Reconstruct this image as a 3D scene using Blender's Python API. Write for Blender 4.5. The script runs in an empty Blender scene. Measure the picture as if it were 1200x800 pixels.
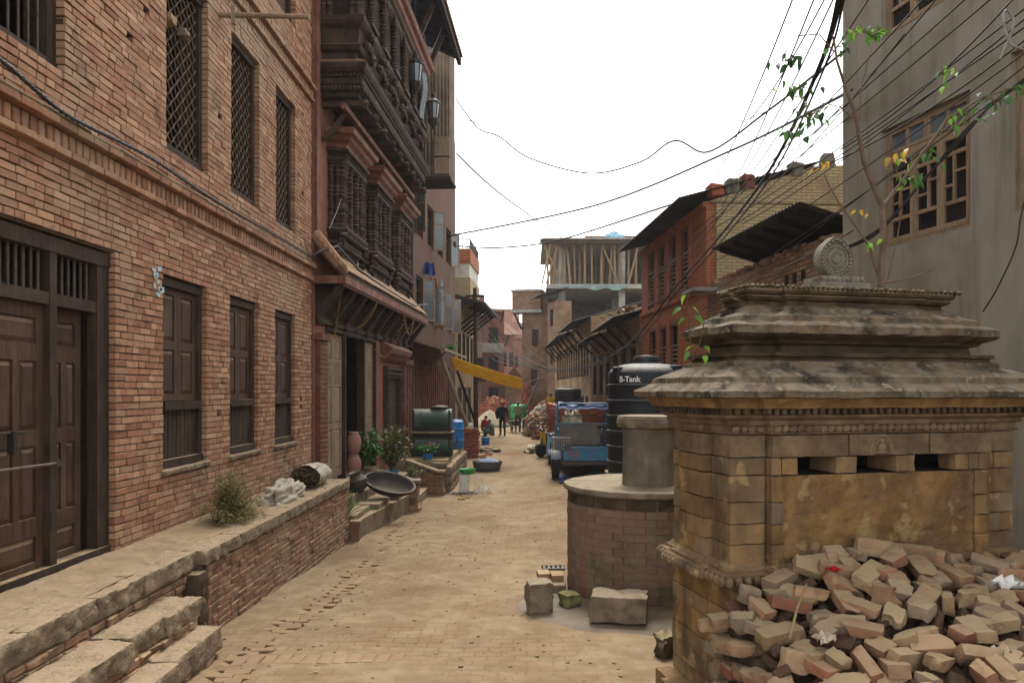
import bpy, math, random
from math import sin, cos, pi, radians, sqrt, atan2
from mathutils import Vector, Matrix, Euler, noise as mnoise

random.seed(7)
scene = bpy.context.scene
COL = scene.collection

# ------------------------------------------------------------------ camera
F = 870.0                       # focal length in pixels of the 1200 px wide photograph
CX, CY, CZ = 620.0, 456.0, 2.3  # principal point (street vanishing point) and eye height
cam_d = bpy.data.cameras.new('camera')
cam = bpy.data.objects.new('camera', cam_d)
COL.objects.link(cam)
cam.location = (0, 0, CZ)
cam.rotation_euler = (radians(90), 0, 0)
cam_d.sensor_width = 36
cam_d.lens = 36 * F / 1200
cam_d.shift_x = -(CX - 600) / 1200
cam_d.shift_y = (CY - 400) / 1200
cam_d.clip_start = 0.1
cam_d.clip_end = 3000
scene.camera = cam

# ------------------------------------------------------------------ sky and sun (overcast)
SUN_AZ, SUN_EL = radians(8), radians(60)       # azimuth from +Y towards +X
w = bpy.data.worlds.new('World')
scene.world = w
w.use_nodes = True
nt = w.node_tree
nt.nodes.clear()
out = nt.nodes.new('ShaderNodeOutputWorld')
bg = nt.nodes.new('ShaderNodeBackground')
sky = nt.nodes.new('ShaderNodeTexSky')
sky.sky_type = 'NISHITA'
sky.sun_disc = False
sky.sun_elevation = SUN_EL
sky.sun_rotation = SUN_AZ
sky.air_density = 1.0
sky.dust_density = 1.0
sky.ozone_density = 1.0
hs = nt.nodes.new('ShaderNodeHueSaturation')
hs.inputs['Saturation'].default_value = 0.06
nt.links.new(sky.outputs[0], hs.inputs['Color'])
nt.links.new(hs.outputs[0], bg.inputs['Color'])
bg.inputs['Strength'].default_value = 0.15
nt.links.new(bg.outputs[0], out.inputs['Surface'])

sun_d = bpy.data.lights.new('sun', 'SUN')
sun_d.energy = 1.5
sun_d.angle = radians(24)
sun_d.color = (1.0, 0.95, 0.88)
sun = bpy.data.objects.new('sun', sun_d)
COL.objects.link(sun)
sd = Vector((sin(SUN_AZ) * cos(SUN_EL), cos(SUN_AZ) * cos(SUN_EL), sin(SUN_EL)))
sun.rotation_euler = (-sd).to_track_quat('-Z', 'Y').to_euler()
sun.location = (0, 0, 40)

vs = scene.view_settings
vs.view_transform = 'Standard'
vs.look = 'None'
vs.exposure = 1.72
vs.gamma = 1.0
vs.use_curve_mapping = False
scene.cycles.max_bounces = 6
scene.cycles.diffuse_bounces = 2
scene.cycles.use_denoising = True

# ------------------------------------------------------------------ helpers: measuring
def at(px, py, Y):
    return Vector(((px - CX) / F * Y, Y, CZ + (CY - py) / F * Y))

GP = [(-50, .1), (0, .1), (4, .05), (6.6, -.06), (8.9, -.17), (12.8, -.36), (17, -.45), (21.5, -.42),
      (28, -.17), (36, .05), (50, .08), (400, .1)]
def gz(x, y):
    for (a, za), (b, zb) in zip(GP, GP[1:]):
        if y <= b:
            t = max(0, min(1, (y - a) / (b - a)))
            z = za + (zb - za) * t
            break
    else:
        z = GP[-1][1]
    z += .12 * max(0, min(1, (x + .5) / 2.5)) * max(0, min(1, (y - 8) / 8)) * max(0, min(1, (40 - y) / 12))
    return z

def ground(px, py):
    lo, hi = 3.0, 120.0
    y = 3.0
    while y < 120:
        p = at(px, py, y)
        if p.z < gz(p.x, p.y):
            break
        y += .02
    return Vector((p.x, p.y, gz(p.x, p.y)))

def nz(x, y, z=0.0):
    return mnoise.noise(Vector((x, y, z)))

# ------------------------------------------------------------------ helpers: meshes
class MB:
    def __init__(s):
        s.v, s.f, s.r = [], [], []
        s.cur = 0.5
    def add(s, vs, fs, rnd=None):
        n = len(s.v)
        s.v.extend(vs)
        rr = s.cur if rnd is None else rnd
        for f in fs:
            s.f.append(tuple(i + n for i in f))
            s.r.append(rr)
        return s
    def box(s, x0, x1, y0, y1, z0, z1, rnd=None, j=0.0):
        vs = [(x0, y0, z0), (x1, y0, z0), (x1, y1, z0), (x0, y1, z0), (x0, y0, z1), (x1, y0, z1), (x1, y1, z1), (x0, y1, z1)]
        if j:
            vs = [tuple(c + random.uniform(-j, j) for c in v) for v in vs]
        return s.add(vs, [(0, 3, 2, 1), (4, 5, 6, 7), (0, 1, 5, 4), (1, 2, 6, 5), (2, 3, 7, 6), (3, 0, 4, 7)], rnd)
    def cbox(s, c, size, mat=None, rnd=None, ch=0.0, j=0.0):
        """box centred at c, chamfered by ch, corners jittered by j, turned by a 3x3 matrix"""
        hx, hy, hz = size[0] / 2, size[1] / 2, size[2] / 2
        vs, idx = [], {}
        if ch <= 0:
            for sz in (-1, 1):
                for sy in (-1, 1):
                    for sx in (-1, 1):
                        idx[(sx, sy, sz)] = len(vs)
                        vs.append(Vector((sx * hx, sy * hy, sz * hz)) + Vector((random.uniform(-j, j), random.uniform(-j, j), random.uniform(-j, j))))
            I = lambda a, b, c_: idx[(a, b, c_)]
            fs = [(I(-1,-1,-1), I(-1,1,-1), I(1,1,-1), I(1,-1,-1)), (I(-1,-1,1), I(1,-1,1), I(1,1,1), I(-1,1,1)),
                  (I(-1,-1,-1), I(1,-1,-1), I(1,-1,1), I(-1,-1,1)), (I(1,1,-1), I(-1,1,-1), I(-1,1,1), I(1,1,1)),
                  (I(1,-1,-1), I(1,1,-1), I(1,1,1), I(1,-1,1)), (I(-1,1,-1), I(-1,-1,-1), I(-1,-1,1), I(-1,1,1))]
        else:
            for sz in (-1, 1):
                for sy in (-1, 1):
                    for sx in (-1, 1):
                        jv = Vector((random.uniform(-j, j), random.uniform(-j, j), random.uniform(-j, j)))
                        cc = [ch * random.uniform(.5, 1.4) for _ in range(3)]
                        for ax in range(3):
                            p = [sx * hx, sy * hy, sz * hz]
                            for k in range(3):
                                if k != ax:
                                    p[k] -= (sx, sy, sz)[k] * cc[k]
                            idx[(sx, sy, sz, ax)] = len(vs)
                            vs.append(Vector(p) + jv)
            def q(ax, sg):
                o = [k for k in range(3) if k != ax]
                r = []
                for a, b in ((-1, -1), (1, -1), (1, 1), (-1, 1)):
                    t = [0, 0, 0]
                    t[ax] = sg; t[o[0]] = a; t[o[1]] = b
                    r.append(idx[(t[0], t[1], t[2], ax)])
                flip = (sg > 0) ^ (ax == 1)
                return tuple(r) if flip else tuple(reversed(r))
            fs = [q(ax, sg) for ax in range(3) for sg in (-1, 1)]
            for ax in range(3):
                o = [k for k in range(3) if k != ax]
                for a in (-1, 1):
                    for b in (-1, 1):
                        def I(e, m):
                            t = [0, 0, 0]
                            t[ax] = e; t[o[0]] = a; t[o[1]] = b
                            return idx[(t[0], t[1], t[2], m)]
                        f = [I(-1, o[0]), I(1, o[0]), I(1, o[1]), I(-1, o[1])]
                        n = (vs[f[1]] - vs[f[0]]).cross(vs[f[2]] - vs[f[0]])
                        ce = sum((vs[i] for i in f), Vector()) / 4
                        fs.append(tuple(f) if n.dot(ce) > 0 else tuple(reversed(f)))
            for sz in (-1, 1):
                for sy in (-1, 1):
                    for sx in (-1, 1):
                        f = [idx[(sx, sy, sz, a)] for a in range(3)]
                        n = (vs[f[1]] - vs[f[0]]).cross(vs[f[2]] - vs[f[0]])
                        ce = sum((vs[i] for i in f), Vector()) / 3
                        fs.append(tuple(f) if n.dot(ce) > 0 else tuple(reversed(f)))
        c = Vector(c)
        if mat is not None:
            vs = [mat @ v for v in vs]
        return s.add([tuple(v + c) for v in vs], fs, rnd)
    def bar(s, a, b, w_, h_, up=(0, 0, 1), rnd=None):
        a, b = Vector(a), Vector(b)
        d = b - a
        y = d.normalized()
        u = Vector(up)
        x = y.cross(u)
        if x.length < 1e-4:
            x = y.cross(Vector((1, 0, 0)))
        x.normalize()
        z = x.cross(y)
        m = Matrix((x, y, z)).transposed()
        return s.cbox((a + b) / 2, (w_, d.length, h_), m, rnd)
    def tube(s, pts, r, n=6, caps=True, rnd=None):
        pts = [Vector(p) for p in pts]
        rs = r if isinstance(r, (list, tuple)) else [r] * len(pts)
        vs, fs = [], []
        prev = None
        for i, p in enumerate(pts):
            t = (pts[min(i + 1, len(pts) - 1)] - pts[max(i - 1, 0)])
            if t.length < 1e-9:
                t = Vector((0, 0, 1))
            t.normalize()
            if prev is None:
                prev = t.cross(Vector((0.3, 0.2, 1)))
                if prev.length < 1e-3:
                    prev = t.cross(Vector((1, 0, 0)))
            prev = (prev - t * prev.dot(t)).normalized()
            q = t.cross(prev)
            for k in range(n):
                a = 2 * pi * k / n
                vs.append(tuple(p + (prev * cos(a) + q * sin(a)) * rs[i]))
        for i in range(len(pts) - 1):
            for k in range(n):
                k2 = (k + 1) % n
                fs.append((i * n + k, i * n + k2, (i + 1) * n + k2, (i + 1) * n + k))
        if caps:
            fs.append(tuple(reversed(range(n))))
            fs.append(tuple((len(pts) - 1) * n + k for k in range(n)))
        return s.add(vs, fs, rnd)
    def lathe(s, prof, c=(0, 0, 0), n=16, rnd=None, a0=0.0, a1=2 * pi, mat=None, caps=True):
        """prof: list of (radius, z) bottom to top, about the z axis"""
        full = abs(a1 - a0 - 2 * pi) < 1e-6
        m = n if full else n + 1
        vs, fs = [], []
        for (r, z) in prof:
            for k in range(m):
                a = a0 + (a1 - a0) * k / n
                vs.append(Vector((r * cos(a), r * sin(a), z)))
        for i in range(len(prof) - 1):
            for k in range(n):
                k2 = (k + 1) % m
                fs.append((i * m + k, i * m + k2, (i + 1) * m + k2, (i + 1) * m + k))
        if caps and full:
            fs.append(tuple(reversed(range(m))))
            fs.append(tuple((len(prof) - 1) * m + k for k in range(m)))
        if mat is not None:
            vs = [mat @ v for v in vs]
        return s.add([tuple(v + Vector(c)) for v in vs], fs, rnd)
    def loft(s, rings, closed=True, cap0=True, cap1=True, rnd=None):
        n = len(rings[0])
        vs = [tuple(p) for r in rings for p in r]
        fs = []
        m = n if closed else n - 1
        for i in range(len(rings) - 1):
            for k in range(m):
                k2 = (k + 1) % n
                fs.append((i * n + k, i * n + k2, (i + 1) * n + k2, (i + 1) * n + k))
        if cap0: fs.append(tuple(reversed(range(n))))
        if cap1: fs.append(tuple((len(rings) - 1) * n + k for k in range(n)))
        return s.add(vs, fs, rnd)
    def prism(s, poly, axis, a, b, rnd=None):
        """poly in the two other axes (x,y)|(x,z)|(y,z) extruded along axis from a to b"""
        def P(u, v, t):
            return (t, u, v) if axis == 0 else ((u, t, v) if axis == 1 else (u, v, t))
        n = len(poly)
        vs = [P(u, v, a) for u, v in poly] + [P(u, v, b) for u, v in poly]
        fs = [tuple(reversed(range(n))), tuple(range(n, 2 * n))]
        for k in range(n):
            k2 = (k + 1) % n
            fs.append((k, k2, n + k2, n + k))
        return s.add(vs, fs, rnd)
    def sheet(s, nu, nv, fn, rnd=None):
        vs = [tuple(fn(i / nu, j / nv)) for j in range(nv + 1) for i in range(nu + 1)]
        fs = []
        for j in range(nv):
            for i in range(nu):
                a = j * (nu + 1) + i
                fs.append((a, a + 1, a + nu + 2, a + nu + 1))
        return s.add(vs, fs, rnd)
    def blob(s, c, r, n=8, m=6, amp=.2, seed=0.0, rnd=None):
        rx, ry, rz = r if isinstance(r, (tuple, list)) else (r, r, r)
        vs, fs = [], []
        for j in range(m + 1):
            th = pi * j / m
            for i in range(n):
                ph = 2 * pi * i / n
                d = Vector((sin(th) * cos(ph), sin(th) * sin(ph), -cos(th)))
                k = 1 + amp * mnoise.noise(d * 1.7 + Vector((seed * 3.1, seed, 0)))
                vs.append((c[0] + d.x * rx * k, c[1] + d.y * ry * k, c[2] + d.z * rz * k))
        for j in range(m):
            for i in range(n):
                i2 = (i + 1) % n
                fs.append((j * n + i, j * n + i2, (j + 1) * n + i2, (j + 1) * n + i))
        return s.add(vs, fs, rnd)
    def mesh(s, name, mat, smooth=False, ang=40):
        me = bpy.data.meshes.new(name)
        me.from_pydata([tuple(v) for v in s.v], [], s.f)
        at_ = me.attributes.new('rnd', 'FLOAT', 'FACE')
        at_.data.foreach_set('value', s.r)
        if smooth:
            me.polygons.foreach_set('use_smooth', [True] * len(me.polygons))
            if smooth != 'all':
                try:
                    me.set_sharp_from_angle(angle=radians(22 if smooth == 'crisp' else 40))
                except Exception:
                    pass
        me.materials.append(MAT[mat] if isinstance(mat, str) else mat)
        return me
    def build(s, name, mat, parent=None, smooth=False, kind=None, label=None):
        return link(name, s.mesh(name, mat, smooth), parent, kind, label)

def link(name, data, parent=None, kind=None, label=None, M=None):
    o = bpy.data.objects.new(name, data)
    COL.objects.link(o)
    if parent is not None:
        o.parent = parent
    if kind: o['kind'] = kind
    if label: o['label'] = label
    if M is not None: o.matrix_local = M
    return o

def tag(o, label, cat, group=None):
    o['label'] = label
    o['category'] = cat
    if group: o['group'] = group
    return o

def thing(name, label, cat, loc=(0, 0, 0), rz=0.0, group=None):
    o = bpy.data.objects.new(name, None)
    COL.objects.link(o)
    o.empty_display_size = .1
    o.location = loc
    o.rotation_euler = (0, 0, rz)
    return tag(o, label, cat, group)

def frame(p0, p1):
    """rotation of a facade frame: local +y runs p0 -> p1, local +x points to its right"""
    return atan2(p1[1] - p0[1], p1[0] - p0[0]) - pi / 2

def copy_tree(o, parent=None):
    c = o.copy()
    COL.objects.link(c)
    if parent is not None:
        c.parent = parent
    for ch in list(o.children):
        copy_tree(ch, c)
    return c

# ------------------------------------------------------------------ materials
MAT = {}
def lin(h, k=1.0):
    h = h.lstrip('#')
    r = []
    for i in (0, 2, 4):
        c = int(h[i:i + 2], 16) / 255
        r.append(((c + .055) / 1.055) ** 2.4 if c > .04045 else c / 12.92)
    return (r[0] * k, r[1] * k, r[2] * k, 1)

def mat(name, c1, c2=None, scale=6.0, rough=.85, bump=.25, bscale=40.0, bdist=.01, spec=.3, metal=0.0,
        c3=None, c3scale=1.2, c3amt=.6, var=0.0, varc=None, dust=None, dustamt=.8, stretch=(1, 1, 1),
        brick=None, corr=None, trans=0.0, spots=None, alpha=None, cont=False, varc2=None, streak=None):
    """procedural surface. c1/c2 fine mottling, c3 broad stains, var/varc per-piece change ('rnd'), dust on faces that look up,
    brick=(length,height,joint colour,joint size) courses, corr=(pitch,axis) corrugation"""
    m = bpy.data.materials.new(name)
    MAT[name] = m
    m.use_nodes = True
    t = m.node_tree
    N, L = t.nodes, t.links
    N.clear()
    o = N.new('ShaderNodeOutputMaterial')
    b = N.new('ShaderNodeBsdfPrincipled')
    L.new(b.outputs[0], o.inputs[0])
    b.inputs['Roughness'].default_value = rough
    b.inputs['Specular IOR Level'].default_value = spec
    b.inputs['Metallic'].default_value = metal
    tc = N.new('ShaderNodeTexCoord')
    oi = N.new('ShaderNodeObjectInfo')
    at_ = N.new('ShaderNodeAttribute'); at_.attribute_name = 'rnd'
    mul = N.new('ShaderNodeMath'); mul.operation = 'MULTIPLY'; mul.inputs[1].default_value = 53.0
    add0 = N.new('ShaderNodeMath'); add0.operation = 'ADD'
    L.new(oi.outputs['Random'], add0.inputs[0]); L.new(at_.outputs['Fac'], add0.inputs[1])
    L.new(add0.outputs[0], mul.inputs[0])
    vm = N.new('ShaderNodeVectorMath'); vm.operation = 'ADD'
    L.new(tc.outputs['Object'], vm.inputs[0]); L.new(mul.outputs[0], vm.inputs[1])
    mp = N.new('ShaderNodeMapping'); mp.inputs['Scale'].default_value = stretch
    L.new(vm.outputs[0], mp.inputs[0])
    def noise(sc, det=4, rg=.6, src=mp):
        n = N.new('ShaderNodeTexNoise')
        n.inputs['Scale'].default_value = sc
        n.inputs['Detail'].default_value = det
        n.inputs['Roughness'].default_value = rg
        L.new(src.outputs['Object'] if src is tc else src.outputs[0], n.inputs['Vector'])
        return n
    def ramp(src, a, b_):
        r = N.new('ShaderNodeMapRange')
        r.inputs['From Min'].default_value = a; r.inputs['From Max'].default_value = b_
        L.new(src, r.inputs['Value'])
        return r.outputs[0]
    def mix(f, A, B, mode='MIX'):
        x = N.new('ShaderNodeMix'); x.data_type = 'RGBA'; x.blend_type = mode
        for sock, val in ((x.inputs[0], f), (x.inputs[6], A), (x.inputs[7], B)):
            if isinstance(val, (int, float)): sock.default_value = val
            elif isinstance(val, tuple): sock.default_value = val
            else: L.new(val, sock)
        return x.outputs[2]
    def mth(op, A, B=0.0):
        x = N.new('ShaderNodeMath'); x.operation = op
        for sock, val in ((x.inputs[0], A), (x.inputs[1], B)):
            if isinstance(val, (int, float)): sock.default_value = val
            else: L.new(val, sock)
        return x.outputs[0]
    cs = tc if cont else vm
    n1 = noise(scale)
    col = mix(ramp(n1.outputs[0], .35, .65), c1, c2 or tuple(x * .7 for x in c1[:3]) + (1,))
    height = None
    if brick:
        bl, bh, jc, js = brick
        sx = N.new('ShaderNodeSeparateXYZ'); L.new(tc.outputs['Object'], sx.inputs[0])
        cb = N.new('ShaderNodeCombineXYZ')
        L.new(mth('ADD', sx.outputs[0], sx.outputs[1]), cb.inputs[0]); L.new(sx.outputs[2], cb.inputs[1])
        bt = N.new('ShaderNodeTexBrick')
        bt.inputs['Color1'].default_value = (0, 0, 0, 1); bt.inputs['Color2'].default_value = (1, 1, 1, 1)
        bt.inputs['Mortar'].default_value = (.5, .5, .5, 1)
        bt.inputs['Scale'].default_value = 1.0
        bt.inputs['Brick Width'].default_value = bl; bt.inputs['Row Height'].default_value = bh
        bt.inputs['Mortar Size'].default_value = js; bt.inputs['Mortar Smooth'].default_value = .2
        wob = noise(7, 2, .5, tc)
        wv = N.new('ShaderNodeVectorMath'); wv.operation = 'MULTIPLY_ADD'
        L.new(wob.outputs['Color'], wv.inputs[0]); wv.inputs[1].default_value = (.025, .025, 0); L.new(cb.outputs[0], wv.inputs[2])
        L.new(wv.outputs[0], bt.inputs['Vector'])
        bw = N.new('ShaderNodeRGBToBW'); L.new(bt.outputs['Color'], bw.inputs[0])
        col = mix(mth('MULTIPLY', bw.outputs[0], .75), col, varc or tuple(x * .55 for x in c1[:3]) + (1,))
        col = mix(mth('MULTIPLY', bt.outputs['Fac'], .9), col, jc)
        height = mth('MULTIPLY', bt.outputs['Fac'], -1.2)
    elif var > 0:
        rv = mth('FRACT', mth('ADD', at_.outputs['Fac'], oi.outputs['Random']))
        col = mix(mth('MULTIPLY', rv, var), col, varc or tuple(x * .5 for x in c1[:3]) + (1,))
        if varc2:
            col = mix(mth('MULTIPLY', ramp(mth('FRACT', mth('MULTIPLY', rv, 7.77)), .66, .72), .5), col, varc2)
        # second, lightness jitter from another digit of the random
        fr = mth('FRACT', mth('MULTIPLY', rv, 17.31))
        hsv = N.new('ShaderNodeHueSaturation'); L.new(col, hsv.inputs['Color'])
        L.new(mth('ADD', mth('MULTIPLY', fr, .5 * var), 1 - .25 * var), hsv.inputs['Value'])
        col = hsv.outputs[0]
    if c3:
        n3 = noise(c3scale, 4, .62, cs)
        col = mix(mth('MULTIPLY', ramp(n3.outputs[0], .48, .68), c3amt), col, c3)
    if streak:
        mp2 = N.new('ShaderNodeMapping'); mp2.inputs['Scale'].default_value = (4, 4, .3)
        L.new(tc.outputs['Object'], mp2.inputs[0])
        n5 = noise(1.6, 4, .65, mp2)
        col = mix(mth('MULTIPLY', ramp(n5.outputs[0], .5, .72), streak[1]), col, streak[0])
    if spots:
        n4 = noise(spots[1], 3, .6, cs)
        col = mix(mth('MULTIPLY', ramp(n4.outputs[0], spots[2], spots[2] + .05), spots[3]), col, spots[0])
    if dust:
        g = N.new('ShaderNodeNewGeometry')
        sz = N.new('ShaderNodeSeparateXYZ'); L.new(g.outputs['Normal'], sz.inputs[0])
        nd = noise(9, 4, .6, vm)
        f = mth('MULTIPLY', ramp(sz.outputs[2], .25, .85), mth('MULTIPLY', ramp(nd.outputs[0], .2, .55), dustamt))
        col = mix(f, col, dust)
    L.new(col, b.inputs['Base Color'])
    nb = noise(bscale, 4, .65)
    h = nb.outputs[0] if height is None else mth('ADD', nb.outputs[0], height)
    if corr:
        sx2 = N.new('ShaderNodeSeparateXYZ'); L.new(tc.outputs['Object'], sx2.inputs[0])
        ww = mth('SINE', mth('MULTIPLY', sx2.outputs[corr[1]], 2 * pi / corr[0]), 0.0)
        h = mth('ADD', mth('MULTIPLY', ww, 1.5), h)
    if bump > 0:
        bp = N.new('ShaderNodeBump')
        bp.inputs['Strength'].default_value = bump
        bp.inputs['Distance'].default_value = bdist
        L.new(h, bp.inputs['Height'])
        L.new(bp.outputs[0], b.inputs['Normal'])
    if trans:
        b.inputs['Transmission Weight'].default_value = trans
    if alpha is not None:
        b.inputs['Alpha'].default_value = alpha
    return m

DUST = lin('#a58c6c')
mat('brick', lin('#a17f65'), lin('#8c684d'), 14, .9, .55, 60, .006, .2, c3=lin('#8f7d66'), c3scale=.6, c3amt=.7, var=.7, varc=lin('#7c4d3a'), varc2=lin('#a5876b'), spots=(lin('#5c4636'), 3.5, .62, .5), dust=DUST, dustamt=.7, cont=True)
mat('brick_reveal', lin('#a5583a'), lin('#8a452e'), 14, .9, .3, 60, .006, .2, var=.8, varc=lin('#6b3626'))
mat('brick_dusty', lin('#8a6e57'), lin('#775743'), 10, .92, .4, 60, .006, .2, c3=lin('#86755d'), c3scale=1.3, c3amt=.8, var=.75, varc=lin('#6f4a37'), dust=DUST, dustamt=.8, cont=True, spots=(lin('#463629'), 3.2, .56, .6))
mat('brick_rubble', lin('#978266'), lin('#7d694d'), 9, .92, .8, 40, .012, .2, c3=lin('#7d7052'), c3scale=3, c3amt=.5, var=.95, varc=lin('#7a4b39'), varc2=lin('#6a675c'), dust=lin('#9a886a'), dustamt=.6, spots=(lin('#6e4a38'), 6, .6, .6))
mat('brick_paving', lin('#826852'), lin('#6e543f'), 9, .95, .5, 45, .006, .15, c3=lin('#94805f'), c3scale=1.4, c3amt=.9, var=.6, varc=lin('#70503c'), dust=lin('#86745b'), dustamt=.6, cont=True)
mat('brick_new', lin('#a3604a'), lin('#8c4c38'), 14, .9, .3, 60, .004, .2, var=.8, varc=lin('#6e3d2c'), dust=DUST, dustamt=.6)
mat('brick_well', lin('#7a6856'), lin('#6c5a49'), 9, .9, .35, 45, .006, .2, c3=lin('#4f4a36'), c3scale=1.6, c3amt=.7, var=.25, varc=lin('#6a5347'), spots=(lin('#4f5036'), 3.2, .58, .5), cont=True, streak=(lin('#8a3f3a'), .6))
mat('mortar', lin('#4f3e31'), lin('#382b21'), 18, .95, .5, 60, .006, .1, c3=lin('#5f5444'))
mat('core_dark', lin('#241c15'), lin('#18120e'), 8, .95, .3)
mat('dust_ground', lin('#8f7c64'), lin('#7e6b54'), 5, .97, .35, 30, .012, .1, c3=lin('#74624c'), c3scale=1.2, c3amt=.7, spots=(lin('#5f4e3a'), 14, .6, .5))
mat('stone_slab', lin('#85755f'), lin('#6a5c49'), 7, .93, .9, 26, .03, .15, c3=lin('#544a3c'), c3scale=2.6, c3amt=.7, dust=lin('#97836a'), dustamt=.9)
mat('stone_block', lin('#86673f'), lin('#62492c'), 5, .93, .6, 24, .016, .15, c3=lin('#4a3b2b'), c3scale=2.2, c3amt=.75, var=.7, varc=lin('#6d6253'), spots=(lin('#9c845c'), 5, .6, .5), cont=True, streak=(lin('#3a2c1e'), .6))
mat('stone_dark', lin('#564935'), lin('#362d21'), 6, .93, .6, 26, .016, .15, c3=lin('#2f2820'), c3scale=2.4, c3amt=.8, dust=lin('#9b8a6c'), dustamt=.6)
mat('stone_roof', lin('#6f6554'), lin('#51493c'), 9, .93, .8, 24, .02, .15, c3=lin('#211d19'), c3scale=4.5, c3amt=1.0, spots=(lin('#857c69'), 9, .6, .6), streak=(lin('#6a4a2c'), .55))
mat('stone_carved', lin('#7a6850'), lin('#5b4c3a'), 7, .93, .7, 32, .02, .15, c3=lin('#473b2d'), c3scale=2.6, c3amt=.7)
mat('stone_grey', lin('#7d776b'), lin('#5e594f'), 7, .93, .6, 32, .012, .15, c3=lin('#3c382f'), c3scale=3, c3amt=.6)
mat('concrete', lin('#857a69'), lin('#6e6455'), 4, .93, .45, 30, .01, .15, c3=lin('#50483c'), c3scale=1.8, c3amt=.75, dust=lin('#8f8573'), dustamt=.5, streak=(lin('#4f473a'), .6))
mat('concrete_wet', lin('#655949'), lin('#554a3d'), 3, .75, .2, 20, .006, .3, c3=lin('#8f7c5f'), c3scale=1.5, c3amt=.7)
mat('plaster_grey', lin('#868073'), lin('#787265'), 2.2, .95, .25, 30, .006, .12, c3=lin('#625b4c'), c3scale=.8, c3amt=.7, stretch=(1, 1, .55), spots=(lin('#98938a'), 1.5, .64, .3), streak=(lin('#5c564c'), .6), cont=True)
mat('concrete_raw', lin('#a09e95'), lin('#85837b'), 3, .95, .2, 20, .01, .12, c3=lin('#6a6860'), c3scale=.7, c3amt=.5)
mat('wood_door', lin('#4d3727'), lin('#302118'), 5, .8, .5, 22, .006, .25, c3=lin('#5f4c3a'), c3scale=1.6, c3amt=.5, stretch=(8, 8, .7), dust=DUST, dustamt=.8, var=.4)
mat('wood_frame', lin('#3d2f24'), lin('#261c15'), 5, .85, .5, 22, .006, .2, c3=lin('#4f4335'), c3scale=1.6, c3amt=.5, stretch=(6, 6, .8), dust=DUST, dustamt=.8, var=.3)
mat('wood_carved', lin('#402f22'), lin('#261b13'), 8, .85, .6, 45, .012, .2, c3=lin('#54473a'), c3scale=2.2, c3amt=.45, dust=lin('#857562'), dustamt=.65, var=.3)
mat('wood_grey', lin('#8f7c66'), lin('#75634f'), 6, .85, .4, 22, .004, .2, c3=lin('#63503d'), c3scale=2, c3amt=.6, stretch=(7, 7, .7))
mat('wood_pink', lin('#8f7a62'), lin('#77634c'), 6, .8, .4, 22, .004, .2, c3=lin('#5f4635'), c3scale=2, c3amt=.5, stretch=(7, 7, .7), var=.3)
mat('wood_raw', lin('#8f7a58'), lin('#786345'), 6, .85, .3, 22, .004, .2, var=.5, stretch=(4, 4, .7))
mat('wood_black_and_shade', lin('#1f1813'), lin('#14100c'), 6, .85, .4, 22, .006, .15, dust=lin('#5f5446'), dustamt=.5)  # black timber, and the shade of rooms behind windows put into colour
mat('red_paint', lin('#6f4534'), lin('#573324'), 7, .8, .3, 30, .004, .25, c3=lin('#8a6a58'), c3scale=2, c3amt=.5, dust=lin('#92715c'), dustamt=.7)
mat('iron', lin('#5c5248'), lin('#443a32'), 12, .6, .2, 60, .002, .4, metal=.5)
mat('iron_dark', lin('#2c2823'), lin('#1e1b18'), 12, .6, .2, 60, .002, .4, metal=.3)
mat('cable_black', lin('#1c1a19'), lin('#2a2826'), 12, .6, .1, 60, .002, .3)
mat('cable_grey', lin('#8d8a84'), lin('#6e6b66'), 12, .6, .1, 60, .002, .3)
mat('tin_dark', lin('#2f2b28'), lin('#221f1d'), 4, .7, .3, 20, .004, .3, c3=lin('#4a4038'), c3scale=1.5)
mat('tin_rust', lin('#6f6253'), lin('#5a4d40'), 3, .75, .3, 20, .004, .3, c3=lin('#7d6f5d'), c3scale=1)
mat('tin_edge', lin('#8c8c88'), lin('#6c6a66'), 3, .6, .2, 20, .004, .3)
mat('plastic_black', lin('#15181d'), lin('#1c2027'), 3, .6, .06, 12, .004, .35, dust=lin('#757169'), dustamt=.75)
mat('white_print', lin('#d8d8d8'), lin('#c4c4c4'), 20, .7, 0)
mat('glass_dark', lin('#191b1c'), lin('#101112'), 3, .12, .04, 3, .01, .6)
mat('glass_sky', lin('#5b6468'), lin('#4a5256'), 3, .15, .04, 3, .01, .6)
mat('cream_wall', lin('#a89a78'), lin('#8f7f60'), 3, .95, .4, 20, .01, .12, c3=lin('#6f6049'), c3scale=.9, c3amt=.6, brick=(.24, .07, lin('#70634c'), .012), varc=lin('#93835f'))
FB = dict(rough=.92, bump=.5, bscale=30, bdist=.012, spec=.15)
mat('wall_red', lin('#8c5f4c'), lin('#7d513f'), 3, brick=(.24, .07, lin('#6f4a3a'), .01), varc=lin('#75483a'), c3=lin('#6e5b4e'), c3scale=.7, c3amt=.5, **FB)
mat('wall_orange', lin('#b0724f'), lin('#9c6040'), 3, brick=(.24, .07, lin('#6f4836'), .01), varc=lin('#8f5236'), c3=lin('#7a5a44'), c3scale=.6, c3amt=.6, **FB)
mat('wall_dark', lin('#594337'), lin('#473429'), 3, brick=(.24, .07, lin('#4f392d'), .012), varc=lin('#5a3a2d'), c3=lin('#5f4d40'), c3scale=.6, c3amt=.6, streak=(lin('#463830'), .5), **FB)
mat('wall_brown', lin('#987a63'), lin('#836650'), 3, brick=(.24, .07, lin('#54402f'), .012), varc=lin('#5f3e2d'), c3=lin('#8a7a60'), c3scale=.6, c3amt=.7, **FB)
mat('wall_old', lin('#b89f7a'), lin('#a18664'), 3, brick=(.24, .07, lin('#665440'), .014), varc=lin('#6c4b36'), c3=lin('#b5a17c'), c3scale=.5, c3amt=.8, **FB)
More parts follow.
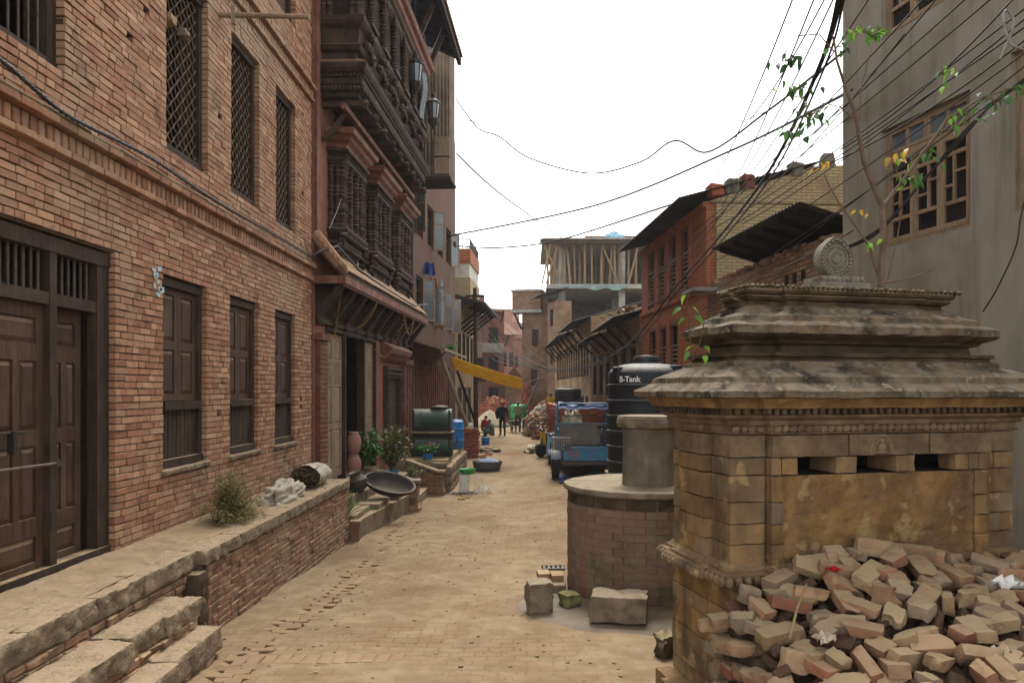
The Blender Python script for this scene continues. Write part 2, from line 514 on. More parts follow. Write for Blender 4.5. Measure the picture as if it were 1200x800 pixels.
mat('wall_pinkish', lin('#a98575'), lin('#8f6a5b'), 3, brick=(.24, .07, lin('#8a7568'), .01), varc=lin('#8b5e4e'), **FB)
mat('mud_plaster', lin('#9b8a6a'), lin('#83714f'), 3, .95, .4, 20, .01, .12, c3=lin('#6f5c44'), c3scale=.8, c3amt=.7)
mat('white_plaster', lin('#bdb9ab'), lin('#a29d8e'), 3, .95, .3, 20, .01, .12, c3=lin('#7f7868'), c3scale=.7, c3amt=.6)
mat('tile_roof', lin('#7a5a49'), lin('#5a4537'), 8, .92, .6, 20, .02, .12, c3=lin('#4a4036'), c3scale=1.2, c3amt=.7, corr=(.16, 1))
# ------------------------------------------------------------------ more helpers
def rock(mb, c, size, amp=.02, n=4, seed=None, rnd=None, mat=None, rd=.12):
    """a worn block: subdivided box, rounded and dented"""
    seed = random.uniform(0, 50) if seed is None else seed
    c = Vector(c)
    hx, hy, hz = size[0] / 2, size[1] / 2, size[2] / 2
    nn = [max(2, min(22, round(n * s / min(size)))) for s in size]
    vmap, vs, fs = {}, [], []
    def V(i, j, k):
        key = (i, j, k)
        if key not in vmap:
            p = Vector((-1 + 2 * i / nn[0], -1 + 2 * j / nn[1], -1 + 2 * k / nn[2]))
            q = Vector((p.x * hx, p.y * hy, p.z * hz))
            ex = [min(size) * rd * max(0, abs(a) - (1 - 2 * min(size) * rd / (2 * h))) / (2 * min(size) * rd / (2 * h) + 1e-9) for a, h in ((p.x, hx), (p.y, hy), (p.z, hz))]
            # shrink where two or more coordinates are at their ends
            srt = sorted(ex, reverse=True)
            pull = srt[1]
            d = q.normalized()
            q = q - Vector((p.x, p.y, p.z)) * pull * .35
            q = q + d * amp * (mnoise.noise(q * (1.6 / max(.08, min(size))) + Vector((seed, seed * .7, 0))) + .5 * mnoise.noise(q * (5 / max(.08, min(size))) + Vector((0, seed, seed))) + .3 * mnoise.noise(q * (13 / max(.08, min(size))) + Vector((seed, 0, seed))))
            vmap[key] = len(vs)
            vs.append((mat @ q if mat is not None else q) + c)
        return vmap[key]
    for k in (0, nn[2]):
        for i in range(nn[0]):
            for j in range(nn[1]):
                f = (V(i, j, k), V(i + 1, j, k), V(i + 1, j + 1, k), V(i, j + 1, k))
                fs.append(f if k else tuple(reversed(f)))
    for j in (0, nn[1]):
        for i in range(nn[0]):
            for k in range(nn[2]):
                f = (V(i, j, k), V(i, j, k + 1), V(i + 1, j, k + 1), V(i + 1, j, k))
                fs.append(f if j else tuple(reversed(f)))
    for i in (0, nn[0]):
        for j in range(nn[1]):
            for k in range(nn[2]):
                f = (V(i, j, k), V(i, j + 1, k), V(i, j + 1, k + 1), V(i, j, k + 1))
                fs.append(f if i else tuple(reversed(f)))
    mb.add([tuple(v) for v in vs], fs, rnd)
    return mb

def wchild(o):
    """child built in world coordinates under an unrotated root"""
    o.location = -o.parent.location
    return o

def cells(y0, y1, z0, z1, ops):
    ys = sorted({y0, y1} | {min(max(a, y0), y1) for op in ops for a in op[:2]})
    zs = sorted({z0, z1} | {min(max(a, z0), z1) for op in ops for a in op[2:4]})
    for za, zb in zip(zs, zs[1:]):
        run = None
        for ya, yb in zip(ys, ys[1:]):
            inside = any(op[0] - 1e-6 <= ya and yb <= op[1] + 1e-6 and op[2] - 1e-6 <= za and zb <= op[3] + 1e-6 for op in ops)
            if inside or zb - za < 1e-5 or yb - ya < 1e-5:
                if run: yield run[0], run[1], za, zb
                run = None
            else:
                run = (run[0], yb) if run else (ya, yb)
        if run: yield run[0], run[1], za, zb

def wall_mesh(mb, y0, y1, z0, z1, ops, xf, xb):
    for a, b, c, d in cells(y0, y1, z0, z1, ops):
        mb.box(min(xf, xb), max(xf, xb), a, b, c, d)
    return mb

def course_bricks(y0, y1, z0, z1, ops, L=.205, H=.057, J=.011):
    """rectangles (ya,yb,za,zb) of running bond bricks clipped to the openings"""
    out_ = []
    row, z = 0, z0
    while z + H <= z1 + 1e-6:
        y = y0 - (L + J) * (.5 if row % 2 else 0) + random.uniform(-.03, .03)
        zc = z + H / 2
        segs = []
        while y < y1:
            ln = L if random.random() > .3 else L * .5
            segs.append((max(y, y0), min(y + ln, y1)))
            y += ln + J
        cuts = [(op[0], op[1]) for op in ops if op[2] < zc < op[3]]
        rowp = []
        for a, b in segs:
            parts_ = [(a, b)]
            for c, d in cuts:
                np_ = []
                for p, q in parts_:
                    if d <= p or c >= q: np_.append((p, q)); continue
                    if p < c: np_.append((p, c))
                    if q > d: np_.append((d, q))
                parts_ = np_
            rowp += parts_
        for i, (p, q) in enumerate(rowp):
            if q - p >= .06 or q - p < .002: continue
            if i > 0 and 0 <= p - rowp[i - 1][1] < J * 1.6 and rowp[i - 1][0] < rowp[i - 1][1]:
                rowp[i - 1] = (rowp[i - 1][0], q); rowp[i] = (0, 0)
            elif i + 1 < len(rowp) and 0 <= rowp[i + 1][0] - q < J * 1.6:
                rowp[i + 1] = (p, rowp[i + 1][1]); rowp[i] = (0, 0)
        for p, q in rowp:
            if q - p > .02: out_.append((p, q, z, z + H))
        z += H + J
        row += 1
    return out_

# ------------------------------------------------------------------ the ground
def axis(lo, hi, fine0, fine1, step, grow=1.35):
    a = []
    x = fine0
    while x <= fine1:
        a.append(x); x += step
    st = step
    x = fine0
    left = []
    while x > lo:
        st *= grow; x -= st; left.append(max(x, lo))
    st = step
    x = a[-1]
    right = []
    while x < hi:
        st *= grow; x += st; right.append(min(x, hi))
    return list(reversed(left)) + a + right
def bumps(x, y):
    return .022 * nz(x * .7, y * .7) + .012 * nz(x * 2.3, y * 2.3, 4)
gx = axis(-400, 400, -4.2, 4.2, .12)
gy = axis(-60, 600, 2.5, 18, .12)
gm = MB()
def show(x, y):
    """how far the paving bricks stand free of the dust, 0..1"""
    if x < -2.95 or x > 1.9 or y < 4.4 or y > 15.6: return 0
    strip = max(0, 1 - abs(x + 2.42 - .05 * sin(y * .8)) / .3)
    n_ = 1.7 * strip * (.75 + .5 * nz(1.3, y * .5, 2) + .5 * nz(x * 2, y * 1.4, 6)) + .5 * nz(x * .5 + 3, y * .4) + .35 * nz(x * 2, y * 2, 7) - .5
    return max(0, min(1, n_ * 2.2))
gv = [(x, y, gz(x, y) + (bumps(x, y) - .055 * show(x, y) if abs(x) < 12 and y < 60 else 0)) for y in gy for x in gx]
nx_ = len(gx)
gm.add(gv, [(j * nx_ + i, j * nx_ + i + 1, (j + 1) * nx_ + i + 1, (j + 1) * nx_ + i) for j in range(len(gy) - 1) for i in range(nx_ - 1)])

# ground material: dust over faint courses of paving bricks
mat('street', lin('#86755d'), lin('#72624a'), 4, .97, .5, 26, .012, .1, c3=lin('#65523e'), c3scale=.55, c3amt=.8, spots=(lin('#66533c'), 16, .64, .5))
def street_bricks():
    m = MAT['street']; t = m.node_tree; N, L = t.nodes, t.links
    b = next(n for n in N if n.type == 'BSDF_PRINCIPLED')
    src = b.inputs['Base Color'].links[0].from_socket
    bp = b.inputs['Normal'].links[0].from_node
    tc = N.new('ShaderNodeTexCoord')
    ns = N.new('ShaderNodeTexNoise'); ns.inputs['Scale'].default_value = 3.0; ns.inputs['Detail'].default_value = 3
    L.new(tc.outputs['Object'], ns.inputs['Vector'])
    wv = N.new('ShaderNodeVectorMath'); wv.operation = 'MULTIPLY_ADD'; wv.inputs[1].default_value = (.05, .05, 0)
    L.new(ns.outputs['Color'], wv.inputs[0]); L.new(tc.outputs['Object'], wv.inputs[2])
    bt = N.new('ShaderNodeTexBrick')
    bt.inputs['Scale'].default_value = 1.0; bt.inputs['Brick Width'].default_value = .23; bt.inputs['Row Height'].default_value = .13
    bt.inputs['Mortar Size'].default_value = .011; bt.inputs['Mortar Smooth'].default_value = .4
    bt.inputs['Color1'].default_value = (0, 0, 0, 1); bt.inputs['Color2'].default_value = (1, 1, 1, 1); bt.inputs['Mortar'].default_value = (.5, .5, .5, 1)
    L.new(wv.outputs[0], bt.inputs['Vector'])
    n2 = N.new('ShaderNodeTexNoise'); n2.inputs['Scale'].default_value = .55; n2.inputs['Detail'].default_value = 4
    L.new(tc.outputs['Object'], n2.inputs['Vector'])
    mr = N.new('ShaderNodeMapRange'); mr.inputs['From Min'].default_value = .38; mr.inputs['From Max'].default_value = .6
    L.new(n2.outputs[0], mr.inputs['Value'])
    bw = N.new('ShaderNodeRGBToBW'); L.new(bt.outputs['Color'], bw.inputs[0])
    def mth(op, A, B):
        x = N.new('ShaderNodeMath'); x.operation = op
        for s_, v_ in ((x.inputs[0], A), (x.inputs[1], B)):
            if isinstance(v_, (int, float)): s_.default_value = v_
            else: L.new(v_, s_)
        return x.outputs[0]
    def mix(f, A, B):
        x = N.new('ShaderNodeMix'); x.data_type = 'RGBA'
        L.new(f, x.inputs[0]); L.new(A, x.inputs[6]); x.inputs[7].default_value = B
        return x.outputs[2]
    c = mix(mth('MULTIPLY', mth('MULTIPLY', bw.outputs[0], mr.outputs[0]), .35), src, lin('#79583f'))
    c = mix(mth('MULTIPLY', mth('MULTIPLY', bt.outputs['Fac'], mr.outputs[0]), .4), c, lin('#5c4733'))
    L.new(c, b.inputs['Base Color'])
    hsrc = bp.inputs['Height'].links[0].from_socket
    L.new(mth('ADD', hsrc, mth('MULTIPLY', mth('MULTIPLY', bt.outputs['Fac'], mr.outputs[0]), -1.0)), bp.inputs['Height'])
street_bricks()
ground_o = gm.build('ground', 'street', smooth='all')
ground_o['kind'] = 'structure'

# paving bricks that stand out of the dust
pav = []
y = 4.6
row = 0
while y < 15.5:
    x = -2.895 + (.118 if row % 2 else 0)
    while x < 1.9:
        if not (x < -2.55 and y < 6.75) and not (x > .35 and 6.9 < y < 10.2) and not (x > .55 and y < 7):
            n_ = show(x, y)
            if n_ > .12:
                pav.append((x, y, n_, random.random()))
        x += .236 + random.uniform(-.004, .004)
    y += .098
    row += 1
pav.sort(key=lambda p: (p[1] - 1.5 * p[2]))
def pave_brick(mb, p, c=None):
    x, y, n_, r = p
    z = gz(x, y) + bumps(x, y)
    h = -.002 + random.uniform(-.007, .004)
    rot = Matrix.Rotation(random.gauss(0, .025), 3, 'Z') @ Matrix.Rotation(random.gauss(0, .015), 3, 'Y') @ Matrix.Rotation(random.gauss(.2, .09), 3, 'X')
    mb.cbox((x, y, z + h - .032) if c is None else c, (.226, .068, .07), rot, r, .006, .005)
for p in pav[:288]:
    b_ = MB(); pave_brick(b_, p)
    b_.build('brick', 'brick_paving', ground_o)
b_ = MB()
for p in pav[288:]:
    pave_brick(b_, p)
b_.build('paving_bricks', 'brick_paving', ground_o, kind='stuff')
for k in range(12):      # header row laid across the lane
    x, y = -2.5 + k * .122, 6.42 + .01 * k
    b_ = MB(); b_.cbox((x, y, gz(x, y) + bumps(x, y) - .018), (.108, .22, .05), Matrix.Rotation(random.gauss(0, .02), 3, 'Z') @ Matrix.Rotation(random.gauss(0, .03), 3, 'X'), random.random(), .008, .004)
    b_.build('brick', 'brick_paving', ground_o)

# small stones, chips and crumbs of the lane
cr = MB()
for i in range(1100):
    x = random.uniform(-3, 1.2); y = 4.2 + 16 * random.random() ** 1.8
    if x < -2.6 and y < 6.9: continue
    r = .006 + .018 * random.random() ** 3
    cr.blob((x, y, gz(x, y) + bumps(x, y) + r * .2), (r, r * random.uniform(.6, 1), r * .6), 6, 4, .4, i, random.random())
cr.build('grit', 'stone_slab', kind='stuff')
g_ = bpy.data.objects['grit']; g_['label'] = 'small chips and grit scattered over the dusty lane'; g_['category'] = 'grit'

# ------------------------------------------------------------------ brick house on the left
XW = -3.9
PLT = .75
hr = thing('brick_house', 'three storey old brick house on the left with lattice windows and panelled door', 'house', (XW, 9, PLT))
OPS = [(4.7, 7.0, PLT, 3.57),
       (7.91, 8.98, 1.44, 3.52), (9.67, 10.69, 1.44, 3.52), (11.39, 12.37, 1.44, 3.52),
       (7.98, 9.02, 4.92, 7.0), (9.72, 10.74, 4.92, 7.0), (11.44, 12.38, 4.92, 7.0),
       (5.0, 6.24, 4.97, 7.0),
       (11.4, 12.4, 8.27, 9.9), (9.7, 10.7, 8.27, 9.9)]
HOLES = []
for px, py in ((153, 45), (258, 137), (355, 138), (355, 228), (257, 484), (353, 470), (353, 480), (172, 18)):
    yy = 3.9 * F / (CX - px); zz = CZ + (CY - py) * 3.9 / (CX - px)
    k = round((zz - PLT) / .068)
    HOLES.append((yy - .06, yy + .06, PLT + k * .068 - .006, PLT + k * .068 + .062))
Y0, Y1, ZT = 3.6, 13.3, 10.2
core_ops = [(a - .012, b + .012, c - .012, d + .012) for a, b, c, d in OPS] + HOLES
core = MB()
wall_mesh(core, Y0, Y1, -.3, ZT, core_ops, XW - .022, XW - .36)
core.box(XW - 6, XW - .37, Y0, Y0 + .3, -.3, ZT)
core.box(XW - 6, XW - .37, Y1 - .3, Y1, -.3, ZT)
core.box(XW - 6.3, XW - 6.01, Y0, Y1, -.3, ZT)
core.box(XW - 6.3, XW + .0, Y0, Y1, ZT + .01, ZT + .2)
for zf in (3.9, 7.3):
    core.box(XW - 6, XW - .37, Y0 + .31, Y1 - .31, zf, zf + .2)
wall = wchild(core.build('wall', 'mortar', hr))
rects = course_bricks(Y0, Y1 - .003, PLT, ZT, OPS + HOLES)
def seen(r):
    yc, zc = (r[0] + r[1]) / 2, (r[2] + r[3]) / 2
    px, py = CX + XW / yc * F, CY - (zc - CZ) / yc * F
    return -20 < px < 1220 and -20 < py < 820
rects = [r for r in rects if r[1] > 4.6]
rects.sort(key=lambda r: (0 if seen(r) else 1, (r[0] + r[1]) / 2))
def house_brick(mb, r, ch=0.0):
    d = random.gauss(0, .0035)
    mb.cbox((XW - .055 + d, (r[0] + r[1]) / 2, (r[2] + r[3]) / 2), (.11, r[1] - r[0], r[3] - r[2]),
            Matrix.Rotation(random.gauss(0, .012), 3, 'Z'), random.random(), ch, .0028)
for r in rects[:300]:
    m_ = MB(); house_brick(m_, r, .004)
    m_.build('brick', 'brick', wall)
m_ = MB()
for r in rects[300:]:
    house_brick(m_, r)
m_.build('bricks', 'brick', wall, kind='stuff')

# brick string courses
def string_course(zb, name='string_course'):
    m = MB()
    y = 4.4
    while y < Y1 - .02:
        e = min(y + .222, Y1 - .004)
        jx = random.uniform(-.006, .006)
        if e - y > .05:
            m.cbox((XW + .012 + jx, (y + e) / 2, zb + .035), (.10, e - y, .058), None, random.random(), .006, .004)
            if random.random() > .02:
                m.cbox((XW + .03 + jx, (y + e) / 2, zb + .245), (.15, e - y, .06), None, random.random(), .006, .004)
        y = e + .01
    y = 4.4
    while y < Y1 - .07:
        m.cbox((XW + .008, y + .032, zb + .14), (.05, .064, .125), Matrix.Rotation(random.gauss(0, .02), 3, 'X'), random.random() * .6 + .4, .005, .004)
        y += .098
    return wchild(m.build(name, 'brick', hr, kind='stuff'))
string_course(4.23)
string_course(7.42)
# dusty sill of the lower course
m = MB()
y = 4.4
while y < Y1 - .1:
    e = min(y + random.uniform(.4, .9), Y1 - .01)
    m.cbox((XW + .035, (y + e) / 2, 4.523), (.13, e - y - .004, .035), None, random.random(), .012, .006)
    y = e
wchild(m.build('ledge', 'stone_slab', hr))

def panel(mb, xf, y0, y1, z0, z1, d=.012, bev=.03):
    """raised and fielded panel on a face looking +x"""
    mb.loft([[(xf, y0, z0), (xf, y1, z0), (xf, y1, z1), (xf, y0, z1)],
             [(xf + d, y0 + bev, z0 + bev), (xf + d, y1 - bev, z0 + bev), (xf + d, y1 - bev, z1 - bev), (xf + d, y0 + bev, z1 - bev)]], cap0=False)

def leaf_door(parent, name, x, y0, y1, z0, z1, rails, cols, matn='wood_door', th=.045):
    """rails: list of (za,zb,ncols) panel rows; the leaf is stiles + rails, panels are sunk and raised again"""
    ops = []
    st = .085 * min(1, (y1 - y0) / .5)
    for za, zb, nc in rails:
        wdt = (y1 - y0 - 2 * st - (nc - 1) * st * .8) / nc
        for k in range(nc):
            a = y0 + st + k * (wdt + st * .8)
            ops.append((a, a + wdt, za, zb))
    m = MB()
    wall_mesh(m, y0, y1, z0, z1, ops, x, x - th)
    m.box(x - th * .72, x - th * .4, y0 + .01, y1 - .01, z0 + .01, z1 - .01)
    lf = m.build(name, matn, parent)
    for op in ops:
        p = MB()
        panel(p, x - th * .4 + .001, op[0] + .012, op[1] - .012, op[2] + .012, op[3] - .012, .016, min(.035, (op[1] - op[0]) * .2))
        p.r = [random.random()] * len(p.r)
        p.build('panel', matn, lf)
    return lf

# door
dr = MB()
xd = XW - .13
for a, b in ((6.80, 6.985), (6.13, 6.22), (5.38, 5.47), (4.71, 4.80)):
    dr.box(xd - .02, xd + .075, a, b, PLT + .09, 3.44)
for a, b in ((4.80, 5.38), (5.47, 6.13), (6.22, 6.80)):
    dr.box(xd - .015, xd + .07, a, b, 3.0, 3.1)
dr.box(xd - .03, xd + .085, 4.705, 6.99, 3.44, 3.565)
dr.box(xd - .03, xd + .09, 4.705, 6.99, PLT + .012, PLT + .09)
dr.r = [random.random() for _ in dr.r]
door = wchild(dr.build('door', 'wood_frame', hr))
m = MB(); m.box(xd - .2, xd - .18, 4.72, 6.98, 2.9, 3.56); m.build('transom_shade', 'wood_black_and_shade', door)  # near-black sheet: shade of the room behind the bars, as colour
RL = [(.9, 1.11, 1), (1.26, 1.84, 2), (1.97, 2.53, 2), (2.67, 2.88, 1)]
leaf_door(door, 'door_leaf', xd + .02, 5.475, 6.125, PLT + .095, 2.995, RL, 2)
leaf_door(door, 'door_leaf', xd - .03, 6.225, 6.72, PLT + .095, 2.995, RL, 2)
leaf_door(door, 'door_leaf', xd + .02, 4.80, 5.375, PLT + .095, 2.995, RL, 2)
for a, b in ((4.80, 5.38), (5.47, 6.13), (6.22, 6.80)):
    k = 0
    yy = a + .06
    while yy < b - .03:
        m = MB()
        zz = 3.1
        prof = []
        while zz < 3.44:
            prof += [(.011, zz), (.015, zz + .015)]
            zz += .03
        m.lathe(prof, (xd + .02, yy, 0), 6)
        m.build('bar', 'iron', door)
        yy += .088
m = MB()
m.tube([(XW - .02, 5.2, 1.70), (XW - .02, 6.2, 1.685)], .014, 8)
m.tube([(XW - .02, 6.17, 1.66), (XW - .02, 6.17, 1.715)], .02, 8)
m.build('locking_bar', 'iron', door)
m = MB()
m.tube([(xd + .075, 5.4, 1.97), (xd + .075, 5.83, 1.965)], .012, 6)
m.box(xd + .05, xd + .06, 5.45, 5.52, 1.75, 2.0)
m.box(xd + .05, xd + .1, 5.66, 5.7, 1.80, 1.98)
m.build('bolt', 'iron_dark', door)
for zz in (1.15, 2.1):
    m = MB(); m.box(xd + .062, xd + .082, 6.135, 6.16, zz, zz + .14)
    m.build('hinge', 'iron_dark', door)

# shuttered windows of the ground floor
for y0, y1, z0, z1 in OPS[1:4]:
    x = XW - .12
    f = MB()
    f.box(x - .04, x + .06, y0 + .004, y0 + .085, z0 + .09, z1 - .09)
    f.box(x - .04, x + .06, y1 - .085, y1 - .004, z0 + .09, z1 - .09)
    f.box(x - .05, x + .07, y0 + .004, y1 - .004, z1 - .09, z1 - .003)
    f.box(x - .05, x + .08, y0 + .004, y1 - .004, z0 + .003, z0 + .09)
    f.r = [random.random() for _ in f.r]
    win = wchild(f.build('window', 'wood_frame', hr))
    zr = 2.12
    ym = (y0 + y1) / 2
    leaf_door(win, 'shutter', x + .02, y0 + .09, ym - .003, zr + .05, z1 - .094, [(zr + .12, zr + .62, 1), (zr + .72, z1 - .17, 1)], 1)
    leaf_door(win, 'shutter', x + .02, ym + .003, y1 - .09, zr + .05, z1 - .094, [(zr + .12, zr + .62, 1), (zr + .72, z1 - .17, 1)], 1)
    m = MB(); m.box(x - .03, x + .1, y0 + .09, y1 - .09, zr - .045, zr + .045, j=.004)
    m.build('rail', 'wood_frame', win)
    n = 9
    for k in range(n):
        a = y0 + .1 + (y1 - y0 - .2) * k / n
        m = MB(); m.box(x - .01 + random.uniform(-.008, .008), x + .03, a + .006, a + (y1 - y0 - .2) / n - .006, z0 + .095, zr - .05, random.random(), .003)
        m.build('slat', 'wood_frame', win)
    m = MB(); m.box(x - .05, x - .03, y0 + .09, y1 - .09, z0 + .09, zr); m.build('backing', 'wood_black_and_shade', win)
    m = MB()
    yy = y0 - .05
    while yy < y1 + .02:
        e = min(yy + .24, y1 + .05)
        m.cbox((XW - .02, (yy + e) / 2, z0 - .032), (.13, e - yy - .006, .055), None, random.random(), .01, .006)
        yy = e
    m.build('sill', 'stone_slab', win)

# lattice windows above
def lattice(win, x, y0, y1, z0, z1, sp=.105):
    w_, h_ = y1 - y0, z1 - z0
    for sgn in (1, -1):
        c = -h_ if sgn > 0 else 0
        top = w_ if sgn > 0 else w_ + h_
        c += sp * .4
        while c < top:
            # line: y - y0 = c + sgn*(z - z0)
            pts = []
            zlo = max(0, (0 - c) * sgn if sgn > 0 else (c - w_))
            zhi = min(h_, (w_ - c) if sgn > 0 else c)
            if zhi - zlo > .04:
                n = max(2, int((zhi - zlo) / .07))
                m = MB()
                P = []
                for i in range(n + 1):
                    t = zlo + (zhi - zlo) * i / n
                    P.append((x + .008 * sgn + (.006 if i % 2 else -.006), y0 + c + sgn * t, z0 + t))
                m.tube(P, .0095 if sgn > 0 else .008, 4)
                m.build('lattice_bar', 'wood_grey' if sgn < 0 else 'wood_frame', win)
            c += sp * 1.4142
for y0, y1, z0, z1 in OPS[4:7] + OPS[8:]:
    x = XW - .13
    f = MB()
    f.box(x - .04, x + .055, y0 + .004, y0 + .08, z0 + .08, z1 - .08)
    f.box(x - .04, x + .055, y1 - .08, y1 - .004, z0 + .08, z1 - .08)
    f.box(x - .05, x + .07, y0 + .004, y1 - .004, z1 - .08, z1 - .003)
    f.box(x - .05, x + .065, y0 + .004, y1 - .004, z0 + .003, z0 + .08)
    win = wchild(f.build('window', 'wood_frame', hr))
    if z0 < 8:
        lattice(win, x + .01, y0 + .08, y1 - .08, z0 + .08, z1 - .08)
    else:
        m = MB(); m.box(x - .03, x - .01, y0 + .08, y1 - .08, z0 + .08, z1 - .08); m.build('shutter', 'wood_door', win)
y0, y1, z0, z1 = OPS[7]
x = XW - .13
f = MB()
f.box(x - .04, x + .055, y0 + .004, y0 + .09, z0 + .06, z1 - .08)
f.box(x - .04, x + .055, y1 - .12, y1 - .004, z0 + .06, z1 - .08)
f.box(x - .05, x + .065, y0 + .004, y1 - .004, z1 - .08, z1 - .003)
f.box(x - .05, x + .065, y0 + .004, y1 - .004, z0 + .003, z0 + .06)
win = wchild(f.build('window', 'wood_frame', hr))
yy = y0 + .15
while yy < y1 - .14:
    m = MB(); m.tube([(x + .01, yy, z0 + .06), (x + .01, yy, z1 - .08)], .011, 6); m.build('bar', 'iron', win); yy += .115

# chunks lodged in the lattice
for px, py in ((204, 23), (220, 40)):
    p = Vector((XW - .05, 3.9 * F / (CX - px), CZ + (CY - py) * 3.9 / (CX - px)))
    m = MB(); rock(m, (0, 0, 0), (.1, .13, .09), .03, 3)
    o = m.build('broken_brick', 'brick_rubble', smooth=True); o.location = p
    tag(o, 'brick chip lodged in the nearest lattice window, %s one' % ('upper' if py < 30 else 'lower'), 'brick')

# pole sticking out of the wall
pole = MB()
pole.tube([(XW - .2, 9.37, 7.02), (-3.3, 9.37, 7.01), (-2.78, 9.38, 7.0)], [.035, .033, .03], 8)
pole.box(-3.75, -3.70, 9.34, 9.40, 6.9, 7.12)
tag(pole.build('wooden_pole', 'wood_grey', smooth=True), 'grey wooden pole sticking out of the wall above the lattice windows', 'pole')

# torn poster scraps
ps = MB()
for k in range(9):
    px, py = random.uniform(178, 190), 313 + k * 4 + random.uniform(-2, 2)
    yy = 3.9 * F / (CX - px); zz = CZ + (CY - py) * 3.9 / (CX - px)
    ps.cbox((XW + .012, yy, zz), (.002, random.uniform(.04, .1), random.uniform(.03, .06)), Matrix.Rotation(random.uniform(-.5, .5), 3, 'X'), random.random())
mat('poster', lin('#b9bcb8'), lin('#6fa3ad'), 14, .8, .1)
tag(ps.build('poster_scrap', 'poster'), 'torn white and blue poster scraps on the brick wall beside a window', 'poster')

# ------------------------------------------------------------------ brick platform in front of the house
XP = -3.13
pr = thing('brick_platform', 'long low brick platform with a worn concrete rim along the house', 'platform', (XP, 10, gz(XP, 10)))
YA, YB = 7.15, 12.9
c_ = MB(); c_.box(XW + .02, XP - .022, YA + .02, YB - .02, -.6, PLT - .12)
pc = wchild(c_.build('core', 'mortar', pr))
prc = course_bricks(YA + .1, YB, -.55, PLT - .15, [], .21, .058, .009)
prc.sort(key=lambda r: (0 if r[3] > gz(XP, r[0]) - .02 else 1, r[0]))
def plat_brick(mb, r):
    mb.cbox((XP - .055 + random.gauss(0, .0035) - .05 * max(0, nz(r[0] * 1.3, r[2] * 2, 9) - .25), (r[0] + r[1]) / 2, (r[2] + r[3]) / 2), (.11, r[1] - r[0], r[3] - r[2]),
            Matrix.Rotation(random.gauss(0, .012), 3, 'Z'), random.random(), .005, .003)
for r in prc[:300]:
    m_ = MB(); plat_brick(m_, r); m_.build('brick', 'brick_dusty', pc)
m_ = MB()
for r in prc[300:]: plat_brick(m_, r)
for k in range(8):      # far end face
    for q in range(3):
        m_.cbox((XP - .14 - q * .235, YB - .03, -.45 + k * .13), (.22, .08, .12), None, random.random(), .006, .004)
m_.build('bricks', 'brick_dusty', pc, kind='stuff')
yy = YA
while yy < YB - .05:
    e = min(yy + random.uniform(.5, 1.3), YB + .01)
    if YB - e < .3: e = YB + .01
    m_ = MB(); rock(m_, (XP - .13, (yy + e) / 2, PLT - .075), (.31, e - yy - .008, .14), .03, 6, rd=.08)
    wchild(m_.build('rim_slab', 'stone_slab', pr, smooth=True))
    yy = e
top = MB()
top.sheet(10, 90, lambda u, v: (XW + .005 + u * (XP - XW - .2), 3.8 + v * (YB - 3.8), PLT - .005 + .022 * nz(u * 2.5, v * 9, 3) + .05 * (1 - u) ** 3 + .012 * nz(u * 9, v * 45, 1)))
wchild(top.build('dusty_top', 'dust_ground', pr, smooth='all'))

# ------------------------------------------------------------------ stone steps to the door
sr = thing('stone_steps', 'three worn stone steps up to the panelled door', 'steps', (-3.2, 5.6, gz(-3, 5.6)))
def slabs(x0, x1, zt, zb, ys, amp=.034):
    for a, b in zip(ys, ys[1:]):
        m = MB()
        dx = random.uniform(-.03, .03)
        rock(m, ((x0 + x1) / 2 + dx, (a + b) / 2, (zt + zb) / 2 + random.uniform(-.012, .008)), (x1 - x0, b - a - .012, zt - zb), amp, 8, rd=.08)
        wchild(m.build('slab', 'stone_slab', sr, smooth=True))
slabs(-3.62, -3.19, .745, .57, [3.9, 4.75, 5.55, 6.2, 7.16])
slabs(-3.26, -2.90, .47, .30, [3.9, 4.55, 5.45, 6.0, 6.62])
slabs(-2.98, -2.70, .21, .0, [3.9, 4.7, 5.7, 6.6])
m = MB()
m.box(XW + .01, -3.26, 3.8, 7.12, -.5, .6)
m.box(-3.255, -2.97, 3.8, 6.55, -.5, .33)
m.box(-2.965, -2.76, 3.8, 6.5, -.5, .05)
wchild(m.build('fill', 'mud_plaster', sr))
m = MB()
m.sheet(5, 26, lambda u, v: (-3.27 + u * .1, 3.8 + v * 2.8, .47 - .14 * u + .03 * nz(u * 3, v * 9, 8)))
m.sheet(5, 26, lambda u, v: (-2.99 + u * .09, 3.8 + v * 2.75, .27 - .1 * u + .03 * nz(u * 3, v * 9, 11)))
wchild(m.build('dust', 'dust_ground', sr, smooth='all'))
m = MB()
for a in (7.1,):
    for k, (z, s) in enumerate(((.45, .3), (.2, .34), (-.05, .36))):
        rock(m, (-3.28, a - .02 + .03 * k, z), (.36, .22, .24), .04, 3, rd=.25)
wchild(m.build('corner_stone', 'stone_dark', sr, smooth=True))
# crumbly courses under the treads
m = MB()
for x, zt, zb, ye in ((-3.235, .57, .42, 7.0), (-2.93, .3, .17, 6.56), (-2.735, .02, -.25, 6.5)):
    z = zb
    while z < zt - .03:
        y = 3.9
        while y < ye:
            e = min(y + random.uniform(.12, .24), ye)
            m.cbox((x - .03 + random.uniform(-.015, .01), (y + e) / 2, z + .03), (.09, e - y - .008, .055), Matrix.Rotation(random.gauss(0, .05), 3, 'Z'), random.random(), .01, .006)
            y = e
        z += .065
wchild(m.build('brick_courses', 'brick_dusty', sr, kind='stuff'))
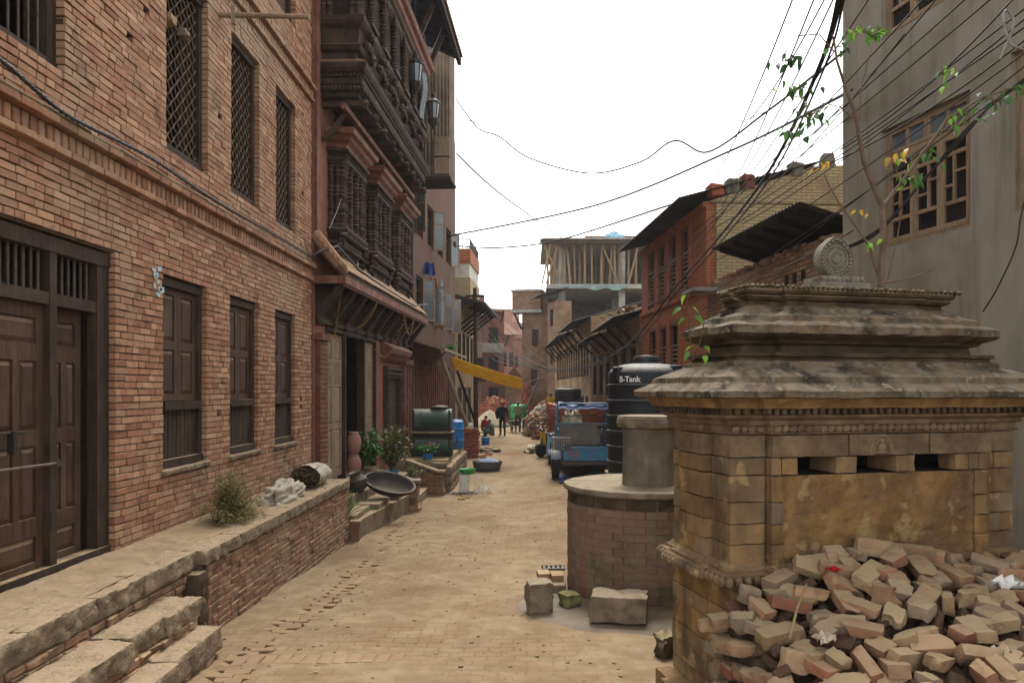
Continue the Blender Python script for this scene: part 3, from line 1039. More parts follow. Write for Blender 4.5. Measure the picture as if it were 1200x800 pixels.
# ------------------------------------------------------------------ stone shrine on the right
SW, SL, SR = 2.3, 1.0, radians(13.9)
SX, SY = 1.34, 4.84
sh = thing('stone_shrine', 'old stone tiered shrine with mossy stepped roof beside the rubble', 'shrine', (SX, SY, 0), SR)
def s2w(x, y, z=0.0):
    return Vector((SX + x * cos(SR) - y * sin(SR), SY + x * sin(SR) + y * cos(SR), z))
PLAN = [(0, .06, -1, -1), (.27, .06, -1, -1), (.27, 0, -1, -1), (SW - .27, 0, 1, -1), (SW - .27, .06, 1, -1), (SW, .06, 1, -1),
        (SW, SL - .06, 1, 1), (.0, SL - .06, -1, 1), (0, SL - .26, -1, 1), (-.05, SL - .26, -1, 1), (-.05, .32, -1, -1), (0, .32, -1, -1)]
BOX = [(0, 0, -1, -1), (SW, 0, 1, -1), (SW, SL, 1, 1), (0, SL, -1, 1)]
def ring(o, z, plan=PLAN, seg=None, jo=0.0, jz=0.0, sd=0.0, flare=0.0):
    P = [Vector((x + sx * o, y + sy * o, z)) for x, y, sx, sy in plan]
    out_ = []
    n = len(P)
    for i in range(n):
        a, b = P[i], P[(i + 1) % n]
        k = seg[i] if seg else 1
        nrm = Vector((b.y - a.y, a.x - b.x, 0))
        if nrm.length > 1e-6: nrm.normalize()
        for t in range(k):
            p = a.lerp(b, t / k)
            d = jo * nz(p.x * 4 + sd, p.y * 4, z * 3 + sd) + jo * .6 * nz(p.x * 13 + sd, p.y * 13, z * 5)
            p = p + nrm * d
            p.z += jz * nz(p.x * 5, p.y * 5 + sd, 3 + sd) + jz * .5 * nz(p.x * 14, p.y * 14 + sd, 1)
            if flare and t == 0:
                p.z += flare
            out_.append(p)
    return out_
def segs(plan, d=.07):
    n = len(plan)
    return [max(1, int(sqrt((plan[i][0] - plan[(i + 1) % n][0]) ** 2 + (plan[i][1] - plan[(i + 1) % n][1]) ** 2) / d)) for i in range(n)]
SG, SB = segs(PLAN), segs(BOX)
def tier(name, prof, matn, plan=PLAN, sg=SG, cap0=True, cap1=True, jo=.012, jz=.008):
    m = MB()
    m.loft([ring(o, z, plan, sg, jo, jz, 3.0 + i * .37) for i, (o, z) in enumerate(prof)], cap0=cap0, cap1=cap1)
    return m.build(name, matn, sh, smooth='crisp')

# masonry
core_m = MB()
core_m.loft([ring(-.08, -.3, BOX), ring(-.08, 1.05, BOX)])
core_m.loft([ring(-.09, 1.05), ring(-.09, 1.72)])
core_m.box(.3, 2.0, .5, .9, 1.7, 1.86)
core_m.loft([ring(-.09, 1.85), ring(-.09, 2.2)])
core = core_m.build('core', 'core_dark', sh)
def blocks_front(x0, x1, yf, z0, z1, cuts, th=.16, matn='stone_block', j=.006):
    xs = [x0] + cuts + [x1]
    for a, b in zip(xs, xs[1:]):
        m = MB()
        rock(m, ((a + b) / 2, yf + th / 2 + random.uniform(-.004, .006), (z0 + z1) / 2), (b - a - .003, th, z1 - z0 - .003), .007, 5, rnd=random.random(), rd=.04)
        m.build('stone', matn, core, smooth=True)
def blocks_left(y0, y1, xf, z0, z1, cuts, th=.16, matn='stone_block'):
    ys = [y0] + cuts + [y1]
    for a, b in zip(ys, ys[1:]):
        m = MB()
        rock(m, (xf + th / 2 + random.uniform(-.004, .006), (a + b) / 2, (z0 + z1) / 2), (th, b - a - .003, z1 - z0 - .003), .007, 5, rnd=random.random(), rd=.04)
        m.build('stone', matn, core, smooth=True)
ZC = [1.14, 1.27, 1.405, 1.55, 1.727]
for k, (a, b) in enumerate(zip(ZC, ZC[1:])):
    blocks_front(0, .265, .06, a, b, [])
    blocks_front(.27, .36, 0, a, b, [])
    blocks_front(1.895, 2.025, 0, a, b, [])
    blocks_front(2.035, 2.3, .06, a, b, [.14 + 2.035] if k % 2 else [])
    blocks_left(.07, .31, .0, a, b, [])
    blocks_left(.325, .735, -.05, a, b, [.5 + .12 * (k % 2)])
    blocks_left(.745, .93, 0, a, b, [])
# course with the three slots
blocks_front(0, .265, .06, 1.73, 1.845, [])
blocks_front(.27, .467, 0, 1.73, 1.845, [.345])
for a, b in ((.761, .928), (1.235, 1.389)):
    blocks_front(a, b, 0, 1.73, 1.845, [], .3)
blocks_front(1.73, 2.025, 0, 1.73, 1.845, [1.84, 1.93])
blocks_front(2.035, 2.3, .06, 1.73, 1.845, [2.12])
blocks_left(.07, .31, 0, 1.73, 1.845, [])
blocks_left(.325, .735, -.05, 1.73, 1.845, [.56])
blocks_left(.745, .93, 0, 1.73, 1.845, [])
# big plain panel
m = MB()
m.sheet(90, 44, lambda u, v: (.362 + u * 1.53, .014 + .018 * nz(u * 5, v * 3, 2) + .012 * nz(u * 16, v * 9, 6) + .006 * nz(u * 40, v * 22, 3) + .012 * max(0, v - .93) / .07 * (1 + nz(u * 11, 0, 1)), 1.145 + v * .578))
mat('stone_panel', lin('#846640'), lin('#664c2f'), 4, .93, .9, 14, .03, .15, c3=lin('#4f3f38'), c3scale=2.4, c3amt=.8, spots=(lin('#8f7a58'), 4.2, .57, .6), cont=True, streak=(lin('#46362a'), .5))
m.build('panel', 'stone_panel', sh, smooth='all')
# frieze slabs with a carved band
for (x0, x1, yf) in ((0, .265, .06), (.27, .85, -.012), (.855, 1.5, -.012), (1.505, 2.03, -.012), (2.04, 2.3, .06)):
    m = MB(); rock(m, ((x0 + x1) / 2, yf + .1, 1.922), (x1 - x0 - .004, .2, .147), .005, 5, rd=.04)
    m.build('frieze_slab', 'stone_carved', sh, smooth=True)
for (y0, y1, xf) in ((.07, .31, 0), (.325, .735, -.06), (.745, .93, 0)):
    m = MB(); rock(m, (xf + .09, (y0 + y1) / 2, 1.922), (.18, y1 - y0 - .004, .147), .005, 5, rd=.04)
    m.build('frieze_slab', 'stone_carved', sh, smooth=True)
# relief in the middle of the frieze
m = MB()
for k in range(25):
    a = pi * k / 24
    m.blob((1.11 + .085 * cos(a), -.014, 1.865 + .12 * sin(a)), (.011, .008, .011), 6, 4, .3, k)
    m.blob((1.11 + .065 * cos(a), -.014, 1.865 + .095 * sin(a)), (.008, .007, .008), 6, 4, .3, k)
m.blob((1.11, -.018, 1.9), (.032, .018, .035), 8, 6, .1, 1)
m.blob((1.11, -.02, 1.945), (.016, .014, .018), 8, 6, .1, 2)
m.blob((1.11, -.02, 1.868), (.055, .02, .014), 8, 6, .2, 3)
m.build('carved_figure', 'stone_carved', sh, smooth=True)
# scroll band, bead band and dentils
m = MB()
def band(fn, x0, x1, step, front=True):
    t = x0
    while t < x1:
        fn(t); t += step
for k in range(30):
    x = .3 + k * .058
    m.blob((x, -.028, 2.035 + .006 * (k % 2)), (.03, .014, .022), 6, 4, .4, k)
    m.tube([(x + .026 * cos(a), -.03, 2.035 + .02 * sin(a)) for a in [i * .9 for i in range(6)]], .006, 4)
for k in range(6):
    m.blob((-.062, .36 + k * .06, 2.035), (.014, .03, .022), 6, 4, .4, k)
for k in range(4):
    m.blob((.03 + k * .06, .035, 2.035), (.03, .016, .022), 6, 4, .4, k)
m.build('scroll_band', 'stone_carved', sh, smooth=True)
tier('molding', [(0, 2.0), (.014, 2.003), (.02, 2.012), (.008, 2.02), (.008, 2.058), (.03, 2.064), (.04, 2.08), (.03, 2.094), (.05, 2.1), (.075, 2.118), (.075, 2.13)], 'stone_carved', jo=.004, jz=.002)
m = MB()
def dent(plan, o, z0, z1, step, w_):
    P = [Vector((x + sx * o, y + sy * o, 0)) for x, y, sx, sy in plan]
    for a, b in zip(P, P[1:] + P[:1]):
        d = b - a
        if d.length < .12: continue
        n_ = int(d.length / step)
        nrm = Vector((d.y, -d.x, 0)).normalized()
        ang = atan2(d.y, d.x)
        for k in range(n_):
            p = a + d * ((k + .5) / n_) - nrm * .03
            m.cbox((p.x, p.y, (z0 + z1) / 2), (w_, .06, z1 - z0), Matrix.Rotation(ang, 3, 'Z'), None, .004, .003)
dent(PLAN, .105, 2.134, 2.172, .055, .03)
m.build('dentils', 'stone_dark', sh, kind='stuff')
tier('cornice', [(.06, 2.131), (.06, 2.174), (.12, 2.177), (.125, 2.19), (.135, 2.205), (.15, 2.225), (.165, 2.25)], 'stone_block', jo=.012, jz=.005)
tier('lower_roof', [(.16, 2.24), (.225, 2.246), (.235, 2.285), (.215, 2.298), (.17, 2.322), (.125, 2.346), (.12, 2.382), (.02, 2.428), (-.06, 2.462), (-.065, 2.488), (-.11, 2.5)], 'stone_roof', jo=.012, jz=.007)
tier('neck', [(-.105, 2.485), (-.105, 2.52), (-.085, 2.525), (-.083, 2.55), (-.19, 2.556), (-.2, 2.61), (-.16, 2.615), (-.14, 2.64), (-.08, 2.665), (-.055, 2.685)], 'stone_dark', jo=.01, jz=.006)
tier('upper_roof', [(-.13, 2.675), (-.06, 2.68), (-.055, 2.735), (-.11, 2.758), (-.15, 2.775), (-.155, 2.808), (-.2, 2.83), (-.25, 2.85), (-.255, 2.872), (-.32, 2.9)], 'stone_roof', jo=.012, jz=.007)
tier('top_cornice', [(-.33, 2.88), (-.33, 2.93), (-.3, 2.94), (-.28, 2.962), (-.295, 2.975), (-.27, 2.98), (-.26, 3.0), (-.27, 3.02), (-.36, 3.035)], 'stone_dark', jo=.006, jz=.004)
m = MB()
P = [Vector((x - sx * .205, y - sy * .205, 3.02)) for x, y, sx, sy in BOX]
P = [Vector((x + sx * (-.265), y + sy * (-.265), 3.022)) for x, y, sx, sy in BOX]
for a, b in zip(P, P[1:] + P[:1]):
    n_ = int((b - a).length / .04)
    for k in range(n_):
        p = a.lerp(b, (k + .5) / n_)
        m.blob(p, (.017, .017, .016), 6, 4, .3, k)
m.build('bead_row', 'stone_dark', sh, smooth=True)
# upturned corner stones of the eave
m = MB()
for x, y in ((-.2, -.13), (.06, -.15), (-.2, .14)):
    m.loft([[(x, y, 2.26), (x + .1, y - .02, 2.26), (x + .1, y + .09, 2.26), (x, y + .09, 2.26)], [(x + .045, y, 2.33), (x + .055, y, 2.33), (x + .055, y + .05, 2.33), (x + .045, y + .05, 2.33)]])
m.build('corner_stone', 'stone_roof', sh)
# finial
m = MB()
rock(m, (1.14, .55, 3.06), (.43, .3, .07), .006, 5, rd=.08)
rock(m, (1.14, .55, 3.115), (.36, .24, .06), .006, 5, rd=.08)
for k in range(9):
    m.blob((.98 + k * .04, .425, 3.115), (.018, .014, .022), 6, 4, .3, k)
m.build('finial_base', 'stone_grey', sh, smooth=True)
m = MB()
def disc_pt(a, r):
    # round disc drawn up to a point at the top
    e = max(0, sin(a)) ** 6
    return (r * cos(a) * (1 - .25 * e), r * sin(a) * (1 + .22 * e))
N_ = 40
rings = []
for (r, y) in ((.125, -.03), (.143, -.045), (.143, .045), (.125, .05)):
    rings.append([(1.14 + disc_pt(2 * pi * k / N_, r)[0], .55 + y, 3.285 + disc_pt(2 * pi * k / N_, r)[1]) for k in range(N_)])
m.loft([list(reversed(r)) for r in rings])
m.build('finial_disc', 'stone_grey', sh, smooth=True)
m = MB()
for k in range(26):
    a = 2 * pi * k / 26
    x, z = disc_pt(a, .122)
    m.blob((1.14 + x, .51, 3.285 + z), (.013, .012, .013), 6, 4, .2, k)
for s_ in (0, pi / 4):
    m.tube([(1.14 + .078 * cos(s_ + k * pi / 2), .517, 3.285 + .078 * sin(s_ + k * pi / 2)) for k in range(5)], .007, 5)
m.tube([(1.14 + .1 * cos(k * pi / 12), .517, 3.285 + .1 * sin(k * pi / 12)) for k in range(25)], .006, 5)
m.tube([(1.14 + .028 * cos(k * pi / 8 + pi), .514, 3.285 + .028 * sin(k * pi / 8 + pi)) for k in range(9)], .008, 5)
m.build('finial_relief', 'stone_grey', sh, smooth=True)
# petal ledge and lower stage
tier('ledge', [(.0, 1.03), (.05, 1.045), (.075, 1.06), (.085, 1.085), (.05, 1.095), (.05, 1.11), (.025, 1.12), (.0, 1.145)], 'stone_block', jo=.008, jz=.004)
m = MB()
P = [Vector((x + sx * .085, y + sy * .085, 1.05)) for x, y, sx, sy in PLAN]
for a, b in zip(P, P[1:] + P[:1]):
    d = b - a
    n_ = max(1, int(d.length / .055))
    for k in range(n_):
        p = a + d * ((k + .5) / n_)
        m.blob(p, (.03, .03, .034), 8, 5, .15, k)
m.build('petal_row', 'stone_block', sh, smooth=True)
z = -.2
k = 0
while z < 1.0:
    h = min(.12 + .03 * ((k * 7) % 3), 1.03 - z)
    blocks_left(.05, .98, .015, z, z + h, [.4 + .25 * (k % 2)], .12)
    blocks_front(.02, 2.26, .035, z, z + h, [.7 + .2 * (k % 2), 1.5], .12)
    z += h
    k += 1
tier('plinth', [(.1, -.2), (.1, .12), (.06, .14), (.02, .15)], 'stone_block')
# back and right faces
m = MB()
m.box(.2, SW - .01, SL - .2, SL - .04, -.2, 2.0); m.box(SW - .2, SW - .01, .2, SL - .2, -.2, 2.0)
m.build('back_wall', 'stone_dark', sh)

# ------------------------------------------------------------------ heap of broken bricks
def Tp(x):
    K = [(-.3, .86), (-.1, .94), (.2, 1.04), (.55, 1.17), (.95, 1.25), (1.3, 1.19), (1.7, 1.1), (2.2, 1.12), (3.4, 1.0), (4.5, .3)]
    for (a, za), (b, zb) in zip(K, K[1:]):
        if x <= b: return za + (zb - za) * max(0, (x - a) / (b - a))
    return K[-1][1]
def Hp(x, y):
    return Tp(x) - .44 * max(0, -y - .12) - .5 * max(0, -y - 1.5) + .05 * nz(x * 3, y * 3, 5)
protos = []
mat('rubble_dirt_shade', lin('#4f4232'), lin('#382e23'), 12, .95, .8, 40, .02, .1, var=.6, varc=lin('#5c4234'))  # crumbled earth, its colour darkened for shade between the bricks
for k in range(18):
    m = MB()
    ln = .235 if k < 8 else random.uniform(.11, .17)
    rock(m, (0, 0, 0), (ln, .112, .066 + .006 * (k % 3)), .006 if k < 8 else .011, 4, rd=.11, seed=k * 3.3)
    for q in range(3):      # knocked-off corners
        cn = Vector((random.choice((-1, 1)) * ln / 2, random.choice((-1, 1)) * .056, random.choice((-1, 1)) * .035)); rr_ = random.uniform(.03, .065)
        for i, v in enumerate(m.v):
            d_ = (Vector(v) - cn).length
            if d_ < rr_: m.v[i] = tuple(Vector(v) * (1 - .15 * (1 - d_ / rr_)) )
    if k >= 8 or k % 3 == 0:    # break one end
        for i, v in enumerate(m.v):
            if v[0] > ln * .25:
                f = (v[0] - ln * .25) / (ln * .25)
                m.v[i] = (v[0] - f * (.03 + .05 * nz(v[1] * 14, v[2] * 14, k)), v[1] * (1 - .25 * f * random.random()), v[2] * (1 - .2 * f * random.random()))
    m.r = [random.random()] * len(m.r)
    protos.append(m.mesh('broken_brick', 'brick_rubble', True))
extra = []
for q in range(4):
    for k in (1, 4, 6, 9, 12, 15):
        me = protos[k].copy()
        me.attributes['rnd'].data.foreach_set('value', [random.random()] * len(me.polygons))
        extra.append(me)
protos += extra
pts = []
tries = 0
while len(pts) < 240 and tries < 30000:
    tries += 1
    x, y = random.uniform(-.12, 2.75), random.uniform(-1.75, -.05)
    md = .108 if len(pts) < 200 else .08
    if all((x - a) ** 2 + ((y - b) * 1.1) ** 2 > md ** 2 for a, b in pts):
        pts.append((x, y))
nbr = 0
LBL = 'loose broken brick in the tall heap against the shrine'
def put_brick(p, R):
    global nbr
    o = link('broken_brick', random.choice(protos), None)
    o.matrix_world = Matrix.Translation(p) @ R.to_4x4() @ Matrix.Scale(random.uniform(.94, 1.12), 4)
    tag(o, LBL, 'brick', 'loose bricks heaped in front of the shrine')
    nbr += 1
for x, y in pts:
    z = Hp(x, y)
    sl = .4 * random.uniform(.2, 1.3)
    yaw = random.choice([random.uniform(-.5, .5), random.uniform(0, 2 * pi)])
    R = Matrix.Rotation(SR, 3, 'Z') @ Matrix.Rotation(sl * .8 + random.gauss(0, .17), 3, 'X') @ Matrix.Rotation(random.gauss(0, .18), 3, 'Y') @ Matrix.Rotation(yaw, 3, 'Z')
    if random.random() < .22:
        R = R @ Matrix.Rotation(pi / 2 * random.choice([-1, 1]) + random.gauss(0, .3), 3, 'X')
    put_brick(s2w(x, y, z + random.uniform(-.03, .02)), R)
for row in range(9):
    for q in range(7):
        y = -.1 - q * .235 + (row % 2) * .1
        zt = Hp(-.1, y) - .1 - row * .072
        if zt < gz(*s2w(-.1, y)[:2]) + .03: continue
        put_brick(s2w(-.13 + random.uniform(-.025, .02), y, zt), Matrix.Rotation(SR + pi / 2 * random.choice([0, 1]) + random.gauss(0, .15), 3, 'Z') @ Matrix.Rotation(random.gauss(0, .09), 3, 'X') @ Matrix.Rotation(random.gauss(0, .09), 3, 'Y'))
m = MB()
def heap_pt(u, v):
    x, y = -.08 + u * 4.2, -2.6 + v * 2.6
    p = s2w(x, y)
    z = Hp(x, y) - .16 + .04 * nz(x * 8, y * 8)
    return (p.x, p.y, max(z, gz(p.x, p.y) - .05))
nu, nv = 60, 36
m.sheet(nu, nv, heap_pt)
edge = [m.v[j * (nu + 1)] for j in range(nv + 1)]
m.add(edge + [(a, b, gz(a, b) - .1) for a, b, c in edge], [(i, i + 1, nv + 2 + i, nv + 1 + i) for i in range(nv)])
for k in range(900):
    x, y = random.uniform(-.05, 2.8), random.uniform(-1.75, -.03)
    p = s2w(x, y, Hp(x, y) - random.uniform(.06, .16))
    R = Euler((random.uniform(-1, 1), random.uniform(-.8, .8), random.uniform(0, 6))).to_matrix()
    sz_ = (.2, .1, .06) if random.random() < .25 else (random.uniform(.05, .14), random.uniform(.04, .1), random.uniform(.03, .07))
    m.cbox(p, sz_, R, random.random(), .012, .008)
hp = m.build('rubble_core', 'rubble_dirt_shade')
hp['kind'] = 'stuff'; tag(hp, 'crumbled brick earth inside the heap, darkened to shade the gaps', 'rubble')
# litter in the heap
def crumple(name, p, size, matn, label, cat, seed):
    m = MB()
    s1, s2 = size
    m.sheet(8, 8, lambda u, v: ((u - .5) * s1 + .2 * s1 * nz(u * 4, v * 4, seed), (v - .5) * s2 + .2 * s2 * nz(u * 4, v * 4, seed + 3), .45 * s2 * nz(u * 5, v * 5, seed + 6) + .2 * s2 * nz(u * 12, v * 12, seed)))
    o = m.build(name, matn, smooth=True)
    o.location = p
    o.rotation_euler = (random.uniform(-.4, .4), random.uniform(-.4, .4), random.uniform(0, 6))
    return tag(o, label, cat)
mat('plastic_red', lin('#a8161c'), lin('#8c1218'), 9, .45, .1)
mat('plastic_clear', lin('#b9b6ad'), lin('#d0cec6'), 9, .35, .2, 30, .01, .5)
mat('cloth_white', lin('#b3a792'), lin('#9a8d77'), 9, .9, .3, 30, .01, .2)
crumple('plastic_scrap', s2w(.52, -.3, 1.17), (.08, .07), 'plastic_red', 'crumpled red plastic scrap on top of the brick heap', 'litter', 1)
crumple('plastic_bag', s2w(1.75, -.45, 1.04), (.25, .16), 'plastic_clear', 'crumpled clear plastic bag high on the right of the heap', 'litter', 2)
crumple('paper_scrap', s2w(.2, -.65, .88), (.1, .09), 'cloth_white', 'crumpled pale paper scrap low on the left of the heap', 'litter', 3)
crumple('rag', s2w(1.05, -1.05, .86), (.13, .1), 'cloth_white', 'knotted pale rag in the lower middle of the heap', 'litter', 4)
m = MB()
m.tube([s2w(.0, -.62, .88), s2w(.14, -.48, 1.0), s2w(.3, -.34, 1.1)], [.009, .008, .006], 6)
tag(m.build('stick', 'wood_raw', smooth=True), 'dry stick lying across the left of the brick heap', 'stick')
m = MB()
m.tube([s2w(1.32, -.2, 1.2), s2w(1.5, -.15, 1.2), s2w(1.66, -.18, 1.1)], .007, 5)
tag(m.build('reed', 'wood_raw', smooth=True), 'thin dry reed at the top right of the brick heap', 'stick')

# ------------------------------------------------------------------ round well
mat('stone_flat', lin('#7f7260'), lin('#625746'), 6, .93, .6, 26, .016, .15, c3=lin('#453e30'), c3scale=3, c3amt=.7, dust=lin('#8a7e69'), dustamt=.7)
WX, WY, WR = 1.41, 9.1, .93
wb = gz(WX, WY - .9) - .02
wl = thing('round_well', 'round brick well with cracked concrete cover and faded red smears', 'well', (WX, WY, wb))
m = MB(); m.lathe([(WR - .004, -.2), (WR - .004, 1.14 - wb)], n=72)
wc = m.build('core', 'brick_well', wl)
m0 = MB()
rows_ = 13
hh = (.95 - wb) / rows_
for r in range(rows_):
    n_ = 24
    for k in range(n_):
        a = 2 * pi * (k + .5 * (r % 2)) / n_ + random.uniform(-.01, .01)
        front = sin(a) < .12
        mb = MB() if front else m0
        rr = WR + random.gauss(0, .002) - .05
        mb.cbox((rr * cos(a), rr * sin(a), (r + .5) * hh), (.11, 2 * pi * WR / n_ - .001, hh - .002), Matrix.Rotation(a, 3, 'Z'), random.random(), .002, .001)
        if front: mb.build('brick', 'brick_well', wc)
m0.build('bricks', 'brick_well', wc, kind='stuff')
m = MB()
for k in range(16):
    a0, a1 = 2 * pi * k / 16 + .01, 2 * pi * (k + 1) / 16 - .01
    P = []
    for z in (.955 - wb, 1.075 - wb):
        P.append([(WR + .006) * Vector((cos(a0 + (a1 - a0) * i / 4), sin(a0 + (a1 - a0) * i / 4), 0)) + Vector((0, 0, z)) for i in range(5)] + [(WR - .1) * Vector((cos(a1 - (a1 - a0) * i / 4), sin(a1 - (a1 - a0) * i / 4), 0)) + Vector((0, 0, z)) for i in range(5)])
    m.loft(P)
m.build('stone_band', 'stone_dark', wl)
m = MB()
def cov(a):
    return .985 + .012 * nz(3 * cos(a), 3 * sin(a), 1) + .01 * nz(9 * cos(a), 9 * sin(a), 2)
N_ = 72
z0_, z1_ = 1.085 - wb, 1.165 - wb
prof = [(-.06, z0_), (-.005, z0_ + .012), (0, z0_ + .04), (-.012, z1_ - .008), (-.05, z1_)]
m.loft([[( (cov(2 * pi * k / N_) + o) * cos(2 * pi * k / N_), (cov(2 * pi * k / N_) + o) * sin(2 * pi * k / N_), z + .006 * nz(k * .3, z * 9)) for k in range(N_)] for o, z in prof])
m.build('cover', 'stone_flat', wl, smooth=True)
m = MB()   # crack across the cover
pts_ = [(-.95 + .19 * i, .12 + .05 * nz(i * .9, 2) + .03 * i * .3) for i in range(9)]
m.add([(x, y - .008, z1_ + .004) for x, y in pts_] + [(x, y + .008, z1_ + .004) for x, y in pts_], [(i, i + 1, 10 + i, 9 + i) for i in range(8)])
m.build('crack', 'core_dark', wl)
dx, dy = .02, -.2
m = MB()
m.lathe([(.315, 1.15 - wb), (.31, 1.3 - wb), (.305, 1.6 - wb), (.31, 1.86 - wb)], (dx, dy, 0), 32)
m.build('shaft', 'concrete', wl, smooth=True)
m = MB()
for i, (r, z) in enumerate([(.33, 1.84), (.375, 1.86), (.385, 1.9), (.375, 1.96), (.36, 1.985)]):
    pass
m.loft([[(dx + (r + .012 * nz(5 * cos(2 * pi * k / 40), 5 * sin(2 * pi * k / 40), z * 8) + .008 * nz(k * 1.7, z * 20)) * cos(2 * pi * k / 40), dy + (r + .012 * nz(5 * cos(2 * pi * k / 40), 5 * sin(2 * pi * k / 40), z * 8) + .008 * nz(k * 1.7, z * 20)) * sin(2 * pi * k / 40), z - wb) for k in range(40)]
        for r, z in ((.33, 1.84), (.37, 1.855), (.38, 1.9), (.375, 1.95), (.36, 1.985), (.31, 1.99))])
m.build('shaft_cap', 'stone_flat', wl)
# wet concrete apron
ap = MB()
N_ = 60
cx_, cy_ = 1.15, 8.45
def apr(a):
    return Vector((1.32 * cos(a), (1.25 if sin(a) < 0 else .9) * sin(a))) * (1 + .07 * nz(2 * cos(a), 2 * sin(a), 3) + .04 * nz(7 * cos(a), 7 * sin(a), 4))
rg = []
for f, dz in ((1.0, -.05), (.99, .006), (.95, .026), (.6, .04), (.2, .045)):
    rg.append([(cx_ + apr(2 * pi * k / N_).x * f, cy_ + apr(2 * pi * k / N_).y * f, gz(cx_, cy_ + apr(2 * pi * k / N_).y * f) + dz) for k in range(N_)])
ap.loft(rg, cap0=False)
apo = ap.build('well_apron', 'concrete_wet', smooth=True)
tag(apo, 'cracked damp concrete apron round the foot of the well', 'apron')
def stone(px, py, size, rz, matn, label, dz=0.0, amp=.03, Y=None, name='stone_block'):
    p = ground(px, py)
    m = MB(); rock(m, (0, 0, 0), size, amp, 5, rd=.12, seed=px * .1)
    o = m.build(name, matn, smooth=True)
    o.location = (p.x, p.y + size[1] * .4, p.z + size[2] / 2 + dz)
    o.rotation_euler = (0, 0, rz)
    return tag(o, label, 'stone')
mat('stone_moss', lin('#6f6a48'), lin('#5a5a30'), 6, .93, .6, 26, .016, .15, c3=lin('#7f7a4a'), c3scale=3, c3amt=.7, dust=lin('#8f8660'), dustamt=.5)
stone(728, 736, (.58, .36, .27), -.2, 'stone_flat', 'squared stone block lying in front of the well', .05)
stone(632, 722, (.27, .24, .37), .15, 'stone_flat', 'upright worn stone at the left edge of the well apron', -.02, .045)
stone(668, 716, (.2, .2, .14), .5, 'stone_moss', 'small mossy green stone beside the well', .04, .03)
stone(783, 772, (.18, .15, .2), .5, 'stone_dark', 'dark rough stone wedged at the shrine foot', .0, .05)
for i, (px, py) in enumerate(((637, 693), (653, 695))):
    p = ground(px, py)
    m = MB(); rock(m, (0, 0, 0), (.15, .24, .075), .008, 2, rd=.1)
    o = m.build('paving_brick', 'brick_rubble', smooth=True); o.location = (p.x, p.y + .15, p.z + .17 - .0); o.rotation_euler = (0, 0, .1)
    tag(o, 'brick on the small ledge left of the well, %s one' % ('outer' if i == 0 else 'inner'), 'brick')
p = ground(645, 700)
m = MB(); rock(m, (p.x - .02, p.y + .28, p.z + .06), (.42, .4, .13), .02, 4)
tag(m.build('ledge_slab', 'stone_slab', smooth=True), 'low stone ledge carrying two bricks left of the well', 'ledge')
p = ground(648, 667)
gr = thing('drain_grate', 'small iron drain grate set in the paving beside the well', 'grate', p)
for k in range(5):
    m = MB(); m.box(-.14 + k * .065, -.105 + k * .065, -.08, .1, .012, .03); m.build('bar', 'iron', gr)
for s_ in (-.09, .1):
    m = MB(); m.box(-.16, .17, s_ - .012, s_ + .012, .002, .034); m.build('rim', 'iron_dark', gr)
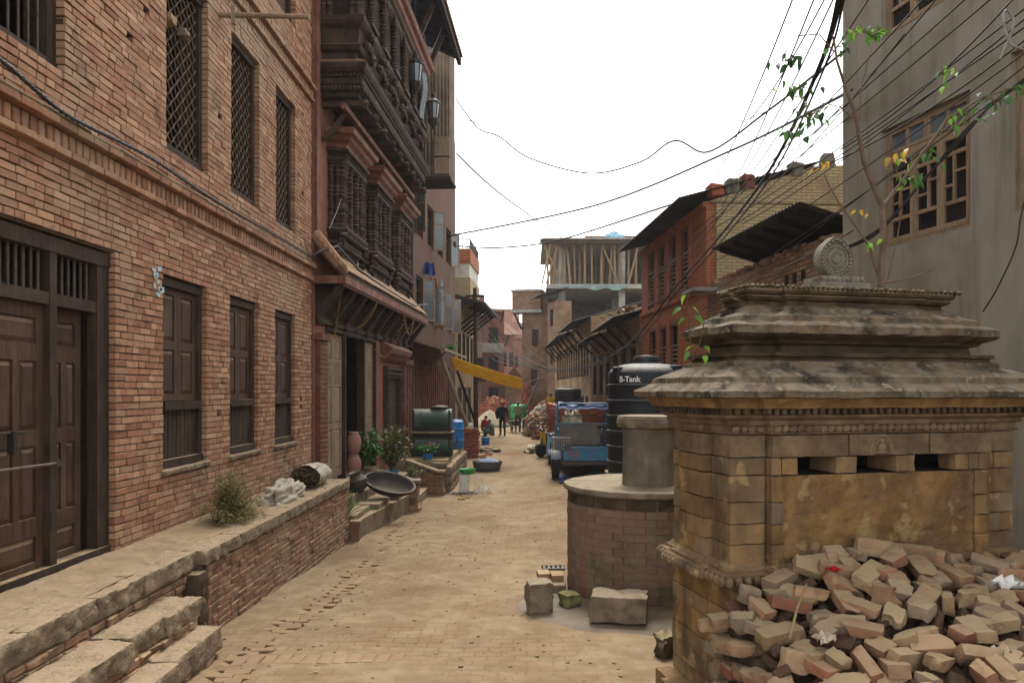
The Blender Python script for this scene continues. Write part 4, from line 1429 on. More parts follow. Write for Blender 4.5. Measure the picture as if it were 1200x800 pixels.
# ------------------------------------------------------------------ general houses along the lane
def house(name, label, p0, p1, o, z0, z1, depth, wallmat, wins, th=.32, recess=.12, cat='house', framemat='wood_frame'):
    """facade from p0 (near) to p1 (far); o=+1 faces the local +x side, -1 the other. wins: (s0,s1,z0,z1,kind)"""
    rz = frame(p0, p1)
    L = sqrt((p1[0] - p0[0]) ** 2 + (p1[1] - p0[1]) ** 2)
    root = thing(name, label, cat, (p0[0], p0[1], 0), rz)
    m = MB()
    wall_mesh(m, 0, L, z0, z1, wins, 0, -o * th)
    xa, xb = sorted((-o * (th + .005), -o * depth))
    m.box(xa, xb, 0, .3, z0, z1)
    m.box(xa, xb, L - .3, L, z0, z1)
    bx = -o * depth
    m.box(min(bx, bx - o * .2), max(bx, bx - o * .2), 0, L, z0, z1)
    m.box(xa, xb, .3, L - .3, z1 - .15, z1 - .01)
    m.build('wall', wallmat, root)
    for w_ in wins:
        s0, s1, a, b, kind = w_
        x = -o * recess
        fw = .07
        def X(u, v):
            return tuple(sorted((x + o * u, x + o * v)))
        f = MB()
        if kind != 'hole':
            f.box(*X(-.04, .05), s0 + .003, s0 + fw, a + fw, b - fw)
            f.box(*X(-.04, .05), s1 - fw, s1 - .003, a + fw, b - fw)
            f.box(*X(-.045, .06), s0 + .003, s1 - .003, b - fw, b - .003)
            f.box(*X(-.045, .08), s0 + .003, s1 - .003, a + .003, a + fw)
            fr = f.build('window', framemat, root)
        if kind in ('bars', 'half', 'slats'):
            c = MB(); c.box(*X(-.06, -.05), s0 + .01, s1 - .01, a + .01, b - .01); c.build('room_shade', 'wood_black_and_shade', fr)  # added near-black sheet; window's inner shade is put into its colour
        if kind in ('shutter', 'half'):
            n = max(2, int((s1 - s0 - 2 * fw) / .16))
            for k in range(n):
                if kind == 'half' and k >= n // 2: continue
                c = MB(); w2 = (s1 - s0 - 2 * fw) / n
                c.box(*X(-.01, .02), s0 + fw + k * w2 + .004, s0 + fw + (k + 1) * w2 - .004, a + fw, b - fw, random.random(), .002)
                c.build('board', framemat, fr)
        elif kind == 'glass':
            mid = (s0 + s1) / 2
            c = MB(); c.box(*X(-.01, .03), mid - .03, mid + .03, a + fw, b - fw)
            zt = a + (b - a) * .7
            c.box(*X(-.012, .028), s0 + fw, mid - .03, zt - .02, zt + .02); c.box(*X(-.012, .028), mid + .03, s1 - fw, zt - .02, zt + .02)
            c.build('muntin', framemat, fr)
            c = MB(); c.box(*X(-.02, -.014), s0 + fw, s1 - fw, a + fw, b - fw); c.build('pane', 'glass_dark', fr)
        elif kind == 'slats':
            zz = a + fw + .05
            while zz < b - fw - (b - a) * .35:
                c = MB(); c.box(*X(-.02, .012), s0 + fw, s1 - fw, zz, zz + .035, random.random()); c.build('slat', 'wood_grey', fr)
                zz += .11
        elif kind == 'bars':
            yy = s0 + fw + .1
            while yy < s1 - fw - .03:
                c = MB(); c.box(*X(-.02, .015), yy, yy + .03, a + fw, b - fw); c.build('bar', framemat, fr); yy += .14
    return root, L

def corrugated(mb, P00, P10, P01, P11, pitch=.11, amp=.018, thick=.003):
    """sheet P(u,v): waves run along u"""
    P00, P10, P01, P11 = map(Vector, (P00, P10, P01, P11))
    L = (P10 - P00).length
    n = max(8, int(L / pitch * 4))
    nrm = (P10 - P00).cross(P01 - P00).normalized()
    vs = []
    for v in (0, 1):
        for i in range(n + 1):
            u = i / n
            p = P00.lerp(P10, u).lerp(P01.lerp(P11, u), v)
            vs.append(tuple(p + nrm * amp * sin(2 * pi * u * L / pitch)))
    k = len(vs)
    vs += [tuple(Vector(v) - nrm * thick) for v in vs]
    fs = []
    for i in range(n):
        fs.append((i, i + 1, n + 2 + i, n + 1 + i))
        fs.append((k + n + 1 + i, k + n + 2 + i, k + i + 1, k + i))
        fs.append((i, k + i, k + i + 1, i + 1))
        fs.append((n + 1 + i, n + 2 + i, k + n + 2 + i, k + n + 1 + i))
    mb.add(vs, fs)
    return mb

# ------------------------------------------------------------------ grey plastered house, right foreground
GP0, GP1 = (6.583, 1.0), (4.31, 10.2)
gwin = [(7.334, 8.72, 4.08, 5.58, 'none'), (7.334, 8.72, 6.72, 8.25, 'none'), (5.45, 6.83, 4.1, 5.75, 'none')]
rz = frame(GP0, GP1)
GLn = sqrt((GP1[0] - GP0[0]) ** 2 + (GP1[1] - GP0[1]) ** 2)
gh = thing('plastered_house', 'tall grey plastered house at the right with brown glazed wooden windows', 'house', (GP0[0], GP0[1], 0), rz)
m = MB()
wall_mesh(m, 0, GLn, -.3, 11, gwin, 0, .3)
m.box(.305, 5, 0, .3, -.3, 11); m.box(.305, 5, GLn - .3, GLn, -.3, 11); m.box(5, 5.2, 0, GLn, -.3, 11); m.box(.305, 5, .3, GLn - .3, 10.7, 10.95)
for zf in (3.2, 6.1): m.box(.305, 5, .31, GLn - .31, zf, zf + .15)
gw = m.build('wall', 'plaster_grey', gh)
def grey_window(s0, s1, a, b):
    x = .09
    def bx(m, u0, u1, y0, y1, z0, z1): m.box(x + u0, x + u1, y0, y1, z0, z1, random.random())
    f = MB()
    bx(f, -.02, .08, s0 + .002, s0 + .06, a + .06, b - .05); bx(f, -.02, .08, s1 - .06, s1 - .002, a + .06, b - .05)
    bx(f, -.025, .085, s0 + .002, s1 - .002, b - .05, b - .002); bx(f, -.03, .085, s0 + .002, s1 - .002, a + .002, a + .06)
    zt = a + (b - a) * .74
    bx(f, -.022, .08, s0 + .06, s1 - .06, zt, zt + .07)
    win = f.build('window', 'wood_pink', gh)
    # transom lights
    w_ = (s1 - s0 - .12)
    for g in range(2):
        c = MB(); y0 = s0 + .06 + g * w_ / 2; y1 = y0 + w_ / 2
        z0_, z1_ = zt + .072, b - .052
        for (p, q, r, s_) in ((y0 + .004, y0 + .045, z0_, z1_), (y1 - .045, y1 - .004, z0_, z1_), ((y0 + y1) / 2 - .018, (y0 + y1) / 2 + .018, z0_ + .04, z1_ - .03)):
            bx(c, -.03, .02, p, q, r, s_)
        bx(c, -.03, .02, y0 + .046, y1 - .046, z0_, z0_ + .04); bx(c, -.03, .02, y0 + .046, y1 - .046, z1_ - .03, z1_)
        t = c.build('transom', 'wood_pink', win)
        c = MB(); c.box(x, x + .004, y0 + .04, y1 - .04, z0_ + .03, z1_ - .02); c.build('pane', 'glass_sky', t)
    for g in range(3):
        y0 = s0 + .062 + g * w_ / 3; y1 = y0 + w_ / 3 - .004
        z0_, z1_ = a + .062, zt - .002
        st = .05
        c = MB()
        bx(c, -.035, .015, y0, y0 + st, z0_, z1_); bx(c, -.035, .015, y1 - st, y1, z0_, z1_)
        bx(c, -.035, .015, y0 + st, y1 - st, z0_, z0_ + .06); bx(c, -.035, .015, y0 + st, y1 - st, z1_ - .05, z1_)
        zr = z0_ + (z1_ - z0_) * .27; zu = z0_ + (z1_ - z0_) * .8
        bx(c, -.033, .013, y0 + st, y1 - st, zr - .022, zr + .022); bx(c, -.033, .013, y0 + st, y1 - st, zu - .022, zu + .022)
        cs = c.build('casement', 'wood_pink', win)
        ym = (y0 + y1) / 2 + (.02 if g != 1 else -.02)
        c = MB(); bx(c, -.03, .01, ym - .014, ym + .014, zr + .022, zu - .022)
        z1m = zr + (zu - zr) * .62; z2m = zr + (zu - zr) * .36
        bx(c, -.029, .009, y0 + st, ym - .014, z1m - .014, z1m + .014); bx(c, -.029, .009, ym + .014, y1 - st, z2m - .014, z2m + .014)
        c.build('muntin', 'wood_pink', cs)
        c = MB(); c.box(x, x + .004, y0 + st - .005, y1 - st + .005, z0_ + .05, z1_ - .04); c.build('pane', 'glass_dark', cs)
for w_ in gwin: grey_window(*w_[:4])
# ------------------------------------------------------------------ low brick shed with a tin roof
SP0, SP1 = (4.30, 10.26), (3.72, 15.5)
shd, L_ = house('brick_shed', 'low dark brick shed with a rusty corrugated roof behind the shrine', SP0, SP1, -1, -.4, 4.42, 4, 'wall_brown',
                [(1.4, 2.1, 2.2, 3.4, 'shutter'), (3.2, 3.9, 2.2, 3.4, 'shutter')], cat='shed')
m = MB()
corrugated(m, (-.5, .2, 4.93), (-.5, 3.7, 4.93), (2.6, .2, 4.1), (2.6, 3.7, 4.1))
m.build('roof_sheet', 'tin_dark', shd)
for k in range(6):
    m = MB(); m.bar((-.42, .4 + k * .6, 4.85), (2.5, .4 + k * .6, 4.06), .06, .08); m.build('rafter', 'wood_black_and_shade', shd)
m = MB()     # ragged brick top of the wall
for k in range(60):
    y = random.uniform(.2, 5.1)
    m.cbox((.12, y, 4.44 + random.uniform(0, .08)), (.22, .11, .06), Matrix.Rotation(random.uniform(-.3, .3), 3, 'Z'), random.random(), .006, .004)
m.build('ragged_bricks', 'brick_dusty', shd, kind='stuff')
m = MB(); m.box(-.55, .2, 4.5, 5.25, 4.28, 4.32); m.box(-.57, .2, 4.48, 5.27, 4.25, 4.275)
m.build('loose_sheet', 'tin_edge', shd)
for k in range(3):      # near-black plates, the shade of small wall holes put into colour
    m = MB(); m.box(-.004, .02, 1.0 + k * .28, 1.14 + k * .28, 3.95, 4.12); m.build('vent_shade', 'core_dark', shd)

# ------------------------------------------------------------------ orange brick house with tall windows, right
RP0, RP1 = (3.825, 16.0), (3.315, 21.85)
rw = []
def s_of(px, P0=RP0, P1=RP1):
    dx, dy = P1[0] - P0[0], P1[1] - P0[1]
    k = (px - CX) / F
    t = (k * P0[1] - P0[0]) / (dx - k * dy)
    return t * sqrt(dx * dx + dy * dy)
for a, b in ((799, 808), (785, 793.5), (772, 780), (760.5, 768)):
    rw.append((s_of(b), s_of(a), 4.62, 6.1, 'slats'))
for a, b in ((786, 796), (774, 782), (762, 770)):
    rw.append((s_of(b), s_of(a), 2.7, 3.95, 'slats'))
rh, RL_ = house('orange_house', 'orange brick house with four tall slatted windows above the black tank', RP0, RP1, -1, -.5, 6.35, 5, 'wall_orange', rw, framemat='red_paint', recess=.02)
for w_ in rw:     # proud brick jambs
    for e in (w_[0] - .16, w_[1] + .02):
        m = MB(); m.box(-.03, .02, e, e + .14, w_[2] - .1, w_[3] + .12); m.build('jamb', 'wall_orange', rh)
for z in (4.42, 6.24, 2.5):
    m = MB(); m.box(-.07, .02, .02, RL_ - .02, z, z + .1); m.build('band', 'wall_orange', rh)
m = MB(); corrugated(m, (-.65, -.15, 6.38), (-.65, RL_ + .3, 6.38), (2.5, -.15, 7.25), (2.5, RL_ + .5, 7.25))
m.build('roof_sheet', 'tin_dark', rh)
m = MB()
m.prism([(.02, 6.33), (2.4, 7.15), (5.0, 7.3), (5.0, 6.33)], 1, -.06, .26)
m.build('gable', 'cream_wall', rh)
m = MB(); m.box(.2, 5.0, -.07, -.01, -.5, 6.3); m.build('end_wall', 'cream_wall', rh)
m = MB()
for k in (0, 1, 2, 5, 7, 10, 11):
    x = .2 + k * .36
    h = .12 + .16 * abs(nz(k * 1.7, 3))
    m = MB()
    m.cbox((x, .05, 6.52 + x * .28 if x < 2.4 else 7.2 + (x - 2.4) * .06 + h / 2), (.28, .3, h + .15), Matrix.Rotation(random.uniform(-.1, .1), 3, 'Z'), random.random(), .03, .03)
    m.build('coping_stone', 'stone_grey' if k % 2 else 'brick_new', rh)
m = MB()
for t in range(9):
    a = pi * t / 8
m.prism([(1.35 + .17 * cos(pi * t / 8), 5.75 + .22 * sin(pi * t / 8)) for t in range(9)] + [(1.18, 5.5), (1.52, 5.5)], 1, -.09, -.071)
m.build('niche_shade', 'core_dark', rh)  # flat near-black plate; the shade of a recess put into colour

# ------------------------------------------------------------------ low old house with black sheet eaves
QP0, QP1 = (3.3, 22.0), (2.56, 30.5)
qh, QL = house('low_brick_house', 'low weathered brick house with drooping black sheet eaves', QP0, QP1, -1, -.5, 4.5, 5, 'wall_brown',
               [(.6 + k * 1.35, 1.25 + k * 1.35, 2.1, 3.6, 'half' if k % 2 else 'bars') for k in range(6)] + [(1.0 + k * 2.2, 1.8 + k * 2.2, -.3, 1.5, 'shutter') for k in range(3)], recess=.03)
m = MB(); corrugated(m, (-.8, .1, 4.45), (-.7, 5.2, 4.3), (2.5, .1, 5.3), (2.5, 5.2, 5.3)); corrugated(m, (-.8, 5.0, 4.15), (-.7, QL, 4.05), (2.2, 5.0, 5.1), (2.2, QL, 5.1))
m.build('roof_sheet', 'tin_dark', qh)
for k in range(6):
    m = MB(); m.bar((-.02, .6 + k * 1.5, 3.7), (-.6, .6 + k * 1.5, 4.25), .06, .07); m.build('strut', 'wood_black_and_shade', qh)
m = MB()
for k in range(60):
    m.cbox((random.uniform(-.3, 1.5), random.uniform(.2, 5), 4.75 + random.uniform(0, .15)), (.22, .11, .07), Euler((random.uniform(-.5, .5), random.uniform(-.5, .5), random.uniform(0, 6))).to_matrix(), random.random(), .006)
m.build('loose_tiles', 'brick_dusty', qh, kind='stuff')

# ------------------------------------------------------------------ cream plastered row further on
CP0, CP1 = (2.56, 30.6), (1.75, 50)
chs, CL = house('cream_row_house', 'long pale row house with narrow closely set windows on the right', CP0, CP1, -1, -.3, 5.3, 6, 'wall_old',
                [(.8 + k * 1.15, 1.4 + k * 1.15, 2.9, 4.6, 'shutter' if k % 3 else 'bars') for k in range(15)] + [(1.0 + k * 1.7, 1.8 + k * 1.7, .3, 2.0, 'bars') for k in range(10)], recess=.03)
m = MB(); corrugated(m, (-.8, .1, 5.1), (-.9, 6.0, 5.05), (3.0, .1, 6.2), (3.0, 6.0, 6.2)); corrugated(m, (-.9, 6.4, 4.95), (-.8, CL, 5.0), (3, 6.4, 6.3), (3, CL, 6.3))
m.build('roof_sheet', 'tin_dark', chs)
for k in range(9):
    m = MB(); m.bar((-.02, .8 + k * 2.2, 4.1), (-.7, .8 + k * 2.2, 4.95), .08, .09); m.build('strut', 'wood_black_and_shade', chs)
m = MB(); m.box(-.1, .01, .0, 4.6, 2.75, 5.2); 
m = MB(); m.box(-.03, -.012, .05, .7, 2.8, 5.2); m.box(-.03, -.012, .05, 4.2, 4.65, 5.25); m.build('yellow_plaster', 'mud_plaster', chs)
m = MB(); m.prism([(-.0, 5.28), (3.0, 6.15), (6.0, 5.28)], 1, .02, .3); m.build('gable', 'cream_wall', chs)

# ------------------------------------------------------------------ unfinished concrete building
UY = 52.0
ur = thing('unfinished_building', 'unfinished concrete frame building with bamboo props between its slabs', 'building', (4.8, UY, 0))
def ub(name, mt, *a):
    m = MB(); m.box(*a, random.random()); return wchild(m.build(name, mt, ur))
ub('floor_slab', 'concrete_raw', 1.2, 9.6, UY - .8, UY + 9, 9.25, 9.55)
ub('floor_slab', 'concrete_raw', 1.6, 9.6, UY, UY + 9, 5.6, 5.85)
ub('roof_slab', 'concrete_raw', .9, 9.8, UY - .8, UY + 9, 12.5, 12.75)
ub('formwork', 'wood_frame', .75, 9.7, UY - 1.0, UY - .82, 12.3, 12.62)
for x in (2.1, 6.3, 9.0):
    for y in (UY + .1, UY + 4.5, UY + 8.5):
        ub('column', 'concrete_raw', x, x + .45, y, y + .45, 0, 9.25)
        ub('column', 'concrete_raw', x, x + .45, y, y + .45, 9.55, 12.5)
m = MB(); m.box(5.2, 9.2, UY - .3, UY - .1, 5.9, 7.0); wchild(m.build('parapet', 'white_plaster', ur))
m = MB(); m.box(1.7, 9.4, UY + 8.6, UY + 8.9, 0, 12.5); m.box(9.2, 9.4, UY, UY + 8.6, 0, 12.5); wchild(m.build('back_wall', 'wall_brown', ur))
for k in range(15):
    x = 1.3 + k * .52 + random.uniform(-.15, .15)
    m = MB(); m.tube([(x, UY - .4 + random.uniform(-.2, .5), 9.55), (x + random.uniform(-.25, .25), UY - .4 + random.uniform(-.2, .5), 12.5)], .075, 6); wchild(m.build('prop', 'wood_raw', ur))
for x0, x1 in ((2.3, 1.0), (1.2, 2.0), (6.2, 5.0), (.9, 1.5), (6.9, 7.6)):
    m = MB(); m.tube([(x0, UY - .5, 9.6), (x1, UY - .6, 12.4)], .065, 6); wchild(m.build('prop', 'wood_raw', ur))
for k in range(26):
    x = 1.6 + random.random() * 7.5; y = UY + 1.2 + random.random() * 6
    m = MB(); m.tube([(x, y, 9.55), (x + random.uniform(-.2, .2), y, 12.5)], .07, 5); wchild(m.build('prop', 'wood_raw', ur))
m = MB(); m.box(4.0, 9.6, UY + 1, UY + 5, 12.76, 13.25); wchild(m.build('roof_parapet', 'wall_brown', ur))
for x in (4.4, 6.9, 7.1):
    m = MB(); m.tube([(x, UY + .6, 12.7), (x, UY + .6, 14.2)], .03, 5); wchild(m.build('rebar', 'iron_dark', ur))
mat('tarp_blue', lin('#9fc3d6'), lin('#6b9ab8'), 5, .5, .3, 12, .03)
m = MB(); m.blob((5.9, UY + .2, 12.95), (.6, .4, .3), 14, 10, .9, 3); wchild(m.build('tarpaulin', 'tarp_blue', ur, smooth='all'))
mat('tarp_green', lin('#7a9490'), lin('#667e7a'), 5, .6, .3, 12, .03)
m = MB()
m.sheet(24, 5, lambda u, v: (2.2 + u * 4.6, UY - .86 - .06 * nz(u * 9, v * 2), 9.5 - v * (.15 + .6 * abs(nz(u * 3, 2)))))
wchild(m.build('green_sheet', 'tarp_green', ur, smooth='all'))

# ------------------------------------------------------------------ brick tower house closing the right side
tw, TL = house('brick_tower_house', 'narrow brick tower house with a jutting top storey beyond the cream row', (-.55, 57), (1.5, 56.6), 1, -.1, 9.6, 5, 'wall_brown',
               [(.8, 1.3, 5.6, 6.9, 'shutter'), (.7, 1.2, 2.6, 3.8, 'shutter')])
m = MB(); m.box(-.5, .8, -.6, 1.6, 8.3, 9.7); m.build('jetty', 'wall_brown', tw)
m = MB(); m.box(-.6, .9, -.7, 1.7, 9.7, 9.85); m.box(-.6, .9, -.7, 1.7, 8.1, 8.3); m.build('slab', 'concrete_raw', tw)
m = MB(); m.bar((-.4, .1, 8.1), (.0, .1, 6.9), .12, .12); m.bar((.5, -.5, 8.1), (.1, .0, 6.9), .12, .12); m.build('bracket', 'wood_black_and_shade', tw)
dk, DL = house('dark_gable_house', 'brown house with dark window and black roof left of the unfinished building', (1.75, 50.2), (1.3, 51.8), -1, -.1, 8.3, 1.0, 'wall_brown',
               [(.4, 1.2, 6.6, 7.8, 'glass'), (.4, 1.2, 4, 5.4, 'shutter')])
m = MB(); corrugated(m, (-1.2, -.4, 8.6), (-1.2, 2.0, 8.5), (.9, -.4, 9.2), (.9, 2.0, 9.1)); m.build('roof_sheet', 'tin_dark', dk)

# ------------------------------------------------------------------ house ending the lane
en, EL = house('pink_end_house', 'pinkish stepped brick house where the lane bends away', (-4.5, 78), (1.0, 77), 1, -.1, 7.6, 8, 'wall_pinkish',
               [(.6 + k * 1.1, 1.2 + k * 1.1, z, z + 1.2, 'bars') for k in range(4) for z in (1.6, 4.6)])
m = MB(); m.box(-6, -.5, .2, 3.4, 7.6, 9.4); m.box(-7, -3, .0, 2.2, 9.4, 11.0); m.box(-.4, .3, -.2, EL + .2, 7.55, 7.8); m.build('upper_storey', 'wall_pinkish', en)
m = MB(); m.box(-.4, .1, 3.4, 4.2, 5.0, 5.1); m.box(-.4, .3, .4, 3.0, 3.5, 3.65); m.build('balcony', 'concrete_raw', en)
# ------------------------------------------------------------------ carved timber house, left middle
BP0 = (-3.9, 13.4)
BL = 8.7
BP1 = (BP0[0] + .04 * BL, BP0[1] + BL)
br = frame(BP0, BP1)
b2 = thing('carved_house', 'red brick house with dark carved timber bay windows and tiled canopy', 'house', (BP0[0], BP0[1], 0), br)
bops = [(.7, 4.55, .45, 3.5), (5.35, 7.15, .55, 2.9)]
BAYS = [(.85, 2.5), (3.3, 4.95), (5.75, 7.4)]
for a, b in BAYS: bops.append((a + .2, b - .2, 5.5, 6.7))
m = MB()
wall_mesh(m, 0, BL, -.5, 12.2, bops, 0, -.35)
m.box(-6, -.36, .0, .3, -.5, 12.2); m.box(-6, -.36, BL - .3, BL, -.5, 12.2); m.box(-6.3, -6.01, 0, BL, -.5, 12.2)
for zf in (.3, 4.0, 7.8, 11.9): m.box(-6, -.36, .31, BL - .31, zf, zf + .15)
m.build('wall', 'wall_red', b2)
def P(name, mt, fn, smooth=False, par=None):
    m = MB(); fn(m); return m.build(name, mt, par or b2, smooth)
# corner pilasters
def pilaster(m, y0, y1, z0, z1, x=.1):
    z = z0
    while z < z1:
        m.box(0.001, x - .012, y0 + .01, y1 - .01, z, z + .05); m.box(.001, x, y0, y1, z + .05, z + .09); z += .09
P('pilaster', 'red_paint', lambda m: pilaster(m, .12, .55, .2, 3.2))
P('pilaster_cap', 'red_paint', lambda m: m.box(.001, .16, .06, .6, 3.2, 3.32))
for k in range(3):
    P('pilaster', 'red_paint', lambda m: (pilaster(m, 7.45 + k * .4, 7.7 + k * .4, .2, 3.0, .12), m.box(.001, .17, 7.42 + k * .4, 7.73 + k * .4, 3.0, 3.15)))
P('strip', 'red_paint', lambda m: m.box(.001, .07, .02, .2, 4.9, 11.0))
# folding shutters of the shop front
def shutter2(y0, y1):
    n = 2
    for k in range(n):
        a = y0 + (y1 - y0) * k / n; b = y0 + (y1 - y0) * (k + 1) / n - .012
        lf = leaf_door(b2, 'shutter', -.05, a, b, .55, 3.4, [(.7, 1.5, 1), (1.62, 2.35, 1), (2.9, 3.28, 1)], 1, 'wood_grey', .05)
        z = 2.42
        while z < 2.85:
            c = MB(); c.cbox((-.05, (a + b) / 2, z), (.012, b - a - .2, .03), Matrix.Rotation(.5, 3, 'Y')); c.build('louvre', 'wood_grey', lf); z += .045
shutter2(.75, 1.95)
shutter2(3.55, 4.5)
P('door_frame', 'wood_frame', lambda m: (m.box(-.15, .03, .705, .75, .45, 3.42), m.box(-.15, .03, 4.5, 4.545, .45, 3.42), m.box(-.16, .04, .705, 4.545, 3.42, 3.495), m.box(-.15, .02, 1.95, 2.03, .45, 3.42), m.box(-.15, .02, 3.47, 3.55, .45, 3.42)))
P('door_step', 'stone_slab', lambda m: m.box(-.3, .08, .71, 4.54, .38, .46))

def column(m, x, y, z0, z1, r=.06, n=10):
    h = z1 - z0
    pr_ = [(r * 1.5, 0), (r * 1.5, .05), (r * 1.1, .06), (r * 1.25, .1), (r * .9, .13)]
    for f in (.2, .3, .34, .5, .56, .62, .8, .86):
        pr_ += [(r, f - .015), (r * 1.25, f), (r * .95, f + .015)]
    pr_ += [(r * .9, .9), (r * 1.3, .93), (r * 1.1, .95), (r * 1.6, .97), (r * 1.6, 1.0)]
    m.lathe([(a, z0 + b * h) for a, b in pr_], (x, y, 0), n)
def carved_strip(m, x, y0, y1, z, s=.05, seed=0):
    n = max(2, int((y1 - y0) / (s * 1.3)))
    for k in range(n):
        y = y0 + (y1 - y0) * (k + .5) / n
        m.blob((x, y, z), (s * .5, s * .55, s * .6), 6, 4, .5, k + seed)
# carved door at ground level
def cdoor():
    y0, y1 = 5.35, 7.15
    f = MB()
    f.box(-.1, .06, y0 + .01, y0 + .3, .56, 2.6); f.box(-.1, .06, y1 - .3, y1 - .01, .56, 2.6); f.box(-.12, .1, y0 + .005, y1 - .005, 2.6, 2.89)
    f.box(-.05, .0, y0 + .3, y1 - .3, .56, 2.6)
    for yy in (y0 + .1, y0 + .22, y1 - .1, y1 - .22): column(f, .08, yy, .6, 2.6, .045)
    for z in (2.68, 2.8): carved_strip(f, .11, y0, y1, z, .07)
    d = f.build('carved_door', 'wood_carved', b2)
    c = MB()
    prof = [(.05, 3.0), (.16, 3.08), (.2, 3.14), (.28, 3.2), (.32, 3.32), (.3, 3.36), (.02, 3.5)]
    c.prism([(.0, 3.0)] + prof, 1, y0 - .25, y1 + .35)
    c.build('lintel_cornice', 'red_paint', d)
cdoor()
# three bay windows of the first floor
def bay(y0, y1, zb=5.35, p=.3):
    f = MB()
    ym = (y0 + y1) / 2
    def pl(o, z):
        return [(0.001, y0 - o, z), (p + o, y0 + .12 - o, z), (p + o, y1 - .12 + o, z), (.001, y1 + o, z)]
    def lof(pr_): f.loft([pl(o, z) for o, z in pr_])
    lof([(-.22, zb - .62), (-.16, zb - .55), (-.2, zb - .5), (-.12, zb - .42), (-.1, zb - .3), (-.02, zb - .22), (-.05, zb - .16), (.02, zb - .08), (.06, zb - .02), (.08, zb + .03), (.06, zb + .06)])
    w = f.build('bay_window', 'wood_carved', b2)
    f = MB()
    for k in range(3):
        carved_strip(f, p - .1 + k * .06, y0 + .1 - k * .03, y1 - .1 + k * .03, zb - .5 + k * .2, .08, k)
    # corbel beasts at both ends
    for yy in (y0 + .02, y1 - .02):
        for k in range(5): f.blob((p * .6 + .03 * k, yy, zb - .55 + k * .11), (.09, .08, .08), 7, 5, .6, k + yy)
    f.build('carving', 'wood_carved', w, 'all')
    f = MB()
    f.box(.02, p - .12, y0 + .16, y1 - .16, zb + .06, zb + 1.5)
    f.build('lattice_panel', 'wood_black_and_shade', w)
    for yy in (y0 + .1, y0 + .26, ym - .22, ym + .22, y1 - .26, y1 - .1):
        f = MB(); column(f, p - .04, yy, zb + .06, zb + 1.32, .058); f.build('column', 'wood_carved', w, True)
    f = MB()
    for yy in (y0 + .04,):
        column(f, .06, yy, zb + .06, zb + 1.32, .05); column(f, .17, yy + .03, zb + .06, zb + 1.32, .05)
    f.build('column', 'wood_carved', w, True)
    f = MB()
    nb = 7
    for k in range(nb):
        yy = ym - .19 + .38 * k / (nb - 1)
        f.box(p - .11, p - .09, yy - .008, yy + .008, zb + .1, zb + 1.2)
    for k in range(14): f.box(p - .108, p - .092, ym - .2, ym + .2, zb + .12 + k * .08, zb + .135 + k * .08)
    f.build('lattice', 'wood_grey', w)
    f = MB()
    f.loft([pl(o, z) for o, z in [(-.05, zb + 1.32), (.04, zb + 1.34), (.05, zb + 1.4), (.0, zb + 1.42), (.02, zb + 1.5), (.1, zb + 1.52), (.1, zb + 1.57)]])
    carved_strip(f, p + .02, y0 + .1, y1 - .1, zb + 1.46, .06)
    f.build('header', 'wood_carved', w)
    f = MB()
    f.loft([pl(o, z) for o, z in [(-.02, zb + 1.57), (.04, zb + 1.6), (.06, zb + 1.66), (.14, zb + 1.72), (.17, zb + 1.78), (.24, zb + 1.82), (.26, zb + 1.9), (.24, zb + 1.93)]])
    f.build('cornice', 'red_paint', w)
    f = MB()
    f.loft([pl(.27, zb + 1.93), pl(.05, zb + 2.0)])
    f.build('cornice_top', 'stone_slab', w)
for a, b in BAYS: bay(a, b)
# tiled canopy over the ground floor
CY0, CY1, CPJ = .1, 8.45, .5
cm = MB()
nt_, nr_ = 46, 7
cm.loft([[(.0, CY0 - .05, 5.0), (CPJ + .05, CY0 - .05, 4.42), (CPJ + .05, CY1, 4.42), (.0, CY1, 5.0)], [(.0, CY0 - .05, 4.93), (CPJ + .05, CY0 - .05, 4.36), (CPJ + .05, CY1, 4.36), (.0, CY1, 4.93)]])
can = cm.build('canopy', 'wood_frame', b2)
for r_ in range(nr_):
    f = MB()
    u = r_ / nr_
    for k in range(nt_):
        y = CY0 + (CY1 - CY0) * k / nt_
        x0, z0_ = u * (CPJ + .06), 5.0 - u * .58
        R = Matrix.Rotation(.8, 3, 'Y') @ Matrix.Rotation(random.gauss(0, .04), 3, 'Z')
        f.cbox((x0 + .05, y + .09, z0_ + .012), (.15, .17, .028), R, random.random(), .006, .004)
    f.build('tile_row', 'brick_dusty', can)
f = MB()     # mortar hip at the near end
f.tube([(.0, CY0 - .04, 5.12), (.2, CY0 - .02, 4.86), (CPJ, CY0 - .02, 4.5), (CPJ + .08, CY0, 4.4)], [.12, .12, .11, .06], 8)
for k in range(5): f.box(.06 + k * .09, .13 + k * .09, CY0 - .14, CY0 + .12, 4.98 - k * .1, 5.06 - k * .1)
f.build('hip', 'brick_dusty', can)
f = MB(); f.box(CPJ - .04, CPJ + .08, CY0 - .06, CY1 + .02, 4.22, 4.36); f.box(.0, CPJ - .05, CY0 - .06, CY0 + .02, 4.22, 4.36); f.build('fascia', 'red_paint', can)
f = MB()
for k in range(90):
    y = CY0 + (CY1 - CY0) * k / 90
    f.box(CPJ + .02, CPJ + .06, y, y + .05, 4.17, 4.22)
f.build('fascia_teeth', 'red_paint', can, kind='stuff')
for k in range(11):
    y = CY0 + .1 + k * .82
    f = MB(); f.bar((.02, y, 3.62), (CPJ, y, 4.24), .12, .12); f.blob((.06, y, 3.58), (.07, .08, .1), 7, 5, .5, k); f.build('strut', 'wood_carved', can)
f = MB(); f.box(.0, .06, CY0, CY1, 3.52, 3.62); f.box(.0, .02, CY0, CY1, 3.62, 4.3); f.build('wall_plate', 'wood_carved', can)
